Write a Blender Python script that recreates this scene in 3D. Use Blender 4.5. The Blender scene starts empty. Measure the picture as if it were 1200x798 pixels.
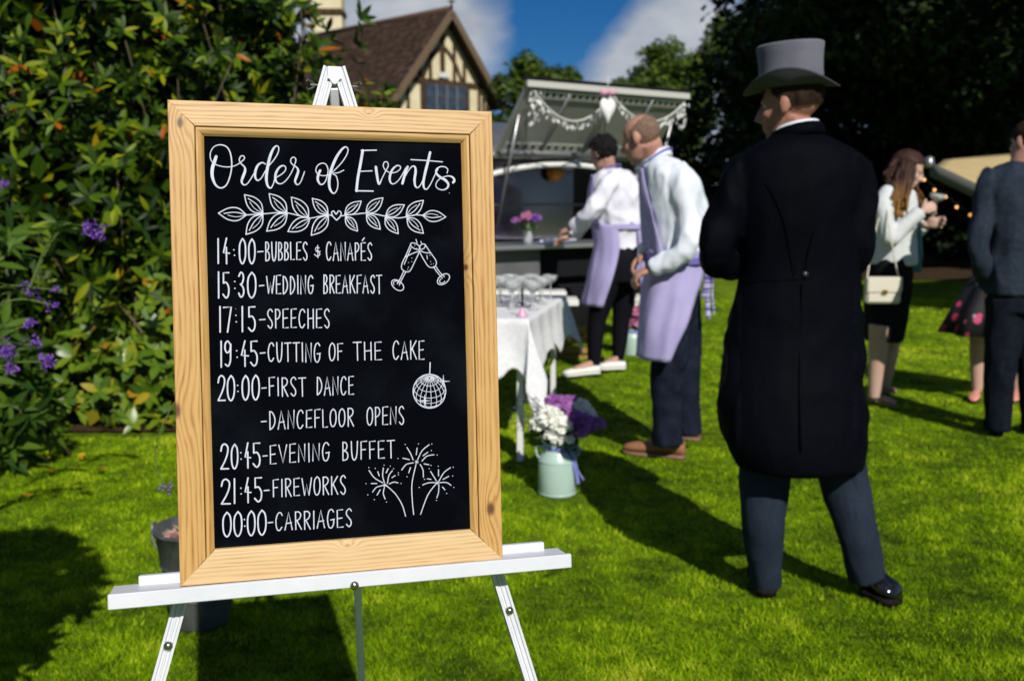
import bpy, math, random
import numpy as np
from mathutils import Vector, Matrix, noise as mnoise

random.seed(7)
RNG = np.random.default_rng(7)
PI = math.pi
S = bpy.context.scene
COL = S.collection

# ------------------------------------------------------------------ camera
F = 1167.0                      # focal length in photo pixels (photo 1200 x 798)
CU, CV = 600.0, 399.0
CAMZ = 1.35
PITCH = math.atan2(CV - 233.0, F)
CP, SP = math.cos(PITCH), math.sin(PITCH)
cam_d = bpy.data.cameras.new('camera')
cam = bpy.data.objects.new('camera', cam_d)
COL.objects.link(cam)
cam.location = (0, 0, CAMZ)
cam.rotation_euler = (PI / 2 - PITCH, 0, 0)
cam_d.sensor_width = 36.0
cam_d.lens = 36.0 * F / 1200.0
cam_d.clip_start = 0.05
cam_d.clip_end = 2000
cam_d.dof.use_dof = True
cam_d.dof.focus_distance = 1.335
cam_d.dof.aperture_fstop = 6.0
cam_d.dof.aperture_blades = 0
S.camera = cam

# ------------------------------------------------------------------ world and sun
SUN_EL = math.radians(37.5)
SHX, SHY = -0.312, 0.950        # the way shadows run on the ground
w = bpy.data.worlds.new('World')
S.world = w
w.use_nodes = True
wn, wl = w.node_tree.nodes, w.node_tree.links
bg = wn['Background']
sky = wn.new('ShaderNodeTexSky')
sky.sky_type = 'NISHITA'
sky.sun_disc = False
sky.sun_elevation = SUN_EL
sky.sun_rotation = math.atan2(-SHX, -SHY)
sky.altitude = 200
sky.air_density = 1.0
sky.dust_density = 0.2
sky.ozone_density = 3.0
hs = wn.new('ShaderNodeHueSaturation')
hs.inputs['Saturation'].default_value = 1.1
hs.inputs['Value'].default_value = 1.0
tint = wn.new('ShaderNodeMix'); tint.data_type = 'RGBA'; tint.blend_type = 'MULTIPLY'
tint.inputs['Factor'].default_value = 1.0
tint.inputs['B'].default_value = (0.36, 0.64, 1.02, 1)
wl.new(sky.outputs['Color'], tint.inputs['A'])
wl.new(tint.outputs['Result'], hs.inputs['Color'])
tc = wn.new('ShaderNodeTexCoord')
mp = wn.new('ShaderNodeMapping')
mp.inputs['Scale'].default_value = (2.2, 2.2, 4.6)
mp.inputs['Location'].default_value = (0.55, 0.2, 0.25)
wl.new(tc.outputs['Generated'], mp.inputs['Vector'])
cn = wn.new('ShaderNodeTexNoise')
cn.inputs['Scale'].default_value = 1.3
cn.inputs['Detail'].default_value = 7
cn.inputs['Roughness'].default_value = 0.58
cn.inputs['Distortion'].default_value = 0.3
wl.new(mp.outputs['Vector'], cn.inputs['Vector'])
cr = wn.new('ShaderNodeValToRGB')
cr.color_ramp.elements[0].position = 0.46
cr.color_ramp.elements[0].color = (0, 0, 0, 1)
cr.color_ramp.elements[1].position = 0.74
cr.color_ramp.elements[1].color = (1, 1, 1, 1)
wl.new(cn.outputs['Fac'], cr.inputs['Fac'])
cn2 = wn.new('ShaderNodeTexNoise')
cn2.inputs['Scale'].default_value = 3.5
cn2.inputs['Detail'].default_value = 5
wl.new(mp.outputs['Vector'], cn2.inputs['Vector'])
cr2 = wn.new('ShaderNodeValToRGB')
cr2.color_ramp.elements[0].position = 0.35
cr2.color_ramp.elements[0].color = (6.0, 7.0, 8.8, 1)
cr2.color_ramp.elements[1].position = 0.68
cr2.color_ramp.elements[1].color = (12.5, 13.0, 13.8, 1)
wl.new(cn2.outputs['Fac'], cr2.inputs['Fac'])
def cloud_at(u, v, size, amt, prev):
    a_, b_ = (u - CU) / F, (v - CV) / F
    d_ = Vector((a_, CP - b_ * SP, -SP - b_ * CP)).normalized()
    nm = wn.new('ShaderNodeVectorMath'); nm.operation = 'NORMALIZE'
    wl.new(tc.outputs['Generated'], nm.inputs[0])
    ds = wn.new('ShaderNodeVectorMath'); ds.operation = 'DISTANCE'
    wl.new(nm.outputs['Vector'], ds.inputs[0]); ds.inputs[1].default_value = d_
    mr = wn.new('ShaderNodeMapRange'); mr.interpolation_type = 'SMOOTHSTEP'
    mr.inputs['From Min'].default_value = size; mr.inputs['From Max'].default_value = 0.0
    mr.inputs['To Min'].default_value = 0.0; mr.inputs['To Max'].default_value = amt
    wl.new(ds.outputs['Value'], mr.inputs['Value'])
    ad_ = wn.new('ShaderNodeMath'); ad_.operation = 'ADD'
    wl.new(prev, ad_.inputs[0]); wl.new(mr.outputs['Result'], ad_.inputs[1])
    return ad_.outputs['Value']
cf = cn.outputs['Fac']
for args in ((790, 48, .11, .26), (735, 85, .11, .20), (450, 0, .15, .28), (560, 40, .09, .12), (820, 80, .12, .16), (665, 25, .075, -.16), (730, 0, .06, -.12), (600, 0, .06, -.05)):
    cf = cloud_at(*args, cf)
wl.new(cf, cr.inputs['Fac'])
mx = wn.new('ShaderNodeMix')
mx.data_type = 'RGBA'
wl.new(cr.outputs['Color'], mx.inputs['Factor'])
wl.new(hs.outputs['Color'], mx.inputs['A'])
wl.new(cr2.outputs['Color'], mx.inputs['B'])
wl.new(mx.outputs['Result'], bg.inputs['Color'])
bg.inputs['Strength'].default_value = 0.05

sd = bpy.data.lights.new('sun', 'SUN')
sd.energy = 5.0
sd.angle = math.radians(0.5)
sd.color = (1.0, 0.95, 0.86)
sun = bpy.data.objects.new('sun', sd)
COL.objects.link(sun)
SUNV = Vector((-SHX * math.cos(SUN_EL), -SHY * math.cos(SUN_EL), math.sin(SUN_EL)))
sun.rotation_euler = SUNV.to_track_quat('Z', 'Y').to_euler()
S.view_settings.view_transform = 'Standard'
S.view_settings.look = 'None'
S.view_settings.exposure = -0.08
S.view_settings.gamma = 1.0
S.view_settings.use_curve_mapping = False
S.render.engine = 'CYCLES'
S.cycles.max_bounces = 6
S.cycles.transparent_max_bounces = 6

# ------------------------------------------------------------------ projection helpers
def Q(u, v, Y):
    """world point seen at photo pixel (u, v) standing on the plane y = Y"""
    a, b = (u - CU) / F, (v - CV) / F
    d = Vector((a, CP - b * SP, -SP - b * CP))
    t = Y / d.y
    return Vector((0, 0, CAMZ)) + d * t

def QH(u, v, h):
    """world point seen at pixel (u, v) at height h"""
    a, b = (u - CU) / F, (v - CV) / F
    d = Vector((a, CP - b * SP, -SP - b * CP))
    return Vector((0, 0, CAMZ)) + d * ((h - CAMZ) / d.z)

def proj(p):
    x, y, z = p[0], p[1], p[2] - CAMZ
    f = y * CP - z * SP
    if f < 0.05:
        return (-9999, -9999)
    return (CU + F * x / f, CV - F * (y * SP + z * CP) / f)

def sstep(a, b, x):
    t = min(1.0, max(0.0, (x - a) / (b - a)))
    return t * t * (3 - 2 * t)

def gz(x, y):
    g = 0.13 * sstep(5.6, 7.4, y) * sstep(1.9, 1.0, x)
    g += 0.012 * math.sin(x * 1.7 + 0.5) * math.sin(y * 1.1 + 0.8)
    return g

# ------------------------------------------------------------------ materials
MATS = {}
def mat(name, col, rough=0.6, metal=0.0, spec=0.5, col2=None, scale=8.0, bump=0.0, bscale=None,
        stretch=(1, 1, 1), coat=0.0, detail=4, transl=0.0, sheen=0.0, lo=0.35, hi=0.65, alpha=None):
    if name in MATS:
        return MATS[name]
    m = bpy.data.materials.new(name)
    m.use_nodes = True
    n, l = m.node_tree.nodes, m.node_tree.links
    b = n['Principled BSDF']
    b.inputs['Base Color'].default_value = (*col, 1)
    b.inputs['Roughness'].default_value = rough
    b.inputs['Metallic'].default_value = metal
    b.inputs['Specular IOR Level'].default_value = spec if (max(col) > .06 or rough < .5 or metal or spec != .5) else .04
    b.inputs['Coat Weight'].default_value = coat
    if sheen > .15:
        b.inputs['Sheen Weight'].default_value = sheen * .4
        b.inputs['Sheen Roughness'].default_value = 0.5
    t = n.new('ShaderNodeTexCoord')
    mpn = n.new('ShaderNodeMapping')
    mpn.inputs['Scale'].default_value = stretch
    l.new(t.outputs['Object'], mpn.inputs['Vector'])
    if col2 is not None:
        nz = n.new('ShaderNodeTexNoise')
        nz.inputs['Scale'].default_value = scale
        nz.inputs['Detail'].default_value = detail
        l.new(mpn.outputs['Vector'], nz.inputs['Vector'])
        r = n.new('ShaderNodeValToRGB')
        r.color_ramp.elements[0].position = lo
        r.color_ramp.elements[0].color = (*col, 1)
        r.color_ramp.elements[1].position = hi
        r.color_ramp.elements[1].color = (*col2, 1)
        l.new(nz.outputs['Fac'], r.inputs['Fac'])
        l.new(r.outputs['Color'], b.inputs['Base Color'])
    if bump:
        bz = n.new('ShaderNodeTexNoise')
        bz.inputs['Scale'].default_value = bscale or scale * 3
        bz.inputs['Detail'].default_value = 5
        l.new(mpn.outputs['Vector'], bz.inputs['Vector'])
        bp = n.new('ShaderNodeBump')
        bp.inputs['Strength'].default_value = bump
        bp.inputs['Distance'].default_value = 0.01
        l.new(bz.outputs['Fac'], bp.inputs['Height'])
        l.new(bp.outputs['Normal'], b.inputs['Normal'])
    if transl:
        tr = n.new('ShaderNodeBsdfTranslucent')
        tr.inputs['Color'].default_value = (min(1, col[0] * 1.6), min(1, col[1] * 1.6), col[2], 1)
        ms = n.new('ShaderNodeMixShader')
        ms.inputs['Fac'].default_value = transl
        l.new(b.outputs['BSDF'], ms.inputs[1])
        l.new(tr.outputs['BSDF'], ms.inputs[2])
        l.new(ms.outputs['Shader'], n['Material Output'].inputs['Surface'])
    MATS[name] = m
    return m

def leaf_mat(name, stops, rough=0.4, transl=0.22, spec=0.5):
    """stops: (position, colour); each leaf takes one colour by its own random number"""
    if name in MATS:
        return MATS[name]
    m = bpy.data.materials.new(name)
    m.use_nodes = True
    n, l = m.node_tree.nodes, m.node_tree.links
    b = n['Principled BSDF']
    b.inputs['Roughness'].default_value = rough
    b.inputs['Specular IOR Level'].default_value = spec
    at = n.new('ShaderNodeAttribute')
    at.attribute_name = 'rnd'
    oi = n.new('ShaderNodeObjectInfo')
    ad = n.new('ShaderNodeMath')
    ad.operation = 'ADD'
    l.new(at.outputs['Fac'], ad.inputs[0])
    l.new(oi.outputs['Random'], ad.inputs[1])
    fr = n.new('ShaderNodeMath')
    fr.operation = 'FRACT'
    l.new(ad.outputs['Value'], fr.inputs[0])
    r = n.new('ShaderNodeValToRGB')
    e = r.color_ramp.elements
    e[0].position, e[0].color = stops[0][0], (*stops[0][1], 1)
    e[1].position, e[1].color = stops[1][0], (*stops[1][1], 1)
    for p, c in stops[2:]:
        k = e.new(p)
        k.color = (*c, 1)
    l.new(fr.outputs['Value'], r.inputs['Fac'])
    l.new(r.outputs['Color'], b.inputs['Base Color'])
    tr = n.new('ShaderNodeBsdfTranslucent')
    l.new(r.outputs['Color'], tr.inputs['Color'])
    ms = n.new('ShaderNodeMixShader')
    ms.inputs['Fac'].default_value = transl
    l.new(b.outputs['BSDF'], ms.inputs[1])
    l.new(tr.outputs['BSDF'], ms.inputs[2])
    l.new(ms.outputs['Shader'], n['Material Output'].inputs['Surface'])
    MATS[name] = m
    return m

def wood_mat(name, along, knots, c1, c2, c3, freq=760.0):
    """planed softwood: growth lines run along one local axis and bend round knots"""
    m = bpy.data.materials.new(name)
    m.use_nodes = True
    n, l = m.node_tree.nodes, m.node_tree.links
    b = n['Principled BSDF']
    b.inputs['Roughness'].default_value = 0.42
    b.inputs['Coat Weight'].default_value = 0.12
    b.inputs['Coat Roughness'].default_value = 0.3
    def math_(op, a, c=None):
        q = n.new('ShaderNodeMath')
        q.operation = op
        for i, val in enumerate((a, c)):
            if val is None:
                continue
            if isinstance(val, (int, float)):
                q.inputs[i].default_value = val
            else:
                l.new(val, q.inputs[i])
        return q.outputs['Value']
    t = n.new('ShaderNodeTexCoord')
    sp = n.new('ShaderNodeSeparateXYZ')
    l.new(t.outputs['Object'], sp.inputs['Vector'])
    across = sp.outputs['Y'] if along == 'X' else sp.outputs['X']
    mpn = n.new('ShaderNodeMapping')
    mpn.inputs['Scale'].default_value = (2.2, 24, 24) if along == 'X' else (24, 2.2, 24)
    l.new(t.outputs['Object'], mpn.inputs['Vector'])
    nz = n.new('ShaderNodeTexNoise')
    nz.inputs['Scale'].default_value = 1.0
    nz.inputs['Detail'].default_value = 3
    l.new(mpn.outputs['Vector'], nz.inputs['Vector'])
    coord = math_('MULTIPLY', across, freq)
    coord = math_('ADD', coord, math_('MULTIPLY', nz.outputs['Fac'], 22.0))
    dark = None
    for (kx, ky, r) in knots:
        dx = math_('MULTIPLY', math_('SUBTRACT', sp.outputs['X'], kx), 1.0 if along == 'Y' else 0.6)
        dy = math_('MULTIPLY', math_('SUBTRACT', sp.outputs['Y'], ky), 0.6 if along == 'Y' else 1.0)
        d2 = math_('ADD', math_('MULTIPLY', dx, dx), math_('MULTIPLY', dy, dy))
        g = math_('POWER', 2.718, math_('MULTIPLY', d2, -1.0 / (2 * (r * 2.1) ** 2)))
        coord = math_('ADD', coord, math_('MULTIPLY', g, 13.0))
        g2 = math_('POWER', 2.718, math_('MULTIPLY', math_('MULTIPLY', d2, d2), -1.0 / (r * 0.80) ** 4))
        dark = g2 if dark is None else math_('MAXIMUM', dark, g2)
    sn = math_('SINE', coord)
    band = math_('POWER', math_('ADD', math_('MULTIPLY', sn, 0.5), 0.5), 1.7)
    fz = n.new('ShaderNodeTexNoise')
    mp2 = n.new('ShaderNodeMapping')
    mp2.inputs['Scale'].default_value = (12, 420, 420) if along == 'X' else (420, 12, 420)
    l.new(t.outputs['Object'], mp2.inputs['Vector'])
    l.new(mp2.outputs['Vector'], fz.inputs['Vector'])
    fz.inputs['Scale'].default_value = 1.0
    fz.inputs['Detail'].default_value = 2
    bz = n.new('ShaderNodeTexNoise')
    mp3 = n.new('ShaderNodeMapping')
    mp3.inputs['Scale'].default_value = (3, 12, 12) if along == 'X' else (12, 3, 12)
    l.new(t.outputs['Object'], mp3.inputs['Vector'])
    l.new(mp3.outputs['Vector'], bz.inputs['Vector'])
    bz.inputs['Detail'].default_value = 1
    vary = n.new('ShaderNodeMapRange')
    vary.inputs['From Min'].default_value = 0.3
    vary.inputs['From Max'].default_value = 0.7
    l.new(bz.outputs['Fac'], vary.inputs['Value'])
    fac = math_('MULTIPLY', band, math_('ADD', math_('MULTIPLY', vary.outputs['Result'], 0.55), 0.25))
    fac = math_('ADD', fac, math_('MULTIPLY', math_('SUBTRACT', fz.outputs['Fac'], 0.5), 0.55))
    r = n.new('ShaderNodeValToRGB')
    r.color_ramp.elements[0].position = 0.0
    r.color_ramp.elements[0].color = (*c1, 1)
    r.color_ramp.elements[1].position = 0.9
    r.color_ramp.elements[1].color = (*c2, 1)
    l.new(fac, r.inputs['Fac'])
    out = r.outputs['Color']
    if dark is not None:
        mx_ = n.new('ShaderNodeMix')
        mx_.data_type = 'RGBA'
        l.new(math_('MULTIPLY', math_('POWER', dark, 1.3), 0.93), mx_.inputs['Factor'])
        l.new(out, mx_.inputs['A'])
        mx_.inputs['B'].default_value = (*c3, 1)
        out = mx_.outputs['Result']
    l.new(out, b.inputs['Base Color'])
    bp = n.new('ShaderNodeBump')
    bp.inputs['Strength'].default_value = 0.12
    bp.inputs['Distance'].default_value = 0.001
    l.new(fac, bp.inputs['Height'])
    l.new(bp.outputs['Normal'], b.inputs['Normal'])
    MATS[name] = m
    return m

# ------------------------------------------------------------------ mesh builder
class MB:
    def __init__(s):
        s.v, s.f = [], []
    def add(s, vs, fs):
        o = len(s.v)
        s.v += [tuple(p) for p in vs]
        s.f += [tuple(i + o for i in f) for f in fs]
        return s
    def box(s, c, d, M=None, ch=0.0):
        c = Vector(c)
        hx, hy, hz = d[0] / 2, d[1] / 2, d[2] / 2
        if ch <= 0:
            vs = [Vector((x, y, z)) for x in (-hx, hx) for y in (-hy, hy) for z in (-hz, hz)]
            fs = [(0, 1, 3, 2), (4, 6, 7, 5), (0, 4, 5, 1), (2, 3, 7, 6), (0, 2, 6, 4), (1, 5, 7, 3)]
        else:
            vs, idx = [], {}
            for sx in (-1, 1):
                for sy in (-1, 1):
                    for sz in (-1, 1):
                        for ax in range(3):
                            p = [sx * (hx - ch), sy * (hy - ch), sz * (hz - ch)]
                            p[ax] = (sx, sy, sz)[ax] * (hx, hy, hz)[ax]
                            idx[(sx, sy, sz, ax)] = len(vs)
                            vs.append(Vector(p))
            fs = []
            for sg in (-1, 1):
                fs.append([idx[(sg, a, b_, 0)] for a, b_ in ((-1, -1), (1, -1), (1, 1), (-1, 1))][::sg])
                fs.append([idx[(a, sg, b_, 1)] for a, b_ in ((-1, -1), (-1, 1), (1, 1), (1, -1))][::sg])
                fs.append([idx[(a, b_, sg, 2)] for a, b_ in ((-1, -1), (1, -1), (1, 1), (-1, 1))][::sg])
            for a in (-1, 1):
                for b_ in (-1, 1):
                    fs.append((idx[(a, b_, -1, 0)], idx[(a, b_, 1, 0)], idx[(a, b_, 1, 1)], idx[(a, b_, -1, 1)]))
                    fs.append((idx[(a, -1, b_, 0)], idx[(a, 1, b_, 0)], idx[(a, 1, b_, 2)], idx[(a, -1, b_, 2)]))
                    fs.append((idx[(-1, a, b_, 1)], idx[(1, a, b_, 1)], idx[(1, a, b_, 2)], idx[(-1, a, b_, 2)]))
                    for c_ in (-1, 1):
                        fs.append((idx[(a, b_, c_, 0)], idx[(a, b_, c_, 1)], idx[(a, b_, c_, 2)]))
        if M is not None:
            vs = [M @ p for p in vs]
        return s.add([p + c for p in vs], fs)
    def rings(s, rs, cap=True, closed=True):
        n = len(rs[0])
        vs = [p for r in rs for p in r]
        fs = []
        for i in range(len(rs) - 1):
            for j in range(n if closed else n - 1):
                k = (j + 1) % n
                fs.append((i * n + j, i * n + k, (i + 1) * n + k, (i + 1) * n + j))
        if cap and closed:
            fs.append(tuple(range(n))[::-1])
            fs.append(tuple((len(rs) - 1) * n + j for j in range(n)))
        return s.add(vs, fs)
    def tube(s, pts, rad, n=8, cap=True, flat=1.0, up=None):
        pts = [Vector(p) for p in pts]
        if isinstance(rad, (int, float)):
            rad = [rad] * len(pts)
        rs, pn = [], up
        for i, p in enumerate(pts):
            a = pts[max(0, i - 1)]
            b_ = pts[min(len(pts) - 1, i + 1)]
            t = (b_ - a).normalized()
            if pn is None:
                pn = Vector((0, 0, 1)) if abs(t.z) < 0.9 else Vector((0, 1, 0))
            pn = (pn - t * pn.dot(t)).normalized()
            q = t.cross(pn)
            rs.append([p + (pn * math.cos(2 * PI * j / n) * flat + q * math.sin(2 * PI * j / n)) * rad[i] for j in range(n)])
        return s.rings(rs, cap)
    def lathe(s, prof, c=(0, 0, 0), n=24, M=None, sx=1.0, sy=1.0):
        c = Vector(c)
        rs = []
        for r, z in prof:
            ring = [Vector((r * sx * math.cos(2 * PI * j / n), r * sy * math.sin(2 * PI * j / n), z)) for j in range(n)]
            if M is not None:
                ring = [M @ p for p in ring]
            rs.append([p + c for p in ring])
        return s.rings(rs)
    def ball(s, c, r, n=12, M=None):
        if isinstance(r, (int, float)):
            r = (r, r, r)
        c = Vector(c)
        rs = []
        m = max(5, n // 2 + 1)
        for i in range(m + 1):
            th = PI * (0.02 + 0.96 * i / m)
            ring = [Vector((r[0] * math.sin(th) * math.cos(2 * PI * j / n), r[1] * math.sin(th) * math.sin(2 * PI * j / n), -r[2] * math.cos(th))) for j in range(n)]
            if M is not None:
                ring = [M @ p for p in ring]
            rs.append([p + c for p in ring])
        return s.rings(rs)
    def mesh(s, name='mesh'):
        me = bpy.data.meshes.new(name)
        me.from_pydata([tuple(p) for p in s.v], [], s.f)
        me.update()
        return me

WLOC = {}
def wloc(o):
    return WLOC.get(o.name, Vector((0, 0, 0))) if o else Vector((0, 0, 0))

def setp(o, label=None, cat=None, group=None, kind=None):
    if label: o['label'] = label
    if cat: o['category'] = cat
    if group: o['group'] = group
    if kind: o['kind'] = kind
    return o

def thing(name, label, cat, loc=(0, 0, 0), group=None, M=None):
    o = bpy.data.objects.new(name, None)
    COL.objects.link(o)
    o.empty_display_size = 0.1
    if M is not None:
        o.matrix_world = M
    else:
        o.location = loc
    WLOC[o.name] = Vector(loc)
    return setp(o, label, cat, group)

def link(name, me, m, parent=None, smooth=True, local=False, label=None, auto=False):
    """link a mesh; coordinates are world ones unless local=True (then the parent's own)"""
    if isinstance(me, MB):
        me = me.mesh(name)
    me.name = name
    o = bpy.data.objects.new(name, me)
    COL.objects.link(o)
    if m is not None:
        for q in (m if isinstance(m, (list, tuple)) else [m]):
            me.materials.append(q)
    if smooth:
        me.polygons.foreach_set('use_smooth', [True] * len(me.polygons))
        if auto:
            me.set_sharp_from_angle(angle=math.radians(auto if auto is not True else 38))
    if parent:
        o.parent = parent
    n = len(me.vertices)
    if n and not local:
        co = np.empty(n * 3, dtype=np.float32)
        me.vertices.foreach_get('co', co)
        co = co.reshape(-1, 3)
        c = (co.min(0) + co.max(0)) / 2
        if parent is None:
            c[2] = co[:, 2].min()
        co = co - c
        me.vertices.foreach_set('co', co.ravel())
        c = Vector([float(q) for q in c])
        o.location = c - wloc(parent)
        WLOC[o.name] = c
    elif local and parent:
        WLOC[o.name] = wloc(parent)
    me.update()
    if label: o['label'] = label
    return o

def np_mesh(name, V, Fc, rnd=None):
    me = bpy.data.meshes.new(name)
    V = np.ascontiguousarray(V, dtype=np.float32)
    Fc = np.ascontiguousarray(Fc, dtype=np.int32)
    k = Fc.shape[1]
    me.vertices.add(len(V))
    me.vertices.foreach_set('co', V.ravel())
    me.loops.add(Fc.size)
    me.loops.foreach_set('vertex_index', Fc.ravel())
    me.polygons.add(len(Fc))
    me.polygons.foreach_set('loop_start', np.arange(0, Fc.size, k, dtype=np.int32))
    me.polygons.foreach_set('loop_total', np.full(len(Fc), k, dtype=np.int32))
    if rnd is not None:
        a = me.attributes.new('rnd', 'FLOAT', 'FACE')
        a.data.foreach_set('value', np.ascontiguousarray(rnd, dtype=np.float32))
    me.update(calc_edges=True)
    return me

def instance_mesh(name, T, TF, P, R, Sc, rnd=None):
    """T (k,3) template, TF faces, P (n,3), R (n,3,3) columns = axes, Sc (n,)"""
    n, k = len(P), len(T)
    V = np.einsum('nij,kj->nki', R, T) * Sc[:, None, None] + P[:, None, :]
    Fc = (TF[None, :, :] + (np.arange(n) * k)[:, None, None]).reshape(-1, TF.shape[1])
    if rnd is None:
        rnd = RNG.random(n)
    return np_mesh(name, V.reshape(-1, 3), Fc, np.repeat(rnd, len(TF)))

def frames(D, N):
    """rotation matrices whose y axis is D and whose z axis is near N"""
    D = D / np.linalg.norm(D, axis=1, keepdims=True)
    X = np.cross(D, N)
    X /= np.linalg.norm(X, axis=1, keepdims=True) + 1e-9
    Z = np.cross(X, D)
    return np.stack([X, D, Z], axis=2)

def catmull(pts, sub=6):
    pts = [Vector(p) for p in pts]
    if len(pts) < 3:
        return pts
    out = []
    for i in range(len(pts) - 1):
        p0, p1, p2, p3 = pts[max(0, i - 1)], pts[i], pts[i + 1], pts[min(len(pts) - 1, i + 2)]
        for k in range(sub):
            t = k / sub
            out.append(0.5 * ((2 * p1) + (p2 - p0) * t + (2 * p0 - 5 * p1 + 4 * p2 - p3) * t * t + (3 * p1 - p0 - 3 * p2 + p3) * t ** 3))
    out.append(pts[-1])
    return out

def interp(vals, m):
    """resample a list to m values linearly"""
    return list(np.interp(np.linspace(0, len(vals) - 1, m), range(len(vals)), vals))

def fuse(mb, voxel=0.01, smooth=4, fac=0.5):
    """join overlapping shapes into one continuous skin"""
    me = mb.mesh('tmp') if isinstance(mb, MB) else mb
    o = bpy.data.objects.new('tmp', me)
    COL.objects.link(o)
    r = o.modifiers.new('r', 'REMESH')
    r.mode = 'VOXEL'
    r.voxel_size = voxel
    if smooth:
        q = o.modifiers.new('s', 'SMOOTH')
        q.iterations = smooth
        q.factor = fac
    dg = bpy.context.evaluated_depsgraph_get()
    out = bpy.data.meshes.new_from_object(o.evaluated_get(dg))
    bpy.data.objects.remove(o)
    bpy.data.meshes.remove(me)
    return out

def wrinkle(me, amp, sc, seed=0.0, fn=None):
    """cloth folds: move each vertex along its normal by stretched noise"""
    n = len(me.vertices)
    co = np.empty(n * 3); me.vertices.foreach_get('co', co); co = co.reshape(-1, 3)
    no = np.empty(n * 3)
    me.vertex_normals.foreach_get('vector', no); no = no.reshape(-1, 3)
    d = np.empty(n)
    for i in range(n):
        p = co[i]
        q = (p[0] * sc[0] + seed, p[1] * sc[1], p[2] * sc[2])
        a = mnoise.noise(q)
        b = mnoise.noise((q[0] * 2.3 + 7, q[1] * 2.3, q[2] * 2.3))
        d[i] = (1 - abs(a) * 3.0) * 0.7 + b * 0.5
        if fn:
            d[i] = d[i] * fn(p)
    co += no * (d * amp)[:, None]
    me.vertices.foreach_set('co', co.ravel())
    me.update()
    return me

def join_meshes(mes):
    V, Fs, off = [], [], 0
    for me in mes:
        V += [tuple(v.co) for v in me.vertices]
        Fs += [tuple(i + off for i in p.vertices) for p in me.polygons]
        off += len(me.vertices)
    out = bpy.data.meshes.new('joined')
    out.from_pydata(V, [], Fs)
    out.update()
    return out

# ------------------------------------------------------------------ the lawn
def build_lawn():
    xs = np.unique(np.concatenate([np.linspace(-220, -12, 14), np.linspace(-12, 14, 105), np.linspace(14, 220, 14)]))
    ys = np.unique(np.concatenate([np.linspace(-60, -1, 8), np.linspace(-1, 22, 93), np.linspace(22, 400, 16)]))
    V = []
    for y in ys:
        for x in xs:
            far = sstep(20, 60, abs(y)) 
            V.append((x, y, gz(x, y) * (1 - far) - 0.004))
    nx = len(xs)
    I = np.arange(len(ys) - 1)[:, None] * nx + np.arange(nx - 1)[None, :]
    I = I.ravel()
    Fc = np.stack([I, I + 1, I + nx + 1, I + nx], 1)
    me = np_mesh('lawn', np.array(V), Fc)
    m = bpy.data.materials.new('lawn')
    m.use_nodes = True
    n, l = m.node_tree.nodes, m.node_tree.links
    b = n['Principled BSDF']
    b.inputs['Roughness'].default_value = 0.8
    b.inputs['Specular IOR Level'].default_value = 0.2
    t = n.new('ShaderNodeTexCoord')
    a = n.new('ShaderNodeTexNoise'); a.inputs['Scale'].default_value = 1.1; a.inputs['Detail'].default_value = 3
    c = n.new('ShaderNodeTexNoise'); c.inputs['Scale'].default_value = 9; c.inputs['Detail'].default_value = 6
    l.new(t.outputs['Object'], a.inputs['Vector']); l.new(t.outputs['Object'], c.inputs['Vector'])
    ad = n.new('ShaderNodeMath'); ad.operation = 'MULTIPLY_ADD'; ad.inputs[1].default_value = 0.4
    l.new(a.outputs['Fac'], ad.inputs[0])
    mu = n.new('ShaderNodeMath'); mu.operation = 'MULTIPLY'; mu.inputs[1].default_value = 0.6
    l.new(c.outputs['Fac'], mu.inputs[0]); l.new(mu.outputs['Value'], ad.inputs[2])
    r = n.new('ShaderNodeValToRGB')
    r.color_ramp.elements[0].position = 0.38; r.color_ramp.elements[0].color = (0.035, 0.06, 0.001, 1)
    r.color_ramp.elements[1].position = 0.62; r.color_ramp.elements[1].color = (0.18, 0.28, 0.003, 1)
    l.new(ad.outputs['Value'], r.inputs['Fac'])
    l.new(r.outputs['Color'], b.inputs['Base Color'])
    bp = n.new('ShaderNodeBump'); bp.inputs['Strength'].default_value = 0.6; bp.inputs['Distance'].default_value = 0.04
    l.new(c.outputs['Fac'], bp.inputs['Height']); l.new(bp.outputs['Normal'], b.inputs['Normal'])
    o = link('lawn', me, m, None, True)
    setp(o, kind='structure')

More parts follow.
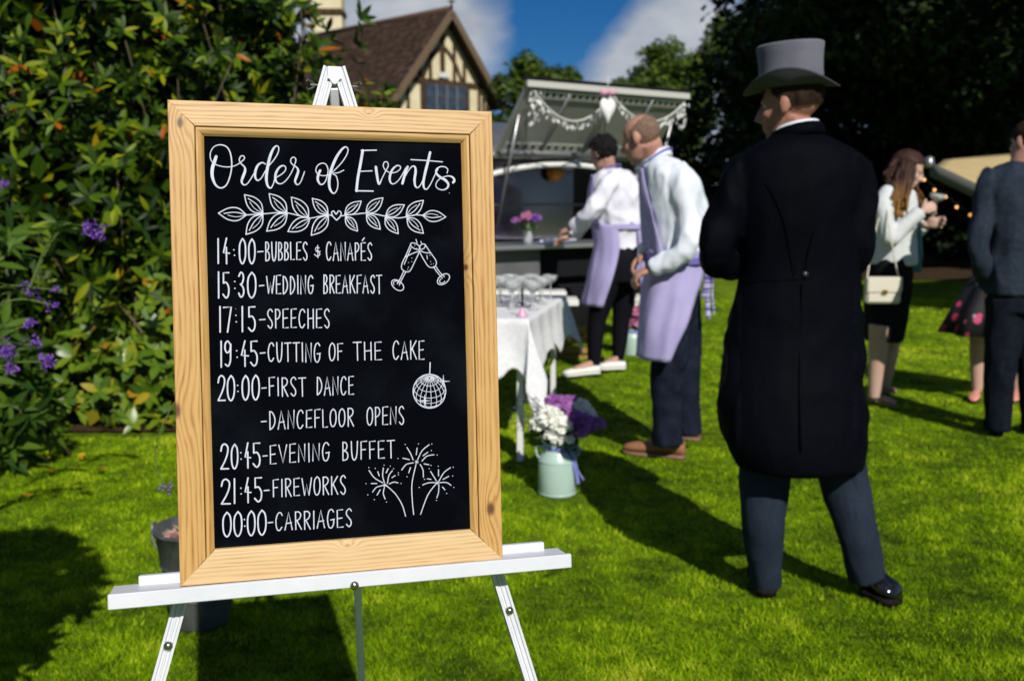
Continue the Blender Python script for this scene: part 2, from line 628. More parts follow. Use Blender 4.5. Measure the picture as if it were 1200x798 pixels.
def grass_field():
    N = 480000
    # distance drawn so that the density falls with distance
    u = RNG.random(N)
    z = 2.0 * (7.0) ** u                # 2.0 .. 14 m, ~1/z^2 in area
    x = (RNG.random(N) * 2 - 1)
    x = np.sign(x) * np.where(np.abs(x) < .88, np.abs(x) / .88 * .56, .56 + (np.abs(x) - .88) / .12 * .22) * z + np.sign(x) * np.where(np.abs(x) < .88, 0, (np.abs(x) - .88) / .12 * 1.2)
    y = z
    keep = ~((x < -1.0) & (y > 5.55)) 
    x, y = x[keep], y[keep]
    n = len(x)
    h0 = np.array([gz(a, b) for a, b in zip(x, y)]) - 0.006
    clump = np.array([mnoise.noise((a * 5.0, b * 5.0, 3.3)) for a, b in zip(x, y)])
    fine = np.array([mnoise.noise((a * 16.0, b * 16.0, 9.1)) for a, b in zip(x, y)])
    hgt = (0.014 + 0.008 * RNG.random(n) + 0.011 * np.maximum(clump, -0.4) + 0.009 * fine) * (0.75 + 0.25 * RNG.random(n))
    hgt = np.maximum(hgt, 0.009)
    wd = (0.0010 + 0.00062 * y) * (0.7 + 0.6 * RNG.random(n))
    ang = RNG.random(n) * 2 * PI
    lean = hgt * (0.25 + 0.75 * RNG.random(n))
    la = RNG.random(n) * 2 * PI
    ca, sa = np.cos(ang) * wd, np.sin(ang) * wd
    V = np.empty((n, 3, 3))
    V[:, 0] = np.stack([x - ca, y - sa, h0], 1)
    V[:, 1] = np.stack([x + ca, y + sa, h0], 1)
    V[:, 2] = np.stack([x + np.cos(la) * lean, y + np.sin(la) * lean, h0 + hgt], 1)
    patch = np.array([mnoise.noise((a * 1.1, b * 1.1, 5.7)) for a, b in zip(x, y)])
    rnd = np.clip(0.46 + 0.5 * clump + 0.38 * fine + 0.40 * patch + 0.17 * RNG.standard_normal(n), 0.01, 0.99)
    me = np_mesh('grass', V.reshape(-1, 3), np.arange(n * 3).reshape(-1, 3), rnd)
    m = leaf_mat('grass_blades', [(0.0, (0.03, 0.075, 0.002)), (0.4, (0.16, 0.29, 0.003)), (0.75, (0.33, 0.50, 0.006)), (1.0, (0.55, 0.60, 0.04))], rough=0.6, transl=0.3, spec=0.08)
    # the lawn wants its own steady tint, not the object's random one
    for nd in m.node_tree.nodes:
        if nd.type == 'OBJECT_INFO':
            for lk in list(nd.outputs['Random'].links):
                m.node_tree.links.remove(lk)
        if nd.type == 'MATH' and nd.operation == 'ADD':
            nd.inputs[1].default_value = 0
    o = link('grass', me, m, None, False)
    setp(o, 'short mown lawn grass in bright sun, spreading over the whole garden', 'grass', kind='stuff')

build_lawn()
grass_field()
# bare earth under the shrubs and under the far trees
def soil(name, pts, z0, m):
    c = sum((Vector(p) for p in pts), Vector((0, 0))) / len(pts)
    vs, fs = [], []
    out = catmull([(p[0], p[1], 0) for p in pts] + [(pts[0][0], pts[0][1], 0)], 6)[:-1]
    n = len(out)
    for k in (0.0, 0.35, 0.7, 1.0):
        for p in out:
            x, y = c.x + (p.x - c.x) * k, c.y + (p.y - c.y) * k
            vs.append((x, y, gz(x, y) + z0))
    for a in range(3):
        for j in range(n):
            k = (j + 1) % n
            fs.append((a * n + j, a * n + k, (a + 1) * n + k, (a + 1) * n + j))
    o = link(name, MB().add(vs, fs), m, None, True)
    setp(o, kind='structure')
earth = mat('earth', (0.03, 0.019, 0.011), 0.95, spec=.1, col2=(0.06, 0.037, 0.021), scale=14, bump=0.8, bscale=30)
soil('flower_bed', [(-6.5, 5.5), (-3.5, 5.6), (-1.9, 5.68), (-0.75, 5.85), (-0.55, 7.5), (-2, 9), (-6.5, 9)], 0.012, earth)
soil('bare_earth', [(3.2, 17.2), (8, 16.6), (16, 17), (22, 22), (14, 30), (2, 30), (0.5, 21)], 0.014, earth)

# ------------------------------------------------------------------ the sign
BW, BASP = 0.60, 1.4552
BSC = 0.725                     # the whole sign and easel are built at 1 / 0.725 of their size and scaled by their roots
r1 = Vector((0.96413856, -0.02500747, 0.26421859)).normalized()
r2 = Vector((0.01615324, 0.99986147, 0.00401466))
r2 = (r2 - r1 * r1.dot(r2)).normalized()
def cam2w(v):
    return Vector((v.x, v.z * CP + v.y * -SP, -v.z * SP - v.y * CP))
BX, BY = cam2w(r1), -cam2w(r2)
BZ = BX.cross(BY)
BO = Vector((0, 0, CAMZ)) + cam2w(Vector((-1.02933377, -0.71849535, 2.9733478)) * BW * BSC)
BM = Matrix(((BX.x, BY.x, BZ.x, BO.x), (BX.y, BY.y, BZ.y, BO.y), (BX.z, BY.z, BZ.z, BO.z), (0, 0, 0, 1))) @ Matrix.Scale(BSC, 4)
BMI = BM.inverted()
def bl(u, v, dz=0.0):
    """board coordinates of photo pixel (u, v) on the plane dz in front of the frame's face"""
    a, b = (u - CU) / F, (v - CV) / F
    o = BMI @ Vector((0, 0, CAMZ))
    d = BMI.to_3x3() @ Vector((a, CP - b * SP, -SP - b * CP))
    return o + d * ((dz - o.z) / d.z)
BH = BW * BASP
RW, MW = 0.0452, 0.0155         # flat rail and inner moulding
PZ = -0.0165                    # the painted panel lies this far behind the face

pine3 = (0.085, 0.030, 0.009)
def knots_of(lst):
    return [(bl(u, v).x, bl(u, v).y, r) for u, v, r in lst]
wl_ = wood_mat('pine_left', 'Y', knots_of([(211, 144, 0.0078), (206, 481, 0.0120)]), (0.56, 0.335, 0.115), (0.33, 0.145, 0.032), pine3)
wr_ = wood_mat('pine_right', 'Y', knots_of([(575, 596, 0.0110), (547, 313, 0.0055)]), (0.56, 0.335, 0.115), (0.33, 0.145, 0.032), pine3)
wt_ = wood_mat('pine_top', 'X', [(0.36, -0.012, 0.003)], (0.60, 0.385, 0.165), (0.37, 0.19, 0.058), (0.36, 0.18, 0.06))
wb_ = wood_mat('pine_bottom', 'X', [(0.30, -BH + 0.05, 0.004)], (0.64, 0.45, 0.235), (0.46, 0.28, 0.11), (0.42, 0.24, 0.09))

sign = thing('chalkboard_sign', 'black order of events board in a pale pine frame, white hand lettering, on the easel', 'sign', BO, M=BM)
def rail(name, a, b_, c, d, m, zt=0.0, th=0.024, ch=0.0012, slope=0.0, parent=None):
    """mitred rail: a,b outer corners, c,d inner corners (board x, y); slope lowers the inner edge"""
    mb = MB()
    P = [Vector((*a, 0)), Vector((*b_, 0)), Vector((*c, 0)), Vector((*d, 0))]
    cen = sum(P, Vector()) / 4
    gap = 0.00025
    P = [p + (cen - p).normalized() * gap for p in P]
    inw = ((P[2] + P[3]) / 2 - (P[0] + P[1]) / 2).normalized() * ch
    rows = []
    o1, o2, i2, i1 = P[0], P[1], P[2], P[3]
    rows.append([o1 + Vector((0, 0, zt - th)), o2 + Vector((0, 0, zt - th))])
    rows.append([o1 + Vector((0, 0, zt - ch)), o2 + Vector((0, 0, zt - ch))])
    rows.append([o1 + inw + Vector((0, 0, zt)), o2 + inw + Vector((0, 0, zt))])
    k = 6 if slope else 1
    for q in range(1, k + 1):
        f = q / k
        zz = zt - slope * f ** 2.2
        p, r = (o1 + inw).lerp(i1 - inw, f), (o2 + inw).lerp(i2 - inw, f)
        rows.append([p + Vector((0, 0, zz)), r + Vector((0, 0, zz))])
    rows.append([i1 + Vector((0, 0, zt - slope - ch)), i2 + Vector((0, 0, zt - slope - ch))])
    rows.append([i1 + Vector((0, 0, zt - th)), i2 + Vector((0, 0, zt - th))])
    vs = [p for r in rows for p in r]
    n = len(rows)
    fs = [(2 * i, 2 * i + 1, 2 * ((i + 1) % n) + 1, 2 * ((i + 1) % n)) for i in range(n)]
    fs.append(tuple(2 * i for i in range(n)))
    fs.append(tuple(2 * i + 1 for i in range(n))[::-1])
    mb.add(vs, fs)
    return link(name, mb, m, parent or sign, True, local=True, auto=30)
W_, H_ = BW, -BH
def four(i0, i1, name, zt, th, slope):
    a0 = [(i0, -i0), (W_ - i0, -i0), (W_ - i0, H_ + i0), (i0, H_ + i0)]
    a1 = [(i1, -i1), (W_ - i1, -i1), (W_ - i1, H_ + i1), (i1, H_ + i1)]
    for k, m in enumerate((wt_, wr_, wb_, wl_)):
        j = (k + 1) % 4
        if k == 2:               # the bottom rail is one broad board
            if name == 'inner_moulding': continue
            i1_ = RW + MW
            b1 = [(i1_, -i1_), (W_ - i1_, -i1_), (W_ - i1_, H_ + i1_), (i1_, H_ + i1_)]
            rail(name, a0[k], a0[j], b1[j], b1[k], m, zt, th, 0.0012, 0.004)
            continue
        rail(name, a0[k], a0[j], a1[j], a1[k], m, zt, th, 0.0012, slope)
four(0.0, RW, 'frame_rail', 0.0, 0.024, 0.0)
four(RW + 0.0012, RW + MW, 'inner_moulding', -0.0028, 0.0205, 0.0080)
# dark groove behind the joint, and the panel
pan = MB().box((W_ / 2, H_ / 2, PZ - 0.003), (W_ - 2 * RW + 0.03, -H_ - 2 * RW + 0.03, 0.006))
link('chalkboard_panel', pan, mat('blackboard_paint', (0.0022, 0.0026, 0.0042), 0.6, spec=0.0, col2=(0.0075, 0.0095, 0.0135), lo=.5, hi=.85, detail=7, scale=7, bump=0.1, bscale=420), sign, False, local=True)
bk = MB().box((W_ / 2, H_ / 2, -0.0262), (W_ - 0.01, -H_ - 0.01, 0.004))
link('back_panel', bk, mat('hardboard', (0.16, 0.09, 0.045), 0.8), sign, False, local=True)

chalk = mat('chalk_pen', (0.60, 0.63, 0.74), 0.7, spec=0.1, col2=(0.50, 0.53, 0.64), scale=60)
SC = BW / 380.0
class Pen:
    def __init__(s):
        s.mb = MB()
    def stroke(s, pts, wpx=2.0, smooth=True, org=(0, 0), k=1.0):
        """pts in a zoomed picture: photo pixel = org + p / k; a third value is the local width in photo px"""
        P = [(org[0] + p[0] / k, org[1] + p[1] / k, (p[2] if len(p) > 2 else wpx)) for p in pts]
        if len(P) == 1:
            P = [P[0], (P[0][0] + 0.12, P[0][1], P[0][2])]
        L = [bl(p[0], p[1], PZ + 0.0002) for p in P]
        Wd = [p[2] for p in P]
        if smooth and len(L) > 2:
            sub = 7
            W2 = []
            for i in range(len(Wd) - 1):
                for q in range(sub):
                    W2.append(Wd[i] + (Wd[i + 1] - Wd[i]) * q / sub)
            W2.append(Wd[-1])
            L = catmull(L, sub)
            Wd = W2
        z = L[0].z
        n = len(L)
        # drop duplicates
        keep = [0] + [i for i in range(1, n) if (L[i] - L[i - 1]).length > 1e-5]
        L, Wd = [L[i] for i in keep], [Wd[i] for i in keep]
        n = len(L)
        if n < 2:
            return
        vs = []
        def put(p, nrm, h):
            vs.extend([p - nrm * h, p + Vector((0, 0, 0.00025)), p + nrm * h])
        t0 = (L[1] - L[0]).normalized(); t1 = (L[-1] - L[-2]).normalized()
        for i in range(n):
            a, b_ = L[max(0, i - 1)], L[min(n - 1, i + 1)]
            t = (b_ - a)
            t.normalize()
            nm = Vector((-t.y, t.x, 0))
            h = Wd[i] * SC * 0.33
            if i == 0:
                for q in (0.0, 0.6, 0.87):
                    put(L[0] - t0 * h * math.sqrt(1 - q * q), nm, h * max(q, 0.02))
            put(L[i], nm, h)
            if i == n - 1:
                for q in (0.87, 0.6, 0.0):
                    put(L[-1] + t1 * h * math.sqrt(1 - q * q), nm, h * max(q, 0.02))
        m = len(vs) // 3
        fs = []
        for i in range(m - 1):
            a = 3 * i
            fs += [(a, a + 3, a + 4, a + 1), (a + 1, a + 4, a + 5, a + 2)]
        s.mb.add(vs, fs)
        return s
    def done(s, name, label=None):
        o = link(name, s.mb, chalk, sign, False, local=True, label=label)
        return o

FONT = {
 'A': [(0, [(0, 1), (.45, 0), (.97, 1)]), (0, [(.17, .64), (.84, .60)])],
 'B': [(0, [(.08, 0), (.06, 1)]), (1, [(.08, .01), (.55, .03), (.78, .2), (.6, .4), (.1, .47)]), (1, [(.1, .47), (.7, .55), (.92, .76), (.7, .95), (.06, 1)])],
 'C': [(1, [(.93, .16), (.68, .0), (.3, .08), (.06, .45), (.2, .88), (.55, 1.0), (.9, .82)])],
 'D': [(0, [(.08, .02), (.1, 1)]), (1, [(.08, .02), (.5, .1), (.85, .4), (.82, .68), (.5, .9), (.1, 1)])],
 'E': [(0, [(.93, 0), (.08, .02), (.1, 1), (.97, .98)]), (0, [(.1, .5), (.82, .47)])],
 'F': [(0, [(.97, 0), (.08, .02), (.12, 1)]), (0, [(.1, .48), (.8, .46)])],
 'G': [(1, [(.9, .14), (.62, .0), (.25, .1), (.05, .5), (.22, .92), (.6, 1.0), (.88, .8), (.92, .56)]), (0, [(.5, .57), (1, .54)])],
 'H': [(0, [(.06, 0), (.1, 1)]), (0, [(.9, 0), (.94, 1)]), (0, [(.08, .5), (.92, .47)])],
 'I': [(0, [(.45, 0), (.55, 1)])],
 'K': [(0, [(.06, 0), (.12, 1)]), (0, [(.92, 0), (.1, .55)]), (0, [(.3, .42), (1, 1)])],
 'L': [(0, [(.06, 0), (.12, 1), (.98, .98)])],
 'N': [(0, [(.06, 1), (.06, .0), (.9, 1), (.92, 0)])],
 'O': [(1, [(.5, 0), (.16, .16), (.04, .5), (.18, .88), (.5, 1), (.84, .84), (.96, .5), (.84, .14), (.5, 0)])],
 'P': [(0, [(.08, 0), (.14, 1)]), (1, [(.08, .02), (.6, .02), (.92, .2), (.7, .45), (.12, .55)])],
 'R': [(0, [(.08, 0), (.14, 1)]), (1, [(.08, .02), (.6, .02), (.9, .18), (.7, .4), (.12, .52)]), (0, [(.3, .5), (1, 1)])],
 'S': [(1, [(.92, .13), (.62, .0), (.2, .1), (.12, .3), (.45, .48), (.82, .66), (.88, .86), (.55, 1.0), (.12, .86)])],
 'T': [(0, [(0, .02), (1, .0)]), (0, [(.5, .02), (.54, 1)])],
 'U': [(1, [(.06, 0), (.12, .6), (.3, .95), (.6, .98), (.85, .7), (.94, 0)])],
 'V': [(0, [(0, 0), (.52, 1), (.98, 0)])],
 'W': [(0, [(0, .02), (.28, 1), (.5, .35), (.74, 1), (1, 0)])],
 '0': [(1, [(.5, 0), (.12, .2), (.03, .5), (.14, .84), (.5, 1), (.86, .82), (.97, .5), (.86, .16), (.5, 0)])],
 '1': [(0, [(.45, 0), (.55, 1)])],
 '2': [(1, [(.05, .27), (.2, .06), (.55, .0), (.88, .12), (.85, .36), (.55, .65), (.06, .96)]), (0, [(.06, .97), (.98, .96)])],
 '3': [(1, [(.06, .16), (.4, .0), (.8, .08), (.88, .26), (.65, .44), (.35, .48)]), (1, [(.35, .48), (.8, .6), (.95, .8), (.7, .97), (.35, .99), (.04, .84)])],
 '4': [(0, [(.52, 0), (.05, .57), (.98, .59)]), (0, [(.5, .36), (.54, 1)])],
 '5': [(0, [(.9, .01), (.1, .02), (.12, .42)]), (1, [(.12, .42), (.55, .4), (.9, .6), (.85, .88), (.5, 1), (.05, .86)])],
 '7': [(0, [(0, .02), (.96, 0), (.5, 1)])],
 '9': [(1, [(.9, .16), (.5, 0), (.14, .1), (.1, .32), (.4, .46), (.8, .36), (.92, .1), (.9, .45), (.86, .8), (.55, .99), (.14, .92)])],
 '-': [(0, [(0, .5), (1, .47)])],
 'É': [(0, [(.93, 0), (.08, .02), (.1, 1), (.97, .98)]), (0, [(.1, .5), (.82, .47)]), (0, [(.3, -.12), (.75, -.27)])],
}
WID = {'I': .28, 'W': 1.4, 'A': 1.05, 'N': 1.0, 'T': 1.0, 'E': .9, 'F': .85, 'L': .75, 'B': .78, 'D': .95, 'G': 1.0, 'O': .95, 'S': .85, 'P': .8, 'R': .9, 'C': 1.0, 'U': .95, 'V': 1.1, 'K': 1.0, 'H': .95, 'É': .9}
def word(pen, txt, x0, x1, ytl, ybl, ytr=None, ybr=None, wpx=2.0, gap=0.34):
    ytr = ytl if ytr is None else ytr
    ybr = ybl if ybr is None else ybr
    x0, x1, ytl, ybl, ytr, ybr = x0 + .7, x1 - .7, ytl + .6, ybl - .6, ytr + .6, ybr - .6
    tot = sum(WID[c] for c in txt) + gap * (len(txt) - 1)
    k = (x1 - x0) / tot
    x = x0
    rr = random.Random(txt)
    for c in txt:
        wd = WID[c] * k
        jt, jb = rr.uniform(-.5, .5), rr.uniform(-.5, .5)
        lean = rr.uniform(-.25, .25)
        for sm, pts in FONT[c]:
            out = []
            for px, py in pts:
                X = x + px * wd + lean * (1 - py)
                f = (X - x0) / max(1e-6, x1 - x0)
                yt, yb = ytl + (ytr - ytl) * f + jt, ybl + (ybr - ybl) * f + jb
                out.append((X, yt + py * (yb - yt)))
            pen.stroke(out, wpx, bool(sm))
        x += wd + gap * k
def glyph(pen, c, x0, x1, yt, yb, wpx=2.6):
    if x1 - x0 > 3: x0, x1 = x0 + 1.0, x1 - 1.0
    yt, yb = yt + .8, yb - .8
    for sm, pts in FONT[c]:
        pen.stroke([(x0 + px * (x1 - x0), yt + py * (yb - yt)) for px, py in pts], wpx, bool(sm))
LINES = [
 ([('1', 254.8, 256.6, 279, 309.5), ('4', 260.5, 270, 278.5, 310), ('0', 279.3, 289, 279, 310), ('0', 290.3, 300, 279.5, 310)], [(274, 293), (274.8, 299.3)], (302, 308.2, 295),
  [('BUBBLES', 310.5, 361, 283.5, 306, 283.5, 305.5), ('CANAPÉS', 381.5, 436.5, 283.5, 305.5, 284, 306)]),
 ([('1', 255.4, 257, 318, 350), ('5', 260, 269.8, 318.5, 350), ('3', 278.5, 287, 318.5, 349), ('0', 289, 301, 318.5, 350)], [(275, 330), (275.2, 338)], (304, 309.3, 334.7),
  [('WEDDING', 311.5, 368, 322.5, 345), ('BREAKFAST', 378.5, 448, 322, 344.5)]),
 ([('1', 257, 258.8, 358.5, 390), ('7', 261, 272.3, 359, 390), ('1', 283.4, 284.6, 358.5, 389.5), ('5', 289.8, 300.5, 358.5, 389)], [(276.4, 369.6), (276.8, 377.2), (276.2, 362, 1.0)], (304.2, 310.6, 374.5),
  [('SPEECHES', 312.5, 387, 361.8, 385)]),
 ([('1', 258.4, 260, 399, 431), ('9', 262, 272, 399, 430), ('4', 281.5, 292.2, 398.7, 430), ('5', 292.3, 303, 398.7, 429.5)], [(277.3, 411), (277.8, 418.6)], (305, 310.6, 413.6),
  [('CUTTING', 313.3, 376, 401.3, 424.5), ('OF', 384.8, 402.5, 401.5, 423), ('THE', 413.3, 448, 400.3, 422.5), ('CAKE', 459.5, 498, 399.2, 421.8)]),
 ([('2', 254.2, 265, 439.5, 471), ('0', 265.3, 276, 439.3, 470.3), ('0', 282.6, 293, 439.3, 469.5), ('0', 294.3, 305, 438.8, 469.3)], [(278.4, 451.6), (278.8, 458.6)], (306.8, 312, 454.6),
  [('FIRST', 314.3, 359, 441.8, 464.5), ('DANCE', 370.5, 415.3, 441, 463.5, 440.3, 462.5)]),
 ([], [], (306.2, 312, 493.8), [('DANCEFLOOR', 315, 415, 481.5, 504, 478, 499.5), ('OPENS', 429, 474.3, 477, 498.7, 475.8, 497.5)]),
 ([('2', 257.4, 269, 519.5, 551), ('0', 270, 279.8, 519.7, 550), ('4', 286, 294.6, 518, 549), ('5', 295.3, 306.2, 518, 548)], [(282.2, 530.3), (282.5, 537.8)], (308.3, 313, 534),
  [('EVENING', 315.5, 386.7, 521, 544, 518, 540), ('BUFFET', 400.8, 463, 517, 539.5, 515.5, 537)]),
 ([('2', 258, 271, 560.7, 592), ('1', 274, 275.6, 560, 590.3), ('4', 286, 295, 559, 589.5), ('5', 297, 308.2, 558.5, 588.5)], [(282.2, 571.8), (282.5, 578.5)], (309.6, 315.4, 574.4),
  [('FIREWORKS', 319, 406, 561, 583, 556.5, 579)]),
 ([('0', 260, 272, 599.3, 629.5), ('0', 273, 284.6, 598.6, 629), ('0', 288.8, 300, 597.7, 628.2), ('0', 301, 313, 596.8, 627.5)], [(286.3, 608.5), (286.8, 616.2)], (314.2, 319.6, 612),
  [('CARRIAGES', 322, 413, 600, 622, 595.3, 617.5)]),
]
for digs, dots, dash, words in LINES:
    pen = Pen()
    for c, x0, x1, yt, yb in digs:
        glyph(pen, c, x0, x1, yt, yb)
    for d in dots:
        pen.stroke([(d[0], d[1], d[2] if len(d) > 2 else 2.5)], 2.5)
    pen.stroke([(dash[0], dash[2] + .3), (dash[1], dash[2] - .2)], 2.1, False)
    for wd in words:
        word(pen, *wd)
    if words[0][0] == 'BUBBLES':      # the little ampersand
        pen.stroke([(374, 290.8), (371, 290), (369.8, 292.5), (372, 294.8), (374.5, 296.3), (374.3, 299.3), (371, 300.3), (368.6, 298.2)], 1.6)
        pen.stroke([(372.3, 287.6), (372.6, 302.2)], 1.6)
        pen.stroke([(370.2, 294.8), (375.4, 294.6)], 1.4)
    pen.done('schedule_line')

A_, B_, K_ = (230, 150), (390, 150), 5.70
pen = Pen()
T_, M_, H1 = 2.0, 3.2, 5.4
pen.stroke([(133, 192, 4.8), (122, 225, 5.6), (108, 270, 5.6), (107, 325, 5.2), (128, 380, 3.6), (163, 402, 2.4), (200, 383, 2.1), (225, 325, 2.2), (237, 250, 2.3), (229, 175, 2.2), (205, 130, 2.2), (163, 114, 2.0), (120, 126, 1.8), (96, 162, 1.8), (95, 205, 1.8), (115, 237, 1.8), (160, 256, 1.8), (215, 262, 1.8), (262, 252, 1.8), (300, 228, 1.8), (321, 207, 1.9), (317, 190, 1.9), (300, 189, 1.9), (287, 213, 2.0), (300, 240, 2.0), (322, 262, 2.6), (326, 288, 4.2), (313, 325, 4.6), (303, 358, 3.6), (315, 380, 2.4), (338, 376, 1.8), (362, 345, 1.8), (390, 298, 1.8)], org=A_, k=K_)
pen.stroke([(462, 243, 2.0), (440, 233, 2.4), (412, 250, 3.6), (395, 290, 4.4), (394, 330, 3.6), (410, 352, 2.4), (435, 335, 1.8), (458, 295, 1.8), (482, 258, 1.8), (518, 215, 1.8), (545, 170, 1.9), (551, 135, 2.0), (537, 121, 2.2), (515, 140, 3.6), (492, 195, 4.8), (476, 265, 5.0), (468, 335, 4.8), (476, 385, 3.6), (496, 403, 2.4), (513, 380, 1.8), (528, 338, 1.8), (562, 316, 1.8), (590, 292, 1.8), (598, 268, 1.9), (583, 253, 2.2), (556, 264, 3.2), (533, 300, 4.2), (528, 342, 3.8), (543, 369, 2.6), (572, 372, 1.8), (605, 345, 1.8), (636, 298, 1.8), (658, 245, 1.8), (665, 212, 2.0), (652, 197, 1.8), (635, 205, 1.8), (631, 228, 1.9), (648, 250, 2.0), (672, 266, 2.6), (681, 290, 4.0), (670, 325, 4.4), (660, 358, 3.4), (674, 380, 2.2), (695, 366, 1.8), (712, 325, 1.8), (723, 293, 1.8)], org=A_, k=K_)
pen.stroke([(828, 285, 4.2), (815, 315, 4.6), (812, 350, 4.0), (832, 379, 2.4), (857, 366, 1.9), (874, 325, 1.9), (880, 280, 1.9), (866, 245, 1.9), (840, 237, 1.8), (813, 250, 1.8), (800, 275, 1.8), (804, 300, 1.8), (832, 318, 1.8), (870, 318, 1.8), (905, 300, 1.8), (965, 240, 1.8), (1000, 190, 1.9), (1014, 150, 2.0), (1000, 128, 2.2), (972, 145, 3.6), (932, 205, 4.8), (900, 285, 5.0), (888, 350, 5.0), (892, 405, 4.2), (915, 438, 2.4), (937, 420, 1.9), (946, 375, 1.9), (936, 325, 1.9), (912, 306, 1.8), (950, 300, 1.8), (985, 283, 1.8)], org=A_, k=K_)
pen.stroke([(200, 152, 4.8), (185, 240, 4.8), (168, 330, 4.6), (158, 421, 4.6)], org=B_, k=K_)
pen.stroke([(190, 152, 2.2), (291, 150, 2.2)], org=B_, k=K_)
pen.stroke([(185, 291, 2.0), (262, 288, 2.0)], org=B_, k=K_)
pen.stroke([(154, 421, 2.4), (270, 423, 2.2)], org=B_, k=K_)
pen.stroke([(288, 262, 4.6), (294, 310, 4.8), (308, 376, 3.4), (328, 340, 1.8), (350, 295, 1.8), (370, 255, 1.8), (364, 230, 1.8), (345, 230, 1.8), (337, 255, 1.8), (352, 283, 1.8), (385, 300, 1.8), (420, 297, 1.8), (448, 278, 1.8), (451, 259, 2.0), (428, 253, 2.4), (398, 280, 3.6), (381, 325, 4.2), (384, 362, 3.2), (405, 375, 1.9), (435, 355, 1.8), (463, 315, 1.8), (487, 270, 2.2)], org=B_, k=K_)
pen.stroke([(500, 260, 4.2), (485, 300, 4.6), (465, 372, 4.4)], org=B_, k=K_)
pen.stroke([(468, 355, 1.8), (498, 298, 1.8), (528, 260, 2.2), (549, 262, 3.2), (553, 295, 4.4), (546, 345, 4.6), (551, 388, 3.4), (569, 400, 2.0), (590, 375, 1.8), (603, 345, 1.8)], org=B_, k=K_)
pen.stroke([(650, 165, 4.4), (636, 225, 4.8), (617, 300, 4.8), (605, 365, 4.4), (611, 404, 3.0), (630, 408, 2.0), (655, 372, 1.8), (682, 315, 1.8), (703, 275, 1.8)], org=B_, k=K_)
pen.stroke([(522, 213, 2.0), (625, 219, 2.0), (732, 228, 2.0)], org=B_, k=K_)
pen.stroke([(763, 302, 1.8), (768, 280, 1.9), (752, 263, 2.0), (720, 260, 2.0), (694, 276, 2.6), (691, 302, 3.6), (715, 328, 4.4), (752, 350, 4.8), (772, 378, 4.0), (762, 404, 2.8), (732, 415, 2.0), (701, 405, 1.9), (688, 383, 1.8), (700, 355, 1.8), (730, 333, 1.8), (772, 322, 2.2), (802, 332, 3.4), (812, 352, 4.4), (803, 366, 4.0)], org=B_, k=K_)
pen.stroke([(778, 435, 1.2)], org=B_, k=K_)
pen.done('title_lettering')

pen = Pen()
def leafd(b, t, wf=0.36, o=A_):
    bx, by = b; tx, ty = t
    dx, dy = tx - bx, ty - by
    L = math.hypot(dx, dy)
    nx, ny = -dy / L, dx / L
    for s in (-1, 1):
        pen.stroke([(bx, by), (bx + dx * .3 + nx * s * L * wf * .8, by + dy * .3 + ny * s * L * wf * .8), (bx + dx * .65 + nx * s * L * wf * .75, by + dy * .65 + ny * s * L * wf * .75), (tx, ty)], 1.9, org=o, k=K_)
    pen.stroke([(bx, by), (bx + dx * .4 + nx * L * .07, by + dy * .4 + ny * L * .07), (bx + dx * .8, by + dy * .8)], 1.7, org=o, k=K_)
    pen.stroke([(bx, by), (bx + dx * .35 - nx * L * .09, by + dy * .35 - ny * L * .09), (bx + dx * .66 - nx * L * .05, by + dy * .66 - ny * L * .05)], 1.2, org=o, k=K_)
pen.stroke([(335, 582), (445, 575), (540, 567), (605, 568), (700, 590), (760, 603), (830, 590), (885, 582), (907, 588)], 1.9, org=A_, k=K_)
for b, t in [((445, 572), (322, 447)), ((605, 568), (487, 440)), ((750, 600), (635, 463)), ((880, 580), (775, 472)), ((445, 578), (332, 712)), ((608, 572), (470, 690)), ((760, 605), (612, 693)), ((882, 585), (768, 718)), ((335, 582), (148, 570))]:
    leafd(b, t, 0.27)
pen.stroke([(50, 590), (80, 585), (150, 577), (220, 570), (290, 578), (350, 590), (430, 602), (490, 595), (550, 582), (600, 585)], 1.9, org=B_, k=K_)
for b, t in [((80, 580), (190, 490)), ((85, 592), (165, 690)), ((222, 570), (335, 468)), ((225, 578), (317, 678)), ((352, 590), (478, 515)), ((350, 598), (437, 707)), ((490, 590), (605, 485)), ((495, 600), (605, 705)), ((600, 585), (755, 595))]:
    leafd(b, t, 0.27, B_)
pen.stroke([(937, 617), (912, 590), (904, 566), (918, 556), (934, 577), (950, 556), (967, 566), (962, 592), (937, 617)], 2.0, org=A_, k=K_)
pen.done('leaf_garland_drawing')

pen = Pen(); G_, KG = (380, 270), 6.14
def pg(p, wd=1.7): pen.stroke(p, wd, org=G_, k=KG)
def ell(cx, cy, rx, ry, rot, wd=1.7, a0=0, a1=360, org=G_, k=KG):
    pts = []
    for i in range(13):
        a = math.radians(a0 + (a1 - a0) * i / 12)
        x, y = rx * math.cos(a), ry * math.sin(a)
        c, s_ = math.cos(math.radians(rot)), math.sin(math.radians(rot))
        pts.append((cx + x * c - y * s_, cy + x * s_ + y * c))
    pen.stroke(pts, wd, org=org, k=k)
pg([(622, 100), (590, 175), (560, 238), (558, 278), (588, 298), (618, 290), (650, 228), (690, 145)])
ell(655, 115, 38, 18, 28)
pg([(585, 192), (640, 165), (680, 152)]); pg([(625, 125), (598, 190), (575, 245)], 1.5)
pg([(588, 298), (560, 350), (540, 395)]); pg([(572, 293), (545, 350), (525, 385)])
ell(528, 395, 50, 31, 38); ell(520, 385, 24, 18, 30, 1.4, 120, 330)
ell(706, 118, 24, 16, -38)
pg([(724, 100), (760, 155), (800, 212), (806, 242), (788, 266), (752, 262), (715, 210), (682, 148)])
pg([(695, 150), (730, 162), (766, 162)])
pg([(785, 262), (815, 305), (850, 345)]); pg([(800, 256), (830, 300), (864, 334)])
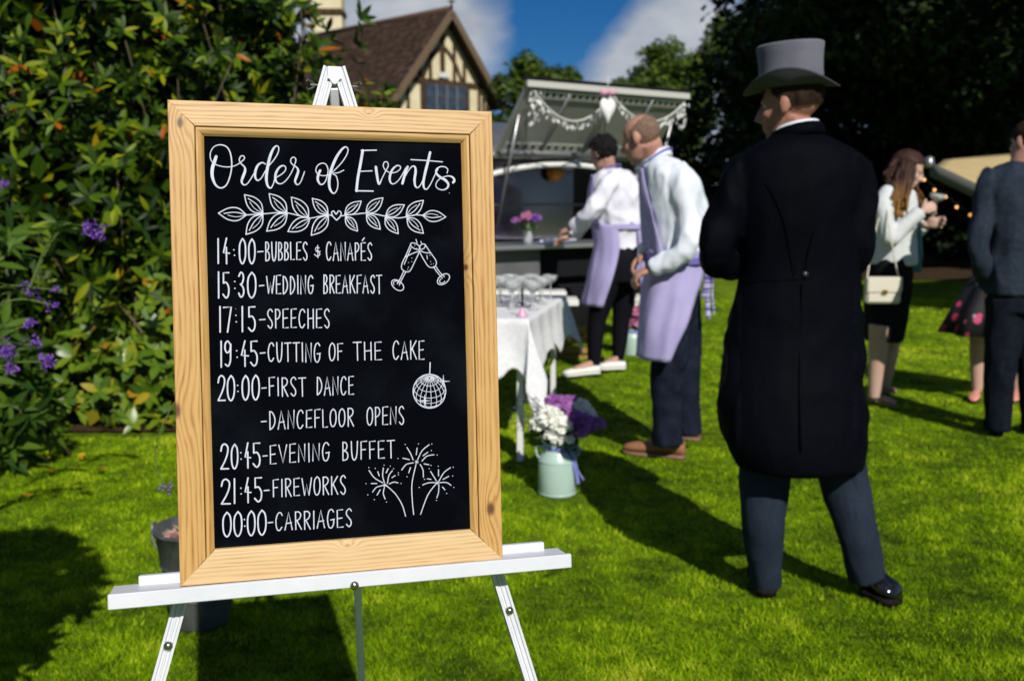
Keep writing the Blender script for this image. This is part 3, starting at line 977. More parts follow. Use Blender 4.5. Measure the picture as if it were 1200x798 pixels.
ell(858, 352, 50, 31, -38); ell(850, 362, 22, 16, -38, 1.4, 60, 270)
pg([(660, 66), (668, 92)], 1.6); pg([(695, 80), (700, 95)], 1.4)
for p in [(630, 200), (605, 232), (605, 265), (628, 225), (600, 280), (760, 180), (765, 225), (785, 240), (768, 245), (650, 110), (665, 130)]:
    pg([(*p, 1.4)])
pg([(738, 180), (742, 208)], 1.3)
pen.done('champagne_flutes_drawing')

pen = Pen(); D_, KD = (380, 385), 6.65
cx, cy, R0, tl = 820, 488, 128, math.radians(40)
ell(cx, cy, R0, R0 * 1.03, 0, 1.7, org=D_, k=KD)
def sph(lat, lon):
    x, y, z = math.cos(lat) * math.sin(lon), math.sin(lat), math.cos(lat) * math.cos(lon)
    y2, z2 = y * math.cos(tl) + z * -math.sin(tl) , y * math.sin(tl) + z * math.cos(tl)
    return (cx + R0 * x, cy - R0 * y2 * 1.03, z2)
for la in (-50, -28, -6, 16, 38, 58, 74):
    pts = []
    for lo in range(-180, 181, 12):
        p = sph(math.radians(la), math.radians(lo))
        if p[2] > -0.02: pts.append(p[:2])
        elif len(pts) > 2 and pts: pen.stroke(pts, 1.15, org=D_, k=KD); pts = []
        else: pts = []
    if len(pts) > 2: pen.stroke(pts, 1.15, org=D_, k=KD)
for lo in range(-180, 180, 20):
    pts = []
    for la in range(-85, 90, 10):
        p = sph(math.radians(la), math.radians(lo + 6))
        if p[2] > -0.02: pts.append(p[:2])
    if len(pts) > 2: pen.stroke(pts, 1.15, org=D_, k=KD)
pen.stroke([(825, 265), (822, 355)], 2.0, org=D_, k=KD)
def star(x, y, r):
    for a in (0, 90, 180, 270):
        c, s_ = math.cos(math.radians(a)), math.sin(math.radians(a))
        pen.stroke([(x, y, 3.0), (x + c * r * .5, y + s_ * r * .5, 1.6), (x + c * r, y + s_ * r, .6)], org=D_, k=KD)
star(928, 411, 50); star(782, 562, 46)
pen.done('mirror_ball_drawing')

pen = Pen(); F_, KF = (380, 505), 6.14
FW = [[(445, 390), (510, 450), (560, 530), (585, 612)], [(420, 372), (360, 335), (322, 283)], [(395, 322), (385, 292)], [(432, 370), (420, 320), (425, 265)], [(445, 300), (460, 270)], [(455, 375), (465, 320), (490, 285)], [(487, 335), (510, 320)], [(468, 380), (500, 367), (530, 372)], [(378, 377), (338, 377)], [(425, 390), (375, 405), (348, 438)], [(402, 422), (380, 460)], [(432, 405), (425, 450), (438, 488)],
 [(660, 240), (632, 370), (632, 480), (643, 600)], [(640, 208), (620, 160), (595, 118)], [(662, 170), (668, 122)], [(672, 205), (705, 140), (755, 98)], [(710, 178), (745, 152)], [(703, 215), (740, 180), (790, 170)], [(718, 235), (752, 242)], [(690, 240), (710, 280), (713, 332)], [(620, 262), (608, 300)], [(640, 228), (590, 240), (557, 280)], [(612, 205), (565, 195)],
 [(805, 378), (745, 460), (693, 598)], [(805, 355), (765, 290)], [(822, 322), (822, 278)], [(825, 360), (860, 300), (908, 263)], [(855, 347), (895, 325)], [(830, 370), (880, 370), (912, 390)], [(850, 402), (868, 422)], [(825, 385), (822, 440), (810, 480)], [(800, 370), (750, 372), (708, 387)], [(768, 347), (742, 343)]]
for p in FW:
    pen.stroke(p, 1.7, org=F_, k=KF)
for p in [(320, 262), (367, 268), (430, 245), (475, 252), (498, 270), (533, 300), (533, 315), (552, 377), (300, 377), (313, 458), (360, 492), (447, 510), (582, 97), (677, 92), (773, 93), (770, 140), (812, 172), (768, 247), (720, 347), (595, 328), (530, 198), (755, 270), (820, 253), (927, 260), (923, 323), (932, 405), (880, 448), (807, 498), (683, 405)]:
    pen.stroke([(*p, 1.7)], org=F_, k=KF)
for p in [(435, 388), (665, 222), (815, 372)]:
    pen.stroke([(*p, 2.8)], org=F_, k=KF)
    for a in range(0, 180, 45):
        dx, dy = 13 * math.cos(math.radians(a)), 13 * math.sin(math.radians(a))
        pen.stroke([(p[0] - dx, p[1] - dy), (p[0] + dx, p[1] + dy)], 0.9, org=F_, k=KF)
pen.done('fireworks_drawing')

# ------------------------------------------------------------------ the easel (board coordinates)
white = mat('white_lacquer', (0.66, 0.67, 0.72), 0.4, spec=.3, col2=(0.61, 0.63, 0.69), scale=18, bump=0.03, bscale=90)
chrome = mat('steel_dome', (0.45, 0.42, 0.36), 0.22, metal=1.0)
easel = thing('easel', 'white wooden tripod easel with a long ledge holding the framed board', 'easel', BO, M=BM)
def elink(name, mb, m=white, parent=None, auto=32):
    return link(name, mb, m, parent or easel, True, local=True, auto=auto)
ZL = 0.018                       # front of the ledge's lip
lp0, lp1 = bl(126, 706, ZL + .012), bl(670, 657, ZL + .012)
ang = math.atan2(lp1.y - lp0.y, lp1.x - lp0.x)
mid = (lp0 + lp1) / 2
ln = (lp1 - lp0).length
Rz = Matrix.Rotation(ang, 3, 'Z')
yt = bl(400, 673, 0).y
def lbox(dx, dy, dz, c):
    return Rz @ Vector((dx, dy, 0)) + Vector((mid.x, mid.y, c))
topy = 0.0135
lip = MB().box(Vector((mid.x, mid.y, ZL + .006)), (ln, 0.027, 0.012), Rz, 0.0016)
elink('ledge_lip', lip)
fl = MB().box(lbox(0, 0.002, 0, -0.024), (ln, 0.012, 0.0715), Rz, 0.0012)
elink('ledge_tray', fl)
bp0, bp1 = bl(163, 690, -0.052), bl(637, 650, -0.052)
bkr = MB().box(lbox(((bp0 + bp1) / 2 - mid).x, 0.0105, 0, -0.052), ((bp1 - bp0).length, 0.0285, 0.014), Rz, 0.0016)
elink('ledge_back_strip', bkr)
def dome(c, r, nrm=Vector((0, 0, 1)), parent=None):
    M = nrm.to_track_quat('Z', 'Y').to_matrix()
    mb = MB().lathe([(0.0001, r * .62), (r * .45, r * .55), (r * .8, r * .32), (r, 0.0), (r, -0.003)][::-1], c, 20, M)
    return elink('bolt', mb, chrome, parent, auto=50)
dome(bl(415.5, 686, ZL + .0125), 0.0085)

# legs: a channel profile; the two front ones lie in a plane behind the board
def leg(p0, p1, wd, name='leg', m=white, dep=0.018):
    t = (p1 - p0).normalized()
    z = Vector((0, 0, 1)); z = (z - t * z.dot(t)).normalized()
    x = t.cross(z)
    h = wd / 2
    prof = [(-h, -dep), (-h, 0), (-h * .62, 0), (-h * .5, -dep * .22), (-h * .2, -dep * .28), (-h * .12, -dep * .08), (h * .12, -dep * .08), (h * .2, -dep * .28), (h * .5, -dep * .22), (h * .62, 0), (h, 0), (h, -dep)]
    rs = [[p + x * a + z * b for a, b in prof] for p in (p0, p1)]
    return elink(name, MB().rings(rs), m, auto=20)
ZG = -0.044
def extend(p0, p1):
    """carry the leg on to the ground"""
    a, b = BM @ p0, BM @ p1
    k = (a.z - 0.0) / (a.z - b.z)
    return p0 + (p1 - p0) * k
la, lb = bl(386.6, 79, ZG), bl(185.5, 798, ZG)
ra, rb = bl(397, 79, ZG), bl(623, 798, ZG)
la.z = ra.z = ZG
LL = leg(la, extend(la, lb), 0.0245)
LR = leg(ra, extend(ra, rb), 0.0245)
def on_line(a, b, v):
    # point of a leg at photo row v
    best = min(((abs(proj(BM @ (a.lerp(b, t / 400)))[1] - v), t) for t in range(401)))
    return a.lerp(b, best[1] / 400)
dome(on_line(la, lb, 757) + Vector((0, 0, .0005)), 0.0088, parent=LL)
dome(on_line(ra, rb, 716) + Vector((0, 0, .0005)), 0.0088, parent=LR)
# head block between the legs, with its curved notch, and the wing bolt through them
hb = MB()
c0 = bl(392, 93, ZG)
prof = [(-.0125, .0235), (.0125, .0235), (.0125, .001), (.009, -.001), (.005, -.008), (0, -.0105), (-.005, -.008), (-.009, -.001), (-.0125, .001)]
hb.rings([[c0 + Vector((a, b, z)) for a, b in prof] for z in (-.020, .003)])
elink('head_block', hb)
c1 = bl(392, 100, ZG - .03)
bt = MB().tube([c0 + Vector((-.045, -.010, -.012)), c0 + Vector((.045, -.010, -.012))], 0.0025, 10)
for a in (-1, 1):
    for q in (-1, 1):
        bt.tube([c0 + Vector((a * .036, -.010, -.012)), c0 + Vector((a * .042, -.010 + q * .006, -.012)), c0 + Vector((a * .05, -.010 + q * .010, -.010)), c0 + Vector((a * .052, -.010 + q * .006, -.010))], 0.0022, 8)
elink('wing_bolt', bt, chrome)
# rear leg swings away from the viewer
top = BM @ (c0 + Vector((0, -.012, -.012)))
gx = QH(431, 860, 0.0)
foot = Vector((top.x + 0.05, top.y + 0.62, 0.0))
fq = proj(foot)
# keep the rear leg on the line seen under the ledge
def rearfoot():
    best = None
    for i in range(0, 80):
        for j in range(0, 60):
            f = Vector((top.x - .3 + i * .01, top.y + .25 + j * .012, 0))
            d = 0
            for (u, v) in ((415.5, 692), (424, 796)):
                pr = [proj(top.lerp(f, t / 60)) for t in range(61)]
                k = min(pr, key=lambda q: abs(q[1] - v))
                d += abs(k[0] - u) + 0.3 * abs(k[1] - v)
            if best is None or d < best[0]:
                best = (d, f)
    return best[1]
foot = rearfoot()
mat_rear = white
t = (BMI @ foot) - (BMI @ top)
rl = MB().tube([BMI @ top, BMI @ foot], 0.013, 4)
elink('leg', MB().box(((BMI @ top) + (BMI @ foot)) / 2, (0.019, 0.019, t.length), t.to_track_quat('Z', 'Y').to_matrix(), 0.002))

# ------------------------------------------------------------------ leaves and plants
def leaf_template(L=1.0, W=0.34, fold=0.10, droop=0.12, nseg=4):
    """an elliptic leaf lying along +y, tip at y = L; quads"""
    ys = np.linspace(0, 1, nseg + 1)
    V = []
    for t in ys:
        wd = W * 0.5 * (math.sin(PI * min(1, max(0.03, t)) ** 0.85) ** 0.8 if 0 < t < 1 else 0.06)
        z = -droop * t * t
        V += [(-wd, t * L, z + fold * wd * 2), (0, t * L, z), (wd, t * L, z + fold * wd * 2)]
    Fc = []
    for i in range(nseg):
        a = 3 * i
        Fc += [(a, a + 1, a + 4, a + 3), (a + 1, a + 2, a + 5, a + 4)]
    return np.array(V), np.array(Fc)
LT = leaf_template()
SMALL = (np.array([(-.28, .45, .04), (0, 0, 0), (.28, .5, .04), (0, 1, -.06)]), np.array([(0, 1, 2, 3)]))

def unit(n):
    v = RNG.standard_normal((n, 3))
    return v / np.linalg.norm(v, axis=1, keepdims=True)

def in_board(u, v):
    return 190 < u < 590 and 110 < v < 700

def whorl_bush(name, label, base, blobs, nwh, leaf_len, m, wood, template=None, per=7, inner=None, cand=None, spread=0.55, group=None, individuals=300, width=1.0, deep=.22):
    """a shrub of leaf whorls on twigs; the largest visible leaves are parts, the rest one part"""
    root = thing(name, label, 'bush', base, group)
    T, TF = template or LT
    vol = np.array([b[1][0] * b[1][1] * b[1][2] for b in blobs]) ** (2 / 3)
    idx = RNG.choice(len(blobs), nwh, p=vol / vol.sum())
    C = np.array([blobs[i][0] for i in idx]); Rr = np.array([blobs[i][1] for i in idx])
    D = unit(nwh)
    rad = 0.62 + 0.45 * RNG.random(nwh) ** 0.6
    nz = np.array([mnoise.noise((c[0] + d[0] * 2.2 * 1.0, c[1] + d[1] * 2.2, c[2] + d[2] * 2.2)) for c, d in zip(C, D)])
    nz = nz + .5 * np.array([mnoise.noise((c[0] + d[0] * 6.5, c[1] + d[1] * 6.5, c[2] + d[2] * 6.5)) for c, d in zip(C, D)])
    P = C + D * Rr * (rad + deep * nz)[:, None]
    ok = np.array([p[2] > gz(p[0], p[1]) + 0.03 for p in P])
    P, D = P[ok], D[ok]
    up = np.array([0, -0.35, 0.9])
    A = D * 0.9 + up * 0.6 + 0.35 * unit(len(P))
    A /= np.linalg.norm(A, axis=1, keepdims=True)
    pos, dirs, nrm, scs = [], [], [], []
    for p, a in zip(P, A):
        k = max(3, int(per + RNG.integers(-2, 3)))
        e1 = np.cross(a, [0.3, 0.2, 0.93]); e1 /= np.linalg.norm(e1) + 1e-9
        e2 = np.cross(a, e1)
        ph = RNG.random() * 6.28
        s0 = leaf_len * (0.75 + 0.5 * RNG.random())
        for j in range(k):
            t = ph + 2 * PI * j / k + RNG.normal() * 0.18
            o = e1 * math.cos(t) + e2 * math.sin(t)
            lift = spread + 0.30 * RNG.normal()
            d = o + a * lift
            pos.append(p + a * 0.012 * RNG.random()); dirs.append(d); nrm.append(a - o * lift * 0.6)
            scs.append(s0 * (0.75 + 0.4 * RNG.random()))
    pos, dirs, nrm, scs = map(np.array, (pos, dirs, nrm, scs))
    R = frames(dirs, nrm)
    R = R * np.array([width, 1, 1])[None, None, :]
    # which leaves show largest
    d = np.linalg.norm(pos - np.array([0, 0, CAMZ]), axis=1)
    scr = np.array([proj(p) for p in pos])
    vis = (scr[:, 0] > 0) & (scr[:, 0] < 1200) & (scr[:, 1] > 0) & (scr[:, 1] < 798) & ~((scr[:, 0] > 195) & (scr[:, 0] < 585) & (scr[:, 1] > 118) & (scr[:, 1] < 700))
    facing = np.abs(np.einsum('ij,ij->i', R[:, :, 2], (np.array([0, 0, CAMZ]) - pos) / d[:, None]))
    score = np.where(vis, scs / d * (0.3 + facing), 0) - 0.02 * (d - d.min())
    order = np.argsort(-score)
    sel = order[:individuals]
    rest = order[individuals:]
    me = np_mesh('leaf', T * 1.0, TF)
    me.materials.append(m)
    me.polygons.foreach_set('use_smooth', [True] * len(TF))
    bv = Vector(base)
    for i in sel:
        o = bpy.data.objects.new('leaf', me)
        COL.objects.link(o)
        o.parent = root
        Mx = Matrix([[float(R[i][r][c]) * float(scs[i]) for c in range(3)] for r in range(3)]).to_4x4()
        Mx.translation = Vector([float(q) for q in pos[i]]) - bv
        o.matrix_basis = Mx
    fm = instance_mesh('foliage', T, TF, pos[rest], R[rest], scs[rest])
    o = link('foliage', fm, m, root, True)
    setp(o, kind='stuff')
    # twigs and stems
    mb = MB()
    rr = random.Random(len(name))
    for k in rr.sample(range(len(P)), min(len(P), 200 if len(P) > 1000 else (40 if len(P) > 300 else 3))):
        p = Vector([float(q) for q in P[k]])
        b0 = bv + Vector((rr.uniform(-.5, .5), rr.uniform(-.2, .5), 0)) * 0.5 + Vector((0, 0, 0))
        b0.x += (p.x - bv.x) * rr.uniform(.35, .75)
        midp = b0.lerp(p, .6) + Vector((rr.uniform(-.15, .15), rr.uniform(-.1, .1), rr.uniform(-.05, .2)))
        mb.tube(catmull([b0, b0.lerp(midp, .5) + Vector((rr.uniform(-.06, .06), 0, 0)), midp, p], 3), [0.012, 0.011, .010, .009, .008, .007, .006, .005, .004, .003][:10], 5)
    o = link('stems', mb, wood, root)
    setp(o, kind='stuff')
    return root, P

bark = mat('bark', (0.055, 0.040, 0.028), 0.9, col2=(0.11, 0.085, 0.06), scale=12, bump=0.7, bscale=30, stretch=(1, 1, .25))
twig = mat('twig', (0.07, 0.045, 0.028), 0.8, col2=(0.13, 0.10, 0.06), scale=20)
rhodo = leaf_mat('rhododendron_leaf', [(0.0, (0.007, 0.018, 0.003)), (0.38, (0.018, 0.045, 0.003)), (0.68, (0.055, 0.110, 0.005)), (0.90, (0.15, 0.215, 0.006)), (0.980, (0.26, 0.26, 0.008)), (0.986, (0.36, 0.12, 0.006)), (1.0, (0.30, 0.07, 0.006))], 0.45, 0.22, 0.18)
laurel = leaf_mat('laurel_leaf', [(0.0, (0.05, 0.11, 0.010)), (0.5, (0.11, 0.19, 0.012)), (0.88, (0.19, 0.25, 0.015)), (0.97, (0.42, 0.30, 0.02)), (1.0, (0.35, 0.18, 0.02))], 0.36, 0.2, 0.45)

def blob(u, v, Y, rx, ry, rz):
    p = Q(u, v, Y)
    return (tuple(p), (rx, ry, rz))
B1 = [blob(60, 60, 6.4, 1.15, .8, .95), blob(-90, 120, 6.3, 1.0, .8, 1.1), blob(190, 40, 6.6, 1.05, .8, .9), blob(120, 230, 6.2, 1.0, .75, .85), blob(283, 60, 6.9, .52, .6, .68),
      blob(330, 210, 7.0, .8, .7, .9), blob(-40, 330, 6.2, .8, .7, .8), blob(60, -80, 6.6, 1.3, .9, .8), blob(-150, -60, 6.6, 1.2, .9, 1.0), blob(230, -90, 6.9, .65, .8, .55), blob(250, 330, 6.8, .9, .7, .7), blob(372, 195, 7.2, .34, .45, .55)]
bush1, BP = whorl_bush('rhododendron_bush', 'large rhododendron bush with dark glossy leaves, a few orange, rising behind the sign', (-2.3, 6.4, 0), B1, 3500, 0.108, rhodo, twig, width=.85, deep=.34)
B2 = [blob(120, 440, 5.95, .42, .32, .34), blob(175, 400, 6.0, .4, .3, .38), blob(60, 470, 5.95, .34, .28, .26), blob(230, 440, 6.05, .42, .3, .34), blob(150, 330, 6.1, .3, .25, .3), blob(310, 440, 6.2, .45, .3, .35), blob(70, 508, 5.8, .30, .18, .09), blob(140, 500, 5.8, .28, .18, .10), blob(215, 505, 5.8, .3, .18, .10), blob(10, 512, 5.7, .3, .18, .10)]
bush2, _ = whorl_bush('laurel_bush', 'low laurel bush with broad bright green leaves at the edge of the lawn', (-2.1, 6.0, 0), B2, 560, 0.112, laurel, twig, per=6, width=1.35)
B3 = [blob(-10, 400, 4.9, .24, .22, .26), blob(15, 470, 4.8, .16, .18, .16), blob(-30, 300, 5.0, .26, .24, .28), blob(-60, 430, 4.8, .3, .3, .4), blob(8, 515, 4.85, .15, .12, .10), blob(-25, 530, 4.8, .18, .14, .12), blob(40, 490, 4.95, .12, .1, .1)]
bush3, _ = whorl_bush('buddleia_bush', 'leafy buddleia at the left edge of the photo with long narrow leaves', (-2.5, 4.9, 0), B3, 210, 0.13, leaf_mat('buddleia_leaf', [(0, (.015, .045, .006)), (1, (.075, .14, .010))], .5, .2, .15), twig, per=4, width=0.75, individuals=150)

# dark twiggy middle of the big bush: a mass of small shaded leaves
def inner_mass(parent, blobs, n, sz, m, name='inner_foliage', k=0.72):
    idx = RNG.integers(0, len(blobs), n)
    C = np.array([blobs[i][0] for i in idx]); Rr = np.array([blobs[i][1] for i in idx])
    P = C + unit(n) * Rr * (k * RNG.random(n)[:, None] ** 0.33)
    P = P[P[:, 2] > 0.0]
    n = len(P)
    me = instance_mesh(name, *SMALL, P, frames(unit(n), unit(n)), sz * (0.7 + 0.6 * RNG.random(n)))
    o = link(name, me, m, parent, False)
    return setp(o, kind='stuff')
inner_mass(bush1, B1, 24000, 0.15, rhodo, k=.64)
inner_mass(bush2, B2, 900, 0.12, laurel)

# purple flower sprays reaching into the picture on long stems
petal = leaf_mat('purple_petal', [(0, (.10, .03, .34)), (.5, (.22, .07, .52)), (1, (.38, .16, .62))], .6, .25)
def spray(u, v, Y, heads, label, stem_from):
    root = thing('purple_flower_spray', label, 'flower', tuple(stem_from), 'purple flowers in front of the bush')
    mb = MB()
    mbs = []
    for (du, dv, n, sp) in heads:
        p = Q(u + du, v + dv, Y)
        m1 = stem_from.lerp(p, .5) + Vector((0, 0, .12))
        mb.tube(catmull([stem_from, m1, p], 6), interp([.0045, .0025], 13), 6)
        Pn = np.array(p)[None, :] + RNG.normal(size=(n, 3)) * np.array([sp, sp * .8, sp * .8])
        nn = len(Pn)
        fl = instance_mesh('flower_head', *SMALL, np.repeat(Pn, 5, 0), frames(unit(nn * 5), unit(nn * 5)), 0.0105 * (0.8 + .5 * RNG.random(nn * 5)))
        link('flower_head', fl, petal, root, False)
    link('stem', mb, mat('stem_green', (.10, .15, .03), .6), root)
    # narrow leaves on the stem
    lm = []
    me = np_mesh('leaf', LT[0] * np.array([.7, 1, 1]), LT[1]); me.materials.append(MATS['buddleia_leaf'])
    for t in np.linspace(.25, .9, 6):
        for s in (-1, 1):
            o = bpy.data.objects.new('leaf', me); COL.objects.link(o); o.parent = root
            q = stem_from.lerp(Q(u, v, Y), float(t)) + Vector((0, 0, .12 * 4 * t * (1 - t)))
            R = frames(np.array([[s * .8, -.5, .25 + .3 * random.random()]]), np.array([[0, -.3, 1.]]))[0]
            Mx = Matrix([[float(R[r][c]) * .075 for c in range(3)] for r in range(3)]).to_4x4()
            Mx.translation = q - stem_from
            o.matrix_basis = Mx
    return root
spray(112, 273, 3.6, [(0, 0, 46, .017), (-6, -8, 20, .010)], 'single purple flower cluster on an arching stem, highest of the purple flowers', Q(30, 350, 3.7))
spray(45, 410, 3.5, [(10, 14, 46, .015), (-38, 0, 50, .018), (-8, -32, 20, .009), (-2, -8, 20, .012), (-30, 24, 20, .012)], 'thickest cluster of purple flowers, at the left edge of the photo', Q(-60, 520, 3.6))
spray(40, 345, 3.6, [(0, 0, 14, .012), (20, 12, 10, .012), (-12, -10, 10, .010), (26, -6, 8, .009)], 'thin scatter of small purple florets between the two larger purple clusters', Q(-40, 430, 3.65))
spray(4, 214, 3.7, [(0, 0, 16, .009)], 'tiny purple floret at the very left edge above the others', Q(-60, 300, 3.7))

# thin wiry stem with a small dried head beside the frame
wp = thing('wiry_stem', 'thin trailing stem with small grey seed head beside the left frame rail', 'plant', tuple(Q(196, 560, 2.3)))
pts = [Q(205, 470, 2.35), Q(190, 500, 2.3), Q(182, 530, 2.3), Q(185, 552, 2.3), Q(194, 566, 2.3)]
link('stem', MB().tube(catmull(pts, 6), 0.0010, 6), mat('stem_pale', (.10, .13, .04), .7), wp)
mbf = MB()
for i in range(16):
    mbf.ball(Q(196, 572, 2.3) + Vector([random.gauss(0, .007) for _ in range(3)]), 0.004, 6)
link('seed_head', mbf, mat('seed', (.13, .11, .16), .8), wp)

# a shrub just outside the frame on the left: it throws the leafy shade on the lawn
B4 = [((-1.10, 1.40, 1.56), (.25, .24, .28)), ((-1.32, 1.35, 1.22), (.30, .28, .34)), ((-1.22, 1.50, 1.05), (.22, .20, .28)), ((-1.42, 1.42, 1.66), (.28, .25, .30)), ((-1.66, 1.5, 1.15), (.38, .3, .5)), ((-1.14, 1.36, 1.85), (.20, .18, .18))]
bush4, _ = whorl_bush('border_shrub', 'leafy border shrub beside the lawn just left of the photo, seen only by its shade', (-1.5, 1.3, 0), B4, 520, 0.09, laurel, twig, per=6, individuals=0)
inner_mass(bush4, B4, 5200, 0.08, laurel, k=.95)

# fallen leaves and petals on the lawn
fl_m = leaf_mat('fallen_leaf', [(0, (.62, .40, .02)), (.5, (.55, .28, .02)), (1, (.35, .14, .02))], .5, .2)
fme = np_mesh('fallen_leaf', LT[0] * np.array([1.5, 1, 1]), LT[1]); fme.materials.append(fl_m)
for (u, v, s, lab) in [(25, 580, .06, 'bright yellow fallen leaf alone on the open lawn'), (124, 548, .06, 'orange yellow fallen leaf on the lawn beside the sign'), (96, 530, .07, 'orange fallen leaf at the edge of the flower bed, middle of the row'), (60, 534, .06, 'brownish fallen leaf at the edge of the flower bed, left of the row'), (24, 537, .05, 'brown fallen leaf on the bed edge, leftmost of the row'), (58, 549, .06, 'tan fallen leaf on the grass just below the bed edge'), (178, 530, .05, 'yellow fallen leaf on the bed edge close to the frame of the sign')]:
    p = QH(u, v, 0.035)
    o = bpy.data.objects.new('fallen_leaf', fme); COL.objects.link(o)
    o.location = p; o.scale = (s, s, s); o.rotation_euler = (random.uniform(-.3, .3), random.uniform(-.3, .3), random.uniform(0, 6))
    setp(o, lab, 'leaf', 'fallen leaves on the lawn')

# ------------------------------------------------------------------ trees
def tree(name, label, base, trunk_h, r0, blobs, nleaf, leaf, m, group='trees round the garden', cat='tree', limbs=9, seed=1, sub=14, clr=0.30, clump_leaf=1.0):
    rr = random.Random(seed)
    root = thing(name, label, cat, base, group)
    b0 = Vector(base)
    mb = MB()
    topp = b0 + Vector((rr.uniform(-.3, .3), rr.uniform(-.3, .3), trunk_h))
    mb.tube(catmull([b0 + Vector((0, 0, -.1)), b0.lerp(topp, .5) + Vector((rr.uniform(-.15, .15), 0, 0)), topp], 5), interp([r0 * 1.35, r0, r0 * .8, r0 * .6], 11), 12)
    for k in range(limbs):
        bl_ = blobs[k % len(blobs)]
        e = Vector(bl_[0]) + Vector((rr.uniform(-.4, .4) * bl_[1][0], rr.uniform(-.4, .4) * bl_[1][1], rr.uniform(-.3, .4) * bl_[1][2]))
        s_ = b0.lerp(topp, rr.uniform(.45, 1))
        mid_ = s_.lerp(e, .5) + Vector((0, 0, rr.uniform(-.05, .15) * (e - s_).length))
        mb.tube(catmull([s_, mid_, e], 5), interp([r0 * .45, r0 * .25, r0 * .08], 11), 7)
    link('trunk', mb, bark, root)
    # crown: clusters of leaves gathered on sub-blobs
    Cs, Rs = [], []
    for c, r in blobs:
        for _ in range(sub):
            d = unit(1)[0]
            Cs.append(np.array(c) + d * np.array(r) * (0.55 + 0.45 * rr.random()))
            Rs.append(np.array(r) * clr * rr.uniform(.7, 1.3))
        Cs.append(np.array(c)); Rs.append(np.array(r) * .6)
    Cs, Rs = np.array(Cs), np.array(Rs)
    wgt = (Rs ** 2).sum(1); idx = RNG.choice(len(Cs), nleaf, p=wgt / wgt.sum())
    D = unit(nleaf)
    P = Cs[idx] + D * Rs[idx] * (0.5 + 0.6 * RNG.random(nleaf) ** .5)[:, None]
    N = D * .7 + np.array([0, -.1, .7]) + .5 * unit(nleaf)
    ok = P[:, 2] > 0.1
    P, N = P[ok], N[ok]
    me = instance_mesh('crown', *SMALL, P, frames(np.cross(N, unit(len(P))), N), leaf * (0.6 + .8 * RNG.random(len(P))))
    o = link('crown', me, m, root, False)
    setp(o, kind='stuff')
    return root
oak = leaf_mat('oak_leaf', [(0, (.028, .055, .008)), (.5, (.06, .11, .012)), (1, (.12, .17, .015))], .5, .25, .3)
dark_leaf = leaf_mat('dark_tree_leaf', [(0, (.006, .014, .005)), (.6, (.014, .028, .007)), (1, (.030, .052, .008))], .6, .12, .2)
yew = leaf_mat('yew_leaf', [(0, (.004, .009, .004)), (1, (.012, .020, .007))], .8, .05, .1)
def tb(u, v, Y, rx, ry=None, rz=None):
    return (tuple(Q(u, v, Y)), (rx, ry or rx, rz or rx * .8))
tree('garden_tree', 'mid green tree with an airy top rising between the gabled house and the trailer roof', (1.2, 31, 0), 3.0, .22,
     [tb(622, 110, 30, .95, .9, 1.0), tb(600, 150, 30, .9), tb(650, 120, 30, .8, .8, .75), tb(665, 92, 31, .4, .4, .3), tb(612, 84, 30, .42, .4, .45), tb(600, 200, 30, 1.4, 1, 1.2)], 15000, .17, oak, seed=3)
tree('garden_tree', 'green tree with a rounded top behind the right end of the raised trailer roof', (7.6, 45, 0), 5.0, .4,
     [tb(u_, v_, 44, a_ * 1.7, b_ * 1.7, c_ * 1.7) for u_, v_, a_, b_, c_ in ((765, 92, .9, .9, .7), (800, 100, .9, .9, .7), (735, 108, .5, .5, .45), (775, 150, 1.3, 1, 1.3), (775, 66, .5, .5, .4), (835, 72, .9, .9, .7), (860, 35, .7, .7, .6), (890, 60, 1.2, 1, 1))], 26000, .22, oak, seed=5)
# two big dark trees whose overhanging limbs shade the whole right side
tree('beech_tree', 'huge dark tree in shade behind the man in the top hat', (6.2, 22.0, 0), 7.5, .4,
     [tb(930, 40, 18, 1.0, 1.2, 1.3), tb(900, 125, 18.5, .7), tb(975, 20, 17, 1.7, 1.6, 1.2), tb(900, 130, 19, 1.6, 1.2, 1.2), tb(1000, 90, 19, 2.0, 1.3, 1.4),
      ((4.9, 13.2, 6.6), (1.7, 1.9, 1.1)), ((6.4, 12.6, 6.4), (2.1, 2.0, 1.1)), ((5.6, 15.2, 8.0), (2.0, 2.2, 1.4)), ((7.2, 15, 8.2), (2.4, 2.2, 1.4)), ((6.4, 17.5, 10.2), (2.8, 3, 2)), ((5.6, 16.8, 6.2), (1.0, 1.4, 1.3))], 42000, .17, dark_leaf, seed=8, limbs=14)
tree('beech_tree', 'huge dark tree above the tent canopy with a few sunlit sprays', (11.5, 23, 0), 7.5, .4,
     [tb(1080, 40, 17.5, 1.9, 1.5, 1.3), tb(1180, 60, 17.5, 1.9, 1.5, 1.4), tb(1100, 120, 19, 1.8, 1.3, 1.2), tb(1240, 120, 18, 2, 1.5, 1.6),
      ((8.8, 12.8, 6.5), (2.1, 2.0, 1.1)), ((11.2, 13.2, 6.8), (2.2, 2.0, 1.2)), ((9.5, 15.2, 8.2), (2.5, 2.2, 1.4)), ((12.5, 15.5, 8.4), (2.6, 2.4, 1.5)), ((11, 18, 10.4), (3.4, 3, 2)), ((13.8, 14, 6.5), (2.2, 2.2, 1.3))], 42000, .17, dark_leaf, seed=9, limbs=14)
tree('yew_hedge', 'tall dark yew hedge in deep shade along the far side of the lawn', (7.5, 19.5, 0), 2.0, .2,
     [((x, 19.4 + .5 * math.sin(x), z), (1.3, .8, 1.0)) for x in np.arange(3.4, 17, 1.4) for z in (.7, 2.0, 3.3, 4.8) if x > z * 1.25], 90000, .17, yew, cat='hedge', seed=11, limbs=0, sub=5, clr=.55, group='hedges')
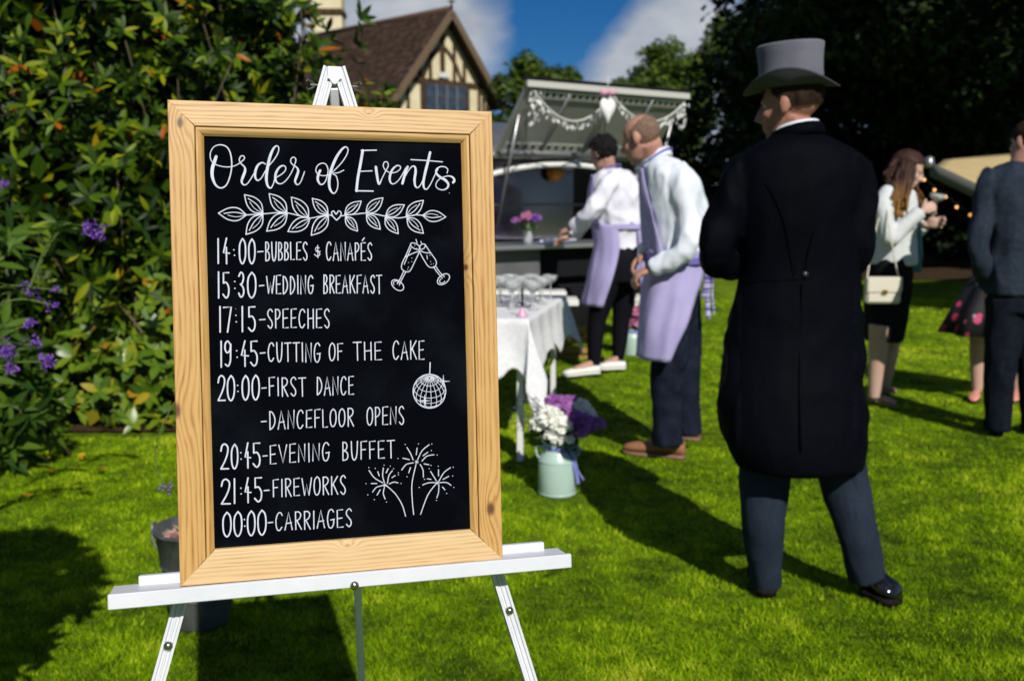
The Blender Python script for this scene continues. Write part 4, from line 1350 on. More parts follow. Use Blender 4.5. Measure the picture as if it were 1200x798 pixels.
tree('yew_hedge', 'second dark hedge standing behind the first, closing its gaps below the big trees', (10, 24, 0), 2.0, .2,
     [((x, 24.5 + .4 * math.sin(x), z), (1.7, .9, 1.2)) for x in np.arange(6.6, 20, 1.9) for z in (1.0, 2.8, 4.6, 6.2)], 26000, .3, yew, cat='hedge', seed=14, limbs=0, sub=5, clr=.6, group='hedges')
tree('yew_hedge', 'dark hedge behind the drinks trailer and the gabled house', (-4, 24, 0), 1.5, .2,
     [((x, 25 + .5 * math.sin(x), z), (1.5, .8, 1.0)) for x in np.arange(-14, 4.5, 1.7) for z in (.7, 1.9)], 16000, .2, oak, cat='hedge', seed=12, limbs=0, sub=5, clr=.55, group='hedges')

tree('yew_hedge', 'long dark hedge added unseen behind the viewer to darken the reflection in the trailer', (2, -26, 0), 1.5, .2,
     [((x, -26 + .6 * math.sin(x), z), (1.9, 1.0, 1.4)) for x in np.arange(-12, 34, 2.4) for z in (1.0, 3.2, 5.2)], 16000, .4, yew, cat='hedge', seed=13, limbs=0, sub=4, clr=.55, group='hedges')  # unseen hedge, added so the polished steel mirrors something dark

# ------------------------------------------------------------------ the house
render_m = mat('cream_render', (0.70, 0.62, 0.42), 0.85, col2=(0.60, 0.52, 0.34), scale=1.5, bump=.2, bscale=20)
timber = mat('old_timber', (0.045, 0.028, 0.018), 0.8, col2=(0.09, 0.055, 0.03), scale=10, stretch=(1, 1, .3), bump=.4)
tile_m = leaf_mat('roof_tile', [(0, (.045, .026, .018)), (.6, (.070, .040, .027)), (.9, (.10, .058, .040)), (1, (.12, .072, .052))], .8, 0.0, .25)
lead = mat('window_glass', (0.02, 0.03, 0.05), 0.12, spec=.6, col2=(.05, .07, .10), scale=2)
frame_d = mat('window_frame_paint', (0.06, 0.05, 0.06), .6)
HP = Vector((-2.57, 40, 0)); HU = Vector((.7071, .7071, 0)); HN = Vector((.7071, -.7071, 0)); HB = -HN   # along gable, outward, back along ridge
def H(u, d, z):
    p = HP + HU * u - HN * d
    return Vector((p.x, p.y, z))
APX, EAV, WG = 8.55, 5.22, 2.75
house = thing('gabled_house', 'cream timber framed gabled house with a steep brown tiled roof seen above the sign', 'house', (HP.x, HP.y, 0))
LEN = 9.0
w0 = 2.42
we = APX - .14 - (APX - EAV) * w0 / WG
mb = MB()
prof = [(-w0, 0), (w0, 0), (w0, we), (0, APX - .15), (-w0, we)]
mb.rings([[H(u, .25, z) for u, z in prof], [H(u, LEN, z) for u, z in prof]])
link('wall', mb, render_m, house, False)
# roof planes with their tiles
def roofside(s):
    e = H(s * (WG + .18), -.3, EAV - .22); a = H(0, -.3, APX)
    mb = MB()
    sl = (a - e)
    n = sl.cross(HB * s).normalized()
    if n.z < 0: n = -n
    mb.add([e, a, a + HB * (LEN + .5), e + HB * (LEN + .5), e - n * .08, a - n * .08, a + HB * (LEN + .5) - n * .08, e + HB * (LEN + .5) - n * .08],
           [(0, 1, 2, 3), (4, 7, 6, 5), (0, 4, 5, 1), (1, 5, 6, 2), (2, 6, 7, 3), (3, 7, 4, 0)])
    r = link('roof', mb, mat('roof_deck', (.05, .03, .025), .9), house, False)
    rows, cols = 26, 44
    P, Rm, = [], []
    su = sl / rows
    ex = HB * ((LEN + .5) / cols)
    T = np.array([(0, 0, 0), (1, 0, 0), (1, 1.25, -.16), (0, 1.25, -.16), (0, 0, -.35), (1, 0, -.35)])
    TF = np.array([(0, 1, 2, 3), (4, 5, 1, 0)])
    ax = np.array([list(ex * .96), list(su), list(n * .12)]).T
    for i in range(rows):
        for j in range(cols):
            P.append(list(e + su * i + ex * (j + (.5 if i % 2 else 0) * .9) + n * (.045 + random.uniform(-.008, .012))))
    me = instance_mesh('roof_tiles', T, TF, np.array(P), np.repeat(ax[None], len(P), 0), np.ones(len(P)))
    o = link('roof_tiles', me, tile_m, r, False)
    setp(o, kind='stuff')
roofside(-1); roofside(1)
link('ridge', MB().tube([H(0, -.32, APX + .05), H(0, LEN + .2, APX + .05)], .11, 8), mat('ridge_tile', (.09, .045, .035), .8), house)
for s in (-1, 1):
    a, e = H(0, -.36, APX - .02), H(s * (WG + .2), -.36, EAV - .25)
    d = (a - e)
    M = Matrix((HB, d.normalized(), d.normalized().cross(HB))).transposed()
    link('barge_board', MB().box((a + e) / 2 - Vector((0, 0, .1)), (.09, d.length, .26), Matrix((HB.to_3d(), d.normalized(), HB.cross(d.normalized()))).transposed()), mat('barge_paint', (.13, .085, .05), .7), house, False)
def gp(u, v):
    """point on the gable wall seen at pixel"""
    a, b = (u - CU) / F, (v - CV) / F
    d = Vector((a, CP - b * SP, -SP - b * CP)); o = Vector((0, 0, CAMZ))
    q = H(0, .25, 0)
    t = (q - o).dot(HN) / d.dot(HN)
    p = o + d * t
    return (p - q).dot(HU), p.z
def beam(p, q, wd=.16, name='timber_beam', dep=.07):
    a, b = H(p[0], .25 - dep / 2, p[1]), H(q[0], .25 - dep / 2, q[1])
    d = b - a
    M = Matrix((HN, d.normalized(), HN.cross(d.normalized()))).transposed()
    return link(name, MB().box((a + b) / 2, (dep, d.length, wd), M), timber, house, False)
def wallhalf(z):
    return max(0, (APX - .15 - z) / ((APX - .15 - we) / w0)) if z > we else w0
for z, wd in ((5.86, .2), (3.2, .2), (4.35, .14)):
    k = wallhalf(z) - .02
    beam((-k, z), (k, z), wd)
beam((0, 5.96), (0, APX - .35), .2)
for u in (-.62, .62, -1.15, 1.15):
    beam((u, 5.96), (u, 5.96 + max(.1, (APX - .35 - 5.96) - abs(u) * 1.28)), .13, dep=.066)
for s in (-1, 1):     # curved braces
    pts = [(s * 1.0, 5.98), (s * .75, 6.5), (s * .4, 6.95), (s * .1, 7.2)]
    for a, b in zip(pts, pts[1:]):
        beam(a, b, .14, 'curved_brace', dep=.06)
wu0, wz0 = gp(497, 97); wu1, wz1 = gp(545, 132)
for u in (wu0 - .12, wu1 + .12):
    beam((u, 3.3), (u, 5.76), .16, dep=.064)
for u in (-2.2, -1.75, wu1 + .75, wu1 + 1.2, 2.2):
    if abs(u) < w0:
        beam((u, 3.3), (u, min(5.76, we + 2)) if abs(u) < 1.6 else (u, min(5.76, APX - .3 - abs(u) * 1.28)), .12, dep=.062)
win = link('window', MB().box(H((wu0 + wu1) / 2, .2, (wz0 + 4.45) / 2), (wu1 - wu0, .10, wz0 - 4.45), Matrix((HU, -HN, Vector((0, 0, 1)))).transposed()), frame_d, house, False)
npn = 4
pw = (wu1 - wu0) / npn
for i in range(npn):
    for (z0, z1) in ((4.5, 5.2), (5.26, wz0 - .06)):
        link('pane', MB().box(H(wu0 + pw * (i + .5), .143, (z0 + z1) / 2), (pw - .09, .012, z1 - z0), Matrix((HU, -HN, Vector((0, 0, 1)))).transposed()), lead, win, False)
    if i:
        link('mullion', MB().box(H(wu0 + pw * i, .135, (wz0 + 4.45) / 2), (.05, .05, wz0 - 4.5), Matrix((HU, -HN, Vector((0, 0, 1)))).transposed()), mat('mullion_lead', (.16, .16, .18), .6), win, False)
link('wall_vent', MB().box(H(0.05, .2, 6.14), (.55, .1, .2), Matrix((HU, -HN, Vector((0, 0, 1)))).transposed(), .01), mat('vent_paint', (.6, .6, .6), .7), house, False)
fz = H(0, -.35, APX)
link('finial', MB().tube([fz, fz + Vector((0, 0, .75))], [.05, .03], 6).ball(fz + Vector((0, 0, .5)), .08, 8).tube([fz + Vector((-.15, 0, .3)), fz + Vector((.15, 0, .3))], .03, 6), timber, house)
# rendered chimney stack left of the roof
ch = thing('chimney_stack', 'tall cream rendered chimney standing left of the brown roof above the bush', 'chimney', (-9.6, 46.5, 0))
c0_, c1_ = Q(366, 60, 46), Q(401, 60, 46)
cw = c1_.x - c0_.x
link('stack', MB().box(((c0_.x + c1_.x) / 2, 46.6, 6), (cw, 1.1, 12), None, .02), render_m, ch, False)
link('shoulder', MB().box(((c0_.x + c1_.x) / 2 - .2, 46.6, 9.6), (cw + .5, 1.3, .25), None, .03), timber, ch, False)
for i in (-.35, .35):
    link('chimney_pot', MB().lathe([(.16, 12), (.14, 12.1), (.13, 12.6), (.17, 12.65), (.15, 12.7)], ((c0_.x + c1_.x) / 2 + i, 46.6, 0), 12), mat('clay_pot', (.35, .16, .09), .8), ch)

# ------------------------------------------------------------------ the drinks trailer
alu = mat('brushed_aluminium', (0.40, 0.40, 0.40), 0.35, metal=0.8, col2=(0.30, 0.30, 0.31), scale=3, bump=.05, bscale=60)
grey_p = mat('grey_panel', (0.085, 0.09, 0.095), 0.5, col2=(0.12, 0.125, 0.13), scale=4)
dark_p = mat('dark_panel', (0.012, 0.012, 0.015), 0.5)
white_p = mat('white_trim', (0.72, 0.72, 0.70), 0.5)
TA = math.radians(35)
TX = Vector((math.cos(TA), math.sin(TA), 0)); TN = Vector((math.sin(TA), -math.cos(TA), 0)); TU = Vector((0, 0, 1))
TS = 0.88                                      # how far the trailer is drawn towards the viewer
TP = Vector((-0.13, 8.87, 0)) * TS                 # left end of the hinge line on the ground
TM = Matrix((TX, -TN, TU)).transposed()
def T(x, out, z):
    return TP + TX * (x * TS) + TN * (out * TS) + TU * (CAMZ + (z - CAMZ) * TS)
trailer = thing('drinks_trailer', 'small grey metal drinks trailer with its side hatch propped up and a serving counter', 'trailer', tuple(TP))
TL, TR, TD = -1.25, 1.92, 1.7
def tbox(name, x0, x1, o0, o1, z0, z1, m, ch=.0, parent=None):
    return link(name, MB().box(T((x0 + x1) / 2, (o0 + o1) / 2, (z0 + z1) / 2), ((x1 - x0) * TS, (o1 - o0) * TS, (z1 - z0) * TS), TM, ch), m, parent or trailer, False)
tbox('floor_panel', TL, TR, -TD, 0, .42, .52, dark_p)
tbox('end_wall', TL, TL + .05, -TD, 0, .52, 1.75, alu)
tbox('end_wall', TR - .05, TR, -TD, 0, .52, 1.75, alu)
tbox('back_wall', TL + .05, TR - .05, -TD, -TD + .05, .52, 1.78, alu)
tbox('lower_front_panel', TL, .48, -.04, .002, .44, .90, grey_p, .01)
tbox('lower_front_panel', .5, TR, -.04, .0, .62, .90, dark_p, .01)
tbox('front_pillar', TL, -.12, -.05, 0, .94, 1.72, alu)
tbox('front_pillar', 1.62, TR, -.05, 0, .94, 1.72, alu)
tbox('counter', -.15, 1.64, -.55, .16, .90, .94, mat('steel_counter', (.45, .46, .48), .3, metal=.7), .008)
# curved roof
prof = []
for i in range(13):
    t = i / 12
    prof.append((-TD * t + .02 * 0, 1.74 + .34 * math.sin(PI * t) ** .8))
rs = [[T(x, o, z) for o, z in prof] + [T(x, o, z - .04) for o, z in prof[::-1]] for x in (TL - .02, TR + .02)]
link('roof', MB().rings(rs), alu, trailer)
# polished inner splashback, which mirrors the people in front of it
link('splashback', MB().box(T(.60, -.80, 1.34), (1.45 * TS, .012, .76 * TS), Matrix.Rotation(math.radians(-22), 3, 'Z') @ TM), mat('polished_steel', (.30, .28, .35), .10, metal=1.0, bump=.04, bscale=3), trailer, False)
for x in (.10, 1.02):
    link('orange_decoration', MB().ball(T(x, -.5, 1.60), .075, 14), mat('orange_decoration', (.55, .20, .03), .25), trailer)  # round orange decorations, unlit, added to stand in for warm light spots
for z in (1.28,):
    tbox('inner_shelf', -.1, 1.6, -.6, -.42, z, z + .02, grey_p)
# arched trim over the opening
pts = [T(x, .012, 1.66 - .10 * ((x - .75) / .9) ** 2 * 1.2) for x in np.linspace(-.12, 1.62, 15)]
link('arched_trim', MB().tube(pts, .022, 8, flat=1.0), white_p, trailer)
# wheel, mudguard and jockey parts under the body
wh = link('wheel', MB().lathe([(.02, -.09), (.28, -.09), (.31, -.05), (.31, .05), (.28, .09), (.02, .09)], T(.9, -.2, .31), 28, TM @ Matrix.Rotation(PI / 2, 3, 'X')), mat('tyre', (.012, .012, .012), .8), trailer)
link('rim', MB().lathe([(.02, -.11), (.17, -.10), (.18, -.095), (.18, -.08), (.02, -.08)], T(.9, -.2, .31), 24, TM @ Matrix.Rotation(PI / 2, 3, 'X')), alu, wh)
link('hitch', MB().tube([T(TL, -.85, .45), T(TL - .9, -.85, .42)], .05, 8), dark_p, trailer)
for x in (-.9, 1.7):
    link('corner_leg', MB().tube([T(x, -.15, .45), Vector((T(x, -.15, .0).x, T(x, -.15, .0).y, .1))], .03, 8), alu, trailer)
# the hatch: hinged along the top of the opening
HO = (-.02, 1.72)
hatch_z, hatch_o = .56, .50
def HT(x, t, off=0.0):
    n = Vector((0, 0, 1)) * hatch_o + TN * -hatch_z
    n = (TU * hatch_o - TN * hatch_z).normalized()
    return T(x, .0 + hatch_o * t, 1.72 + hatch_z * t) + n * off
hx0, hx1 = -.03, 1.80
mb = MB()
for a, b in ((0, 1),):
    c = [HT(hx0, 0), HT(hx1, 0), HT(hx1, 1), HT(hx0, 1)]
    d = [HT(hx0, 0, .03), HT(hx1, 0, .03), HT(hx1, 1, .03), HT(hx0, 1, .03)]
    mb.add(c + d, [(0, 3, 2, 1), (4, 5, 6, 7), (0, 1, 5, 4), (1, 2, 6, 5), (2, 3, 7, 6), (3, 0, 4, 7)])
hatch = link('hatch', mb, mat('hatch_skin', (.26, .27, .25), .5, col2=(.20, .205, .19), scale=2, bump=.1, bscale=5), trailer, False)
def hbar(x0, t0, x1, t1, r, m, name='hatch_rib', off=-.02):
    link(name, MB().tube([HT(x0, t0, off), HT(x1, t1, off)], r, 6), m, hatch)
for x in (.42, .9, 1.38):
    hbar(x, .06, x, .94, .012, alu)
hbar(hx0 + .02, .08, hx1 - .02, .08, .028, grey_p, 'hinge_rail')
# perforated bands near both long edges: a row of dark round holes in a pale strip
for t, nm in ((.16, 10), (.90, 12)):
    a, b = HT(hx0 + .05, t, -.008), HT(hx1 - .05, t, -.008)
    up_ = (HT(0, t + .05, 0) - HT(0, t - .05, 0)).normalized()
    nn_ = (TU * hatch_o - TN * hatch_z).normalized()
    M = Matrix((TX, up_, nn_)).transposed()
    st = link('perforated_strip', MB().box((a + b) / 2, ((b - a).length, .075, .006), M), mat('pale_strip', (.40, .41, .38), .5), hatch, False)
    for i in range(nm * 2):
        p = a.lerp(b, (i + .5) / (nm * 2))
        link('round_hole', MB().lathe([(.001, -.004), (.018, -.004), (.018, .004), (.001, .004)], p, 12, M), dark_p, st, False)
fe = MB()
nseg = 40
a = [HT(hx0 + (hx1 - hx0) * i / nseg, 1.01, .035) for i in range(nseg + 1)]
fe.box((HT((hx0 + hx1) / 2, 1.02, .0)), ((hx1 - hx0 + .03) * TS, .02, .045), TM)
link('hatch_edge_trim', fe, mat('cream_trim', (.48, .48, .44), .6), hatch, False)
link('hatch_edge_seal', MB().box(HT((hx0 + hx1) / 2, 1.03, .052), ((hx1 - hx0 + .06) * TS, .03, .03), TM), dark_p, hatch, False)
for x in (hx0 + .03, hx1 - .03):
    link('gas_strut', MB().tube([T(x, -.01, 1.1), HT(x, .62, -.02)], .011, 8), alu, trailer)
# white garland swagged along the hatch, with a heart
gar = thing('bunting_garland', 'white feathery garland swagged below the front edge of the trailer hatch', 'garland', tuple(HT(hx0, 1, -.02)))
def swag(x0, x1, sag, n):
    out = []
    for i in range(n + 1):
        t = i / n
        out.append(HT(x0 + (x1 - x0) * t, .96, -.03) + Vector((0, 0, -sag * 4 * t * (1 - t))))
    return out
gm = mat('garland_white', (.80, .80, .80), .8, transl=.2)
gmb = MB(); fmb = []
for x0, x1, sg in ((hx0 + .06, .86, .20), (.90, hx1 - .04, .17)):
    P = swag(x0, x1, sg, 30)
    gmb.tube(P, .006, 6)
    for p in P:
        for _ in range(3):
            fmb.append(list(p + Vector((random.gauss(0, .012), random.gauss(0, .01), random.uniform(-.05, 0)))))
for x in (hx0 + .06, hx1 - .05):
    for k in range(26):
        fmb.append(list(HT(x, .96, -.03) + Vector((random.gauss(0, .02), random.gauss(0, .01), -random.random() * .22))))
link('cord', gmb, gm, gar)
n = len(fmb)
me = instance_mesh('tassels', *SMALL, np.array(fmb), frames(np.array([0, 0, -1.]) + .6 * unit(n), unit(n)), .038 * (.6 + .7 * RNG.random(n)))
setp(link('tassels', me, gm, gar, False), kind='stuff')
hp = Q(712, 128, 7.6)
heart = MB()
hpts = []
for i in range(28):
    t = 2 * PI * i / 28
    hpts.append((16 * math.sin(t) ** 3, 13 * math.cos(t) - 5 * math.cos(2 * t) - 2 * math.cos(3 * t) - math.cos(4 * t)))
rings_ = []
for k, dd in ((.05, -.030), (.6, -.026), (.9, -.014), (1, 0), (.9, .014), (.6, .026), (.05, .030)):
    rings_.append([hp + TX * (x * .0046 * k) + TN * dd + TU * (y * .0066 * k) for x, y in hpts])
heart.rings(rings_)
ho = thing('hanging_heart', 'white padded heart with a pink bow hanging from the middle of the trailer hatch', 'ornament', tuple(hp))
link('heart', heart, mat('heart_white', (.82, .80, .80), .8), ho)
link('bow', MB().ball(hp + Vector((.03, 0, .12)), (.035, .02, .022), 10).ball(hp + Vector((-.03, 0, .12)), (.035, .02, .022), 10).ball(hp + Vector((0, 0, .12)), (.014, .02, .014), 8), mat('pink_ribbon', (.62, .30, .42), .6), ho)
link('string', MB().tube([hp + Vector((0, 0, .11)), hp + Vector((0, 0, .24))], .003, 5), gm, ho)
# low shelf/table beside the trailer and the crate under it
shelf = thing('folding_shelf', 'low white two tier shelf standing between the laced table and the trailer', 'shelf', (0.33, 7.2, 0))
for (u0, u1, v, Y) in ((560, 663, 344, 7.4), (560, 677, 353, 7.1)):
    a, b = Q(u0, v, Y), Q(u1, v, Y)
    link('shelf_board', MB().box((a + b) / 2, ((b - a).length, .26, .045), None, .005), white_p, shelf, False)
for u, Y in ((600, 7.25), (640, 7.25)):
    a = Q(u, 356, Y)
    link('leg', MB().tube([a, Vector((a.x, a.y, .05))], .016, 6), dark_p, shelf)
crate = thing('wooden_crate', 'small yellowish brown crate in the shade under the trailer counter', 'crate', (.48, 7.7, .1))
cq = Q(668, 400, 7.7)
for i in range(4):
    link('slat', MB().box(cq + Vector((0, -.13, -.12 + .075 * i)), (.30, .012, .06), None, .003), mat('crate_wood', (.32, .19, .05), .8), crate, False)
    for s in (-.15, .15):
        link('slat', MB().box(cq + Vector((s, 0, -.12 + .075 * i)), (.012, .25, .06), None, .003), MATS['crate_wood'], crate, False)

# things on the counter
stem_g = mat('flower_stem', (.05, .10, .02), .6)
glassm = mat('clear_glass', (.75, .78, .80), .06, spec=.8)
for g_ in (glassm,):
    b = g_.node_tree.nodes['Principled BSDF']; b.inputs['Transmission Weight'].default_value = .6; b.inputs['IOR'].default_value = 1.3
def flower_ball(mb_list, c, r, n):
    for _ in range(n):
        mb_list.append((c, r))
def blossom(parent, c, r, m, name='flower_head', n=70):
    """a chrysanthemum-like head: petals in a ball"""
    n = int(n * 1.8); D = unit(n); D[:, 2] = np.abs(D[:, 2]) * .9 + D[:, 2] * .1
    P = np.array(c)[None] + D * r * .62
    tg = np.cross(D, unit(n)); dirs_ = tg + D * (.35 + .5 * RNG.random(n))[:, None]
    me = instance_mesh(name, np.array([(-.30, 0, 0), (.30, 0, 0), (.36, .7, .05), (0, 1, .02), (-.36, .7, .05)]), np.array([(0, 1, 2, 3, 4)]), P, frames(dirs_, D), r * .62 * (.75 + .35 * RNG.random(n)))
    return link(name, me, m, parent, False)
def leaves_at(parent, c, rad, n, sz, m):
    P = np.array(c)[None] + unit(n) * np.array(rad) * RNG.random(n)[:, None] ** .4
    me = instance_mesh('leaves', LT[0], LT[1], P, frames(unit(n) + np.array([0, 0, .3]), unit(n)), sz * (.7 + .6 * RNG.random(n)))
    return setp(link('leaves', me, m, parent, False), kind='stuff')
wpet = mat('white_petal', (.86, .86, .83), .7, transl=.2)
ppet = leaf_mat('mauve_petal', [(0, (.32, .10, .40)), (1, (.50, .22, .55))], .6, .25)
pkpet = leaf_mat('pink_petal', [(0, (.55, .16, .36)), (1, (.70, .34, .50))], .6, .25)
vp = T(.32, .02, .94)
vase = thing('flower_vase', 'small glass vase of purple and pink flowers on the trailer counter', 'vase', tuple(vp))
link('vase_glass', MB().lathe([(.001, 0), (.035, 0), (.04, .05), (.028, .10), (.034, .12), (.030, .12), (.024, .10), (.035, .05), (.001, .01)], vp, 18), glassm, vase)
for i in range(9):
    blossom(vase, vp + Vector((random.uniform(-.11, .11), random.uniform(-.06, .06), .15 + random.random() * .08)), .038, (ppet, pkpet, petal)[i % 3], n=40)
leaves_at(vase, vp + Vector((0, 0, .13)), (.09, .07, .05), 40, .06, stem_g)
np_ = T(.52, .06, .945)
nap = MB()
for i in range(3):
    nap.box(np_ + Vector((i * .07, i * .05, .02 + .004 * i)), (.14, .12, .012), Matrix.Rotation(.4 * i, 3, 'Z'), .003)
link_n = link('folded_napkins', nap, mat('napkin_paper', (.62, .66, .80), .8), None, False)
setp(link_n, 'pale blue and white folded napkins spread on the trailer counter beside the vase', 'napkins')

# ------------------------------------------------------------------ the glasses table
A0 = QH(619, 374, .75); A1 = QH(664, 345.5, .75)
du = (A1 - A0).normalized(); dw = Vector((-du.y, du.x, 0))
Lt, Wt = (A1 - A0).length, .95
cloth = mat('white_lace', (.84, .85, .88), .85, col2=(.74, .75, .80), scale=40, bump=.3, bscale=120, transl=.15)
table = thing('side_table', 'white legged table holding the champagne glasses, mostly under a lace cloth', 'table', (A0.x, A0.y, 0))
def TT(a, b, z):        # a along depth, b to the left
    p = A0 + du * a + dw * b
    return Vector((p.x, p.y, z))
TTM = Matrix((du, dw, TU)).transposed()
link('table_top', MB().box(TT(Lt / 2, Wt / 2, .732), (Lt - .02, Wt - .02, .025), TTM, .003), white_p, table, False)
for a, b in ((.05, .05), (Lt - .08, .07), (.05, Wt - .05), (Lt - .08, Wt - .05)):
    link('leg', MB().box(TT(a, b, .36), (.032, .032, .72), TTM, .003), white_p, table, False)
tcl = MB()
N1, N2 = 84, 62
def clothpt(i, j, s):
    """cloth parameter square: overhang folds down with scalloped, pointed hems"""
    a = -0.32 + (Lt + .42) * i / N1
    b = -0.30 + (Wt + .6) * j / N2
    oa = max(0, -a) + max(0, a - Lt); ob = max(0, -b) + max(0, b - Wt)
    ca, cb = min(max(a, 0), Lt), min(max(b, 0), Wt)
    z = .7475
    drop = 0
    flare = .34 if (oa and ob) else .10
    if oa or ob:
        drop = math.hypot(oa, ob) if not (oa and ob) else (oa + ob) * .98
        ca += (-1 if a < 0 else 1) * (oa * flare) if oa else 0
        cb += (-1 if b < 0 else 1) * (ob * flare) if ob else 0
        z -= drop
        f = .018 * math.sin(a * 21 + b * 4) * min(1, drop * 6) if ob and not oa else .018 * math.sin(b * 23) * min(1, drop * 6)
        if ob and not oa: cb += f
        elif oa and not ob: ca += f
        # points of lace at the hem
        if (oa and not ob): 
            z += .075 * abs(math.sin(b * 22.0)) * min(1, (oa / .32) ** 3)
        if (ob and not oa):
            z += .075 * abs(math.sin(a * 15.0)) * min(1, (ob / .30) ** 3)
    p = TT(ca, cb, z)
    return p
vs = [clothpt(i, j, 0) for i in range(N1 + 1) for j in range(N2 + 1)]
fs = [(i * (N2 + 1) + j, (i + 1) * (N2 + 1) + j, (i + 1) * (N2 + 1) + j + 1, i * (N2 + 1) + j + 1) for i in range(N1) for j in range(N2)]
co = link('tablecloth', MB().add(vs, fs), cloth)
md = co.modifiers.new('thick', 'SOLIDIFY'); md.thickness = .004
setp(co, 'white lace tablecloth with a pointed hem and one long hanging corner', 'tablecloth')

fiz = mat('champagne', (.75, .62, .30), .1, spec=.5, alpha=None)
def coupe_mesh():
    prof = [(.0005, 0), (.030, .0), (.031, .002), (.006, .006), (.0035, .02), (.0035, .085), (.010, .095), (.030, .108), (.044, .125), (.047, .145), (.0462, .145), (.043, .126), (.028, .110), (.0005, .100)]
    return MB().lathe(prof, (0, 0, 0), 16).mesh('bowl_and_stem')
cme = coupe_mesh(); cme.materials.append(glassm)
cme.polygons.foreach_set('use_smooth', [True] * len(cme.polygons))
fme2 = MB().lathe([(.0005, .101), (.026, .110), (.041, .126), (.042, .130), (.0005, .130)], (0, 0, 0), 14).mesh('drink'); fme2.materials.append(fiz)
k = 0
where = ['nearest the dark stick', 'in the front row of the tray', 'behind the front row', 'in the back row']
for r in range(5):
    for c in range(5):
        o = bpy.data.objects.new('coupe_glass', cme); COL.objects.link(o)
        p = TT(.45 + r * .15 + random.uniform(-.02, .02), .06 + c * .125 + .03 * (r % 2) + random.uniform(-.012, .012), .7485)
        o.location = p
        o.rotation_euler = (0, 0, random.random() * 6)
        d = bpy.data.objects.new('drink', fme2); COL.objects.link(d); d.parent = o
        setp(o, 'coupe glass on the lace cloth, %s from the right in the %s row' % (('first', 'second', 'third', 'fourth', 'fifth')[c], ('front', 'second', 'middle', 'fourth', 'back')[r]), 'glass', 'coupe glasses on the lace table')
tp = TT(.10, .10, .7485)
q = QH(612, 371, .7485); tp = q
tw = thing('table_ornament', 'dark upright stick in a pink cone base on the near corner of the lace cloth', 'ornament', tuple(tp))
link('cone_base', MB().lathe([(.001, 0), (.030, 0), (.028, .008), (.010, .035), (.008, .05), (.001, .05)], tp, 18), mat('pink_glaze', (.62, .34, .50), .4), tw)
link('stick', MB().tube([tp + Vector((0, 0, .045)), tp + Vector((0, 0, .145))], .0065, 8), mat('black_wax', (.012, .012, .015), .5), tw)

# ------------------------------------------------------------------ milk churns with flowers
mint = mat('mint_enamel', (.42, .56, .50), .35, col2=(.36, .50, .45), scale=9, coat=.2)
def churn(label, base, h, r, m, ribm, group):
    b = Vector(base)
    root = thing('milk_churn', label, 'milk churn', tuple(b), group)
    k = h
    link('churn_body', MB().lathe([(.001, 0), (r * .96, 0), (r, .03 * k), (r, .66 * k), (r * .97, .70 * k), (r * .74, .82 * k), (r * .70, .86 * k), (r * .70, .94 * k), (r * .82, .99 * k), (r * .80, 1.0 * k), (r * .62, .95 * k), (r * .6, .6 * k), (.001, .55 * k)], b, 32), m, root)
    for z in (.04, .64):
        link('band', MB().lathe([(r * .99, z * k - .004), (r * 1.025, z * k), (r * .99, z * k + .008)], b, 32), m, root)
    for s in (-1, 1):
        link('handle', MB().tube(catmull([b + Vector((s * r * .72, 0, .90 * k)), b + Vector((s * r * 1.12, 0, .88 * k)), b + Vector((s * r * 1.05, 0, .72 * k)), b + Vector((s * r * .94, 0, .70 * k))], 5), .005, 7), m, root)
    rib = link('ribbon', MB().lathe([(r * .735, .865 * k), (r * .75, .87 * k), (r * .75, .92 * k), (r * .735, .925 * k)], b, 28), ribm, root)
    c = b + Vector((r * .55, -r * .55, .89 * k))
    bow = MB()
    for s in (-1, 1):
        bow.tube(catmull([c, c + Vector((s * .035, -.012, .022)), c + Vector((s * .055, -.014, .0)), c + Vector((s * .03, -.012, -.012)), c], 5), .007, 6, flat=.4)
    link('bow', bow, ribm, rib)
    for s, l in ((.5, .16), (1.0, .14)):
        pts = catmull([c, c + Vector((.03 * s, -.01, -.05)), c + Vector((.025 * s + .02, -.012, -.10)), c + Vector((.05 * s + .02, -.01, -l))], 5)
        link('ribbon_tail', MB().tube(pts, .009, 6, flat=.2), ribm, rib)
    return root, b + Vector((0, 0, h))
ribm = mat('violet_ribbon', (.20, .22, .58), .45, sheen=.3)
cb = QH(653, 577, 0.0)
cb.z = gz(cb.x, cb.y)
ch1, ct = churn('mint green milk churn with violet ribbon and big flowers beside the table leg', cb, .25, .088, mint, ribm, 'milk churns of flowers')
for dx, dy, dz, r, m in [(-.035, -.06, .11, .062, wpet), (.01, -.08, .08, .055, wpet), (-.075, -.02, .07, .055, wpet), (-.02, -.07, .03, .05, wpet), (.03, -.07, .02, .045, wpet), (-.05, .0, .13, .05, wpet), (.10, .03, .14, .052, wpet), (.135, .04, .11, .045, wpet),
                         (.02, .0, .16, .05, ppet), (-.02, .02, .17, .045, ppet), (.07, -.03, .10, .055, ppet), (.11, -.03, .08, .055, ppet), (.15, -.01, .07, .048, ppet), (.09, -.05, .05, .045, ppet), (.185, 0, .07, .04, ppet), (.06, .05, .16, .045, ppet)]:
    blossom(ch1, ct + Vector((dx, dy, dz)), r, m, n=80)
leaves_at(ch1, ct + Vector((0, 0, .03)), (.11, .09, .07), 120, .06, stem_g)
lav = MB()
lp = []
for i in range(12):
    e = ct + Vector((-.14 + random.uniform(-.08, .06), random.uniform(-.05, .05), .12 + random.uniform(-.06, .12)))
    lav.tube(catmull([ct, ct.lerp(e, .5) + Vector((0, 0, .03)), e], 4), .002, 5)
    for _ in range(14):
        lp.append(list(e + Vector((random.gauss(0, .006), random.gauss(0, .006), random.uniform(-.06, .02)))))
link('lavender_stems', lav, stem_g, ch1)
